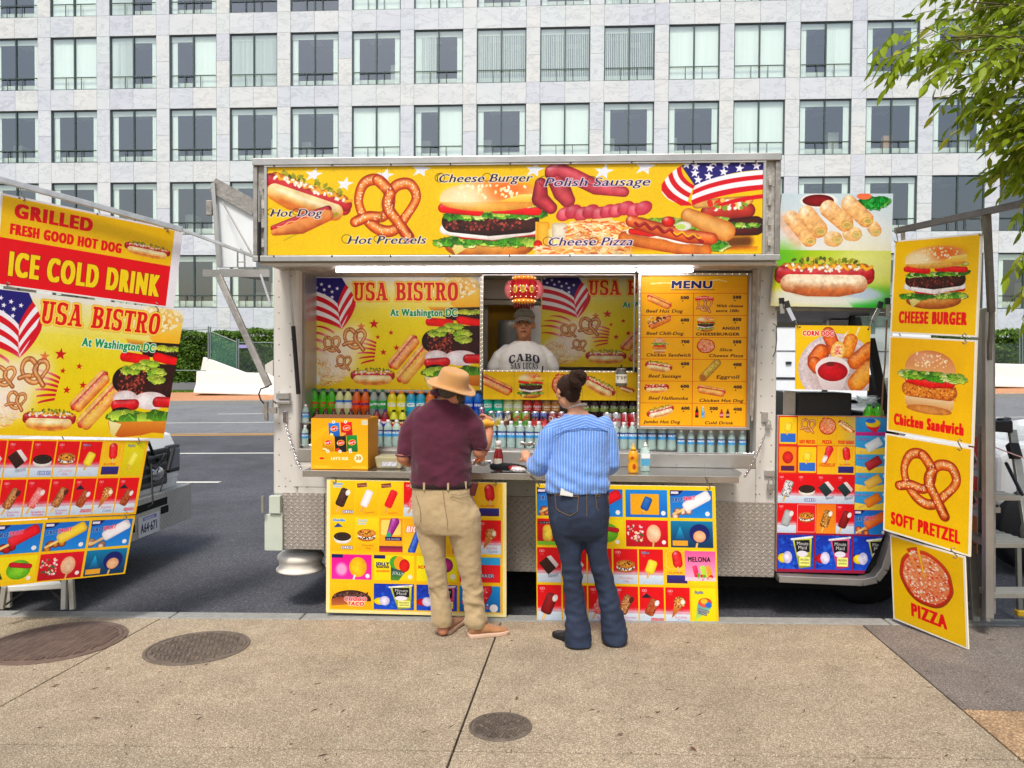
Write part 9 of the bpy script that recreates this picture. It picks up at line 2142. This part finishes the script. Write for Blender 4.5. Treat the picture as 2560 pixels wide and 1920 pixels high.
for k in range(54):
    a=k*math.pi/4*.5+.2;row=k//16;zz=(-.06,-.02,.02,.06)[row%4];q=c0+Vector((math.cos(a)*.122*math.cos(zz*9),math.sin(a)*.122*math.cos(zz*9),zz));g.ball(q,.0035,6,4)
for k in range(16):
    for z in(.088,-.088):a=k*math.pi/8;g.ball(c0+Vector((.089*math.cos(a),.089*math.sin(a),z)),.0035,6,4)
g.build('bulbs',M_bulb,r,kind='stuff')
g=Geo()
for k in range(20):a=k*math.pi/10;g.tube([c0+Vector((.07*math.cos(a),.07*math.sin(a),-.1)),c0+Vector((.072*math.cos(a),.072*math.sin(a),-.14))],.003,5)
g.build('fringe',mat('red_fringe',hx('6a1018'),.8),r)
# ------------------------------------------------------------------ tree at the upper right
M_leaf=leaf_mat('ash_leaf',hx('6a861a'),hx('94aa28'),hx('bcbc44'),.5,.4);M_bark=mat('tree_bark',hx('4f4436'),.9,var=.3,vs=12,bump=.8,bs=30)
tree=empty('ash_tree',(4.1,3.6,gz(4.1,3.6)),'leafy pavement tree with yellow green pinnate leaves reaching in at the upper right','tree')
rr=random.Random(21)
tp=Vector((4.1,3.6,gz(4.1,3.6)))
g=Geo();g.tube([tp-Vector((0,0,.1)),tp+Vector((.02,0,.9)),tp+Vector((-.05,.05,1.9)),tp+Vector((-.1,.1,2.8)),tp+Vector((-.1,.1,4.2))],[.13,.1,.085,.07,.03],12);g.build('trunk',M_bark,tree)
lm=Geo();lm.add([(0,0,0),(.016,.028,.003),(.017,.055,.001),(.009,.085,-.006),(0,.105,-.012),(-.009,.085,-.006),(-.017,.055,.001),(-.016,.028,.003),(0,.055,-.004)],[(0,1,8),(1,2,8),(2,3,8),(3,4,8),(4,5,8),(5,6,8),(6,7,8),(7,0,8)],True)
leaf_me=lm.mesh('leaf',M_leaf);bulk=Geo();single=[]
def frond(base,d,ln,nl,sc=1.):
    d=Vector(d).normalized();side=d.cross(Vector((0,0,1))).normalized();pts=[]
    for i in range(nl+1):
        t=i/nl;q=base+d*ln*t+Vector((0,0,-.25*ln*t*t));pts.append(q)
        if i<2:continue
        for sg in((-1,1)if i<nl else(0,)):
            ld_=(d*.55+side*sg*.9+Vector((rr.uniform(-.3,.3),rr.uniform(-.3,.3),rr.uniform(-.85,-.1)))).normalized();r_,u_=ortho(ld_);a=rr.uniform(-1,1);xx=r_*math.cos(a)+u_*math.sin(a);zz=xx.cross(ld_)
            s=rr.uniform(.8,1.3)*sc;M4=Matrix((xx*s,ld_*s,zz*s)).transposed().to_4x4();M4.translation=q;single.append(M4)
    return pts
tw=Geo();lb_=Geo()
limbs=[]
def branch(a,b_,r,nsub,spread,droop):
    a,b_=Vector(a),Vector(b_);mid=a.lerp(b_,.5)+Vector((0,0,.12));lb_.tube([a,a.lerp(b_,.25)+Vector((rr.uniform(-.06,.06),0,.09)),mid,a.lerp(b_,.8)+Vector((rr.uniform(-.05,.05),0,.05)),b_],[r*.8,r*.6,r*.42,r*.3,r*.15],7)
    for k in range(nsub):
        t=rr.uniform(.25,1.);q=(a.lerp(mid,t*2)if t<.5 else mid.lerp(b_,t*2-1));d=(b_-a).normalized()+Vector((rr.uniform(-1,1),rr.uniform(-1,1),rr.uniform(-.8,.6)))*spread;d.z-=droop;e=q+d.normalized()*rr.uniform(.12,.4);tw.tube([q,q.lerp(e,.5)+Vector((0,0,.02)),e],[.005,.004,.002],5)
        for m_ in range(4):q2=q.lerp(e,rr.uniform(.2,1));dd=d+Vector((rr.uniform(-.9,.9),rr.uniform(-.9,.9),rr.uniform(-.7,.3)));pts=frond(q2,dd,rr.uniform(.18,.32),rr.randint(4,6),.8);tw.tube(pts,.0018,4,cap=False)
tc0=tp+Vector((-.05,.05,2.0));tc1=tp+Vector((-.1,.1,2.9))
ends=[(2290,30,4.2,.02),(2260,150,4.0,.02),(2215,118,3.9,.012),(2330,210,4.3,.018),(2390,300,4.1,.018),(2440,120,4.4,.02),(2480,230,3.9,.018),(2470,330,4.2,.016),(2540,440,4.4,.012),(2380,60,4.8,.018),(2520,60,4.0,.018),(2560,350,4.6,.016),(2600,180,4.2,.018),(2470,-80,4.4,.02),(2330,-60,4.6,.02),(2640,330,4.0,.014),(2680,0,3.9,.02),(2700,300,4.5,.02),(2800,150,3.8,.02)]
for px,py,D,r_ in ends:branch(tc1 if py<200 else tc0+Vector((0,0,.3)),dep(px+135,py-25,D),r_,17 if px>2300 else 9,.7,.25)
for px,py,D in((2520,640,4.0),(2533,500,4.1),(2500,440,4.2),(2185,100,3.9),(2230,130,3.9),(2215,165,3.95)):frond(dep(px+75,py-45,D),dep(px,py+30,D)-dep(px+75,py-45,D),.22,6,.85)
for k in range(26):
    a=rr.uniform(0,6.28);e=tp+Vector((math.cos(a)*rr.uniform(.6,1.7),math.sin(a)*rr.uniform(.6,1.6),rr.uniform(2.2,4.6)))
    if(e-CAM).dot(RGT)/max(.1,(e-CAM).dot(FWD))>.7:branch(tc1,e,.02,6,.8,.2)
lb_.build('limbs',M_bark,tree);tw.build('twigs',mat('green_twig',hx('6a6a34'),.8),tree,kind='stuff')
to=origin(tree)
def vis(M4):v=M4.translation-CAM;z=v.dot(FWD);return z>.5 and abs(v.dot(RGT)/z)<.69
inv_=[(M4.translation-CAM).dot(FWD)for M4 in single]
order=sorted(range(len(single)),key=lambda i:(not vis(single[i]),inv_[i]))
chosen=set(order[:280])
for i in order[:280]:
    o=bpy.data.objects.new('leaf',leaf_me);COL.objects.link(o);o.parent=tree;M4=single[i].copy();M4.translation-=to;o.matrix_local=M4
base_v=[Vector(v.co)for v in leaf_me.vertices];base_f=[tuple(q.vertices)for q in leaf_me.polygons]
for i,M4 in enumerate(single):
    if i in chosen:continue
    bulk.add([M4@v for v in base_v],base_f,True)
bulk.build('foliage',M_leaf,tree,kind='stuff')
g=Geo()
for k in range(150):
    q=gnd(rr.uniform(60,2500),rr.uniform(1600,1915));a=rr.uniform(0,3.1);l=rr.uniform(.006,.03);w2=rr.uniform(.001,.003);z=gz(q.x,q.y)+.003;d=Vector((math.cos(a),math.sin(a),0));s_=Vector((-d.y,d.x,0))
    g.add([(q.x-d.x*l,q.y-d.y*l,z),(q.x+s_.x*w2,q.y+s_.y*w2,z+.003),(q.x+d.x*l,q.y+d.y*l,z),(q.x-s_.x*w2,q.y-s_.y*w2,z)],[(0,3,2,1)])
g.build('dead_twig_litter',mat('dry_litter',hx('4a3626'),.9,var=.4,vs=3),kind='stuff')
for i,(x,y,w_)in enumerate(((1291,1752,'small reddish fallen leaf beside the pavement joint, nearest the small cover'),(1560,1838,'curled brown fallen leaf in the front middle of the pavement'),(1725,1871,'dark fallen leaf lying nearest the camera on the pavement'),(262,1676,'brown fallen leaf below the largest manhole cover'))):
    q=gnd(x,y);o=bpy.data.objects.new('fallen_leaf',lm.mesh('fallen_leaf',mat('dead_leaf',hx('6a4230'),.8,var=.3,vs=40)));COL.objects.link(o);o.location=(q.x,q.y,gz(q.x,q.y)+.009);o.rotation_euler=(0,.12,i*1.9);o.scale=(.35,.35,.35);tag(o,w_,'leaf','fallen leaves on the pavement')
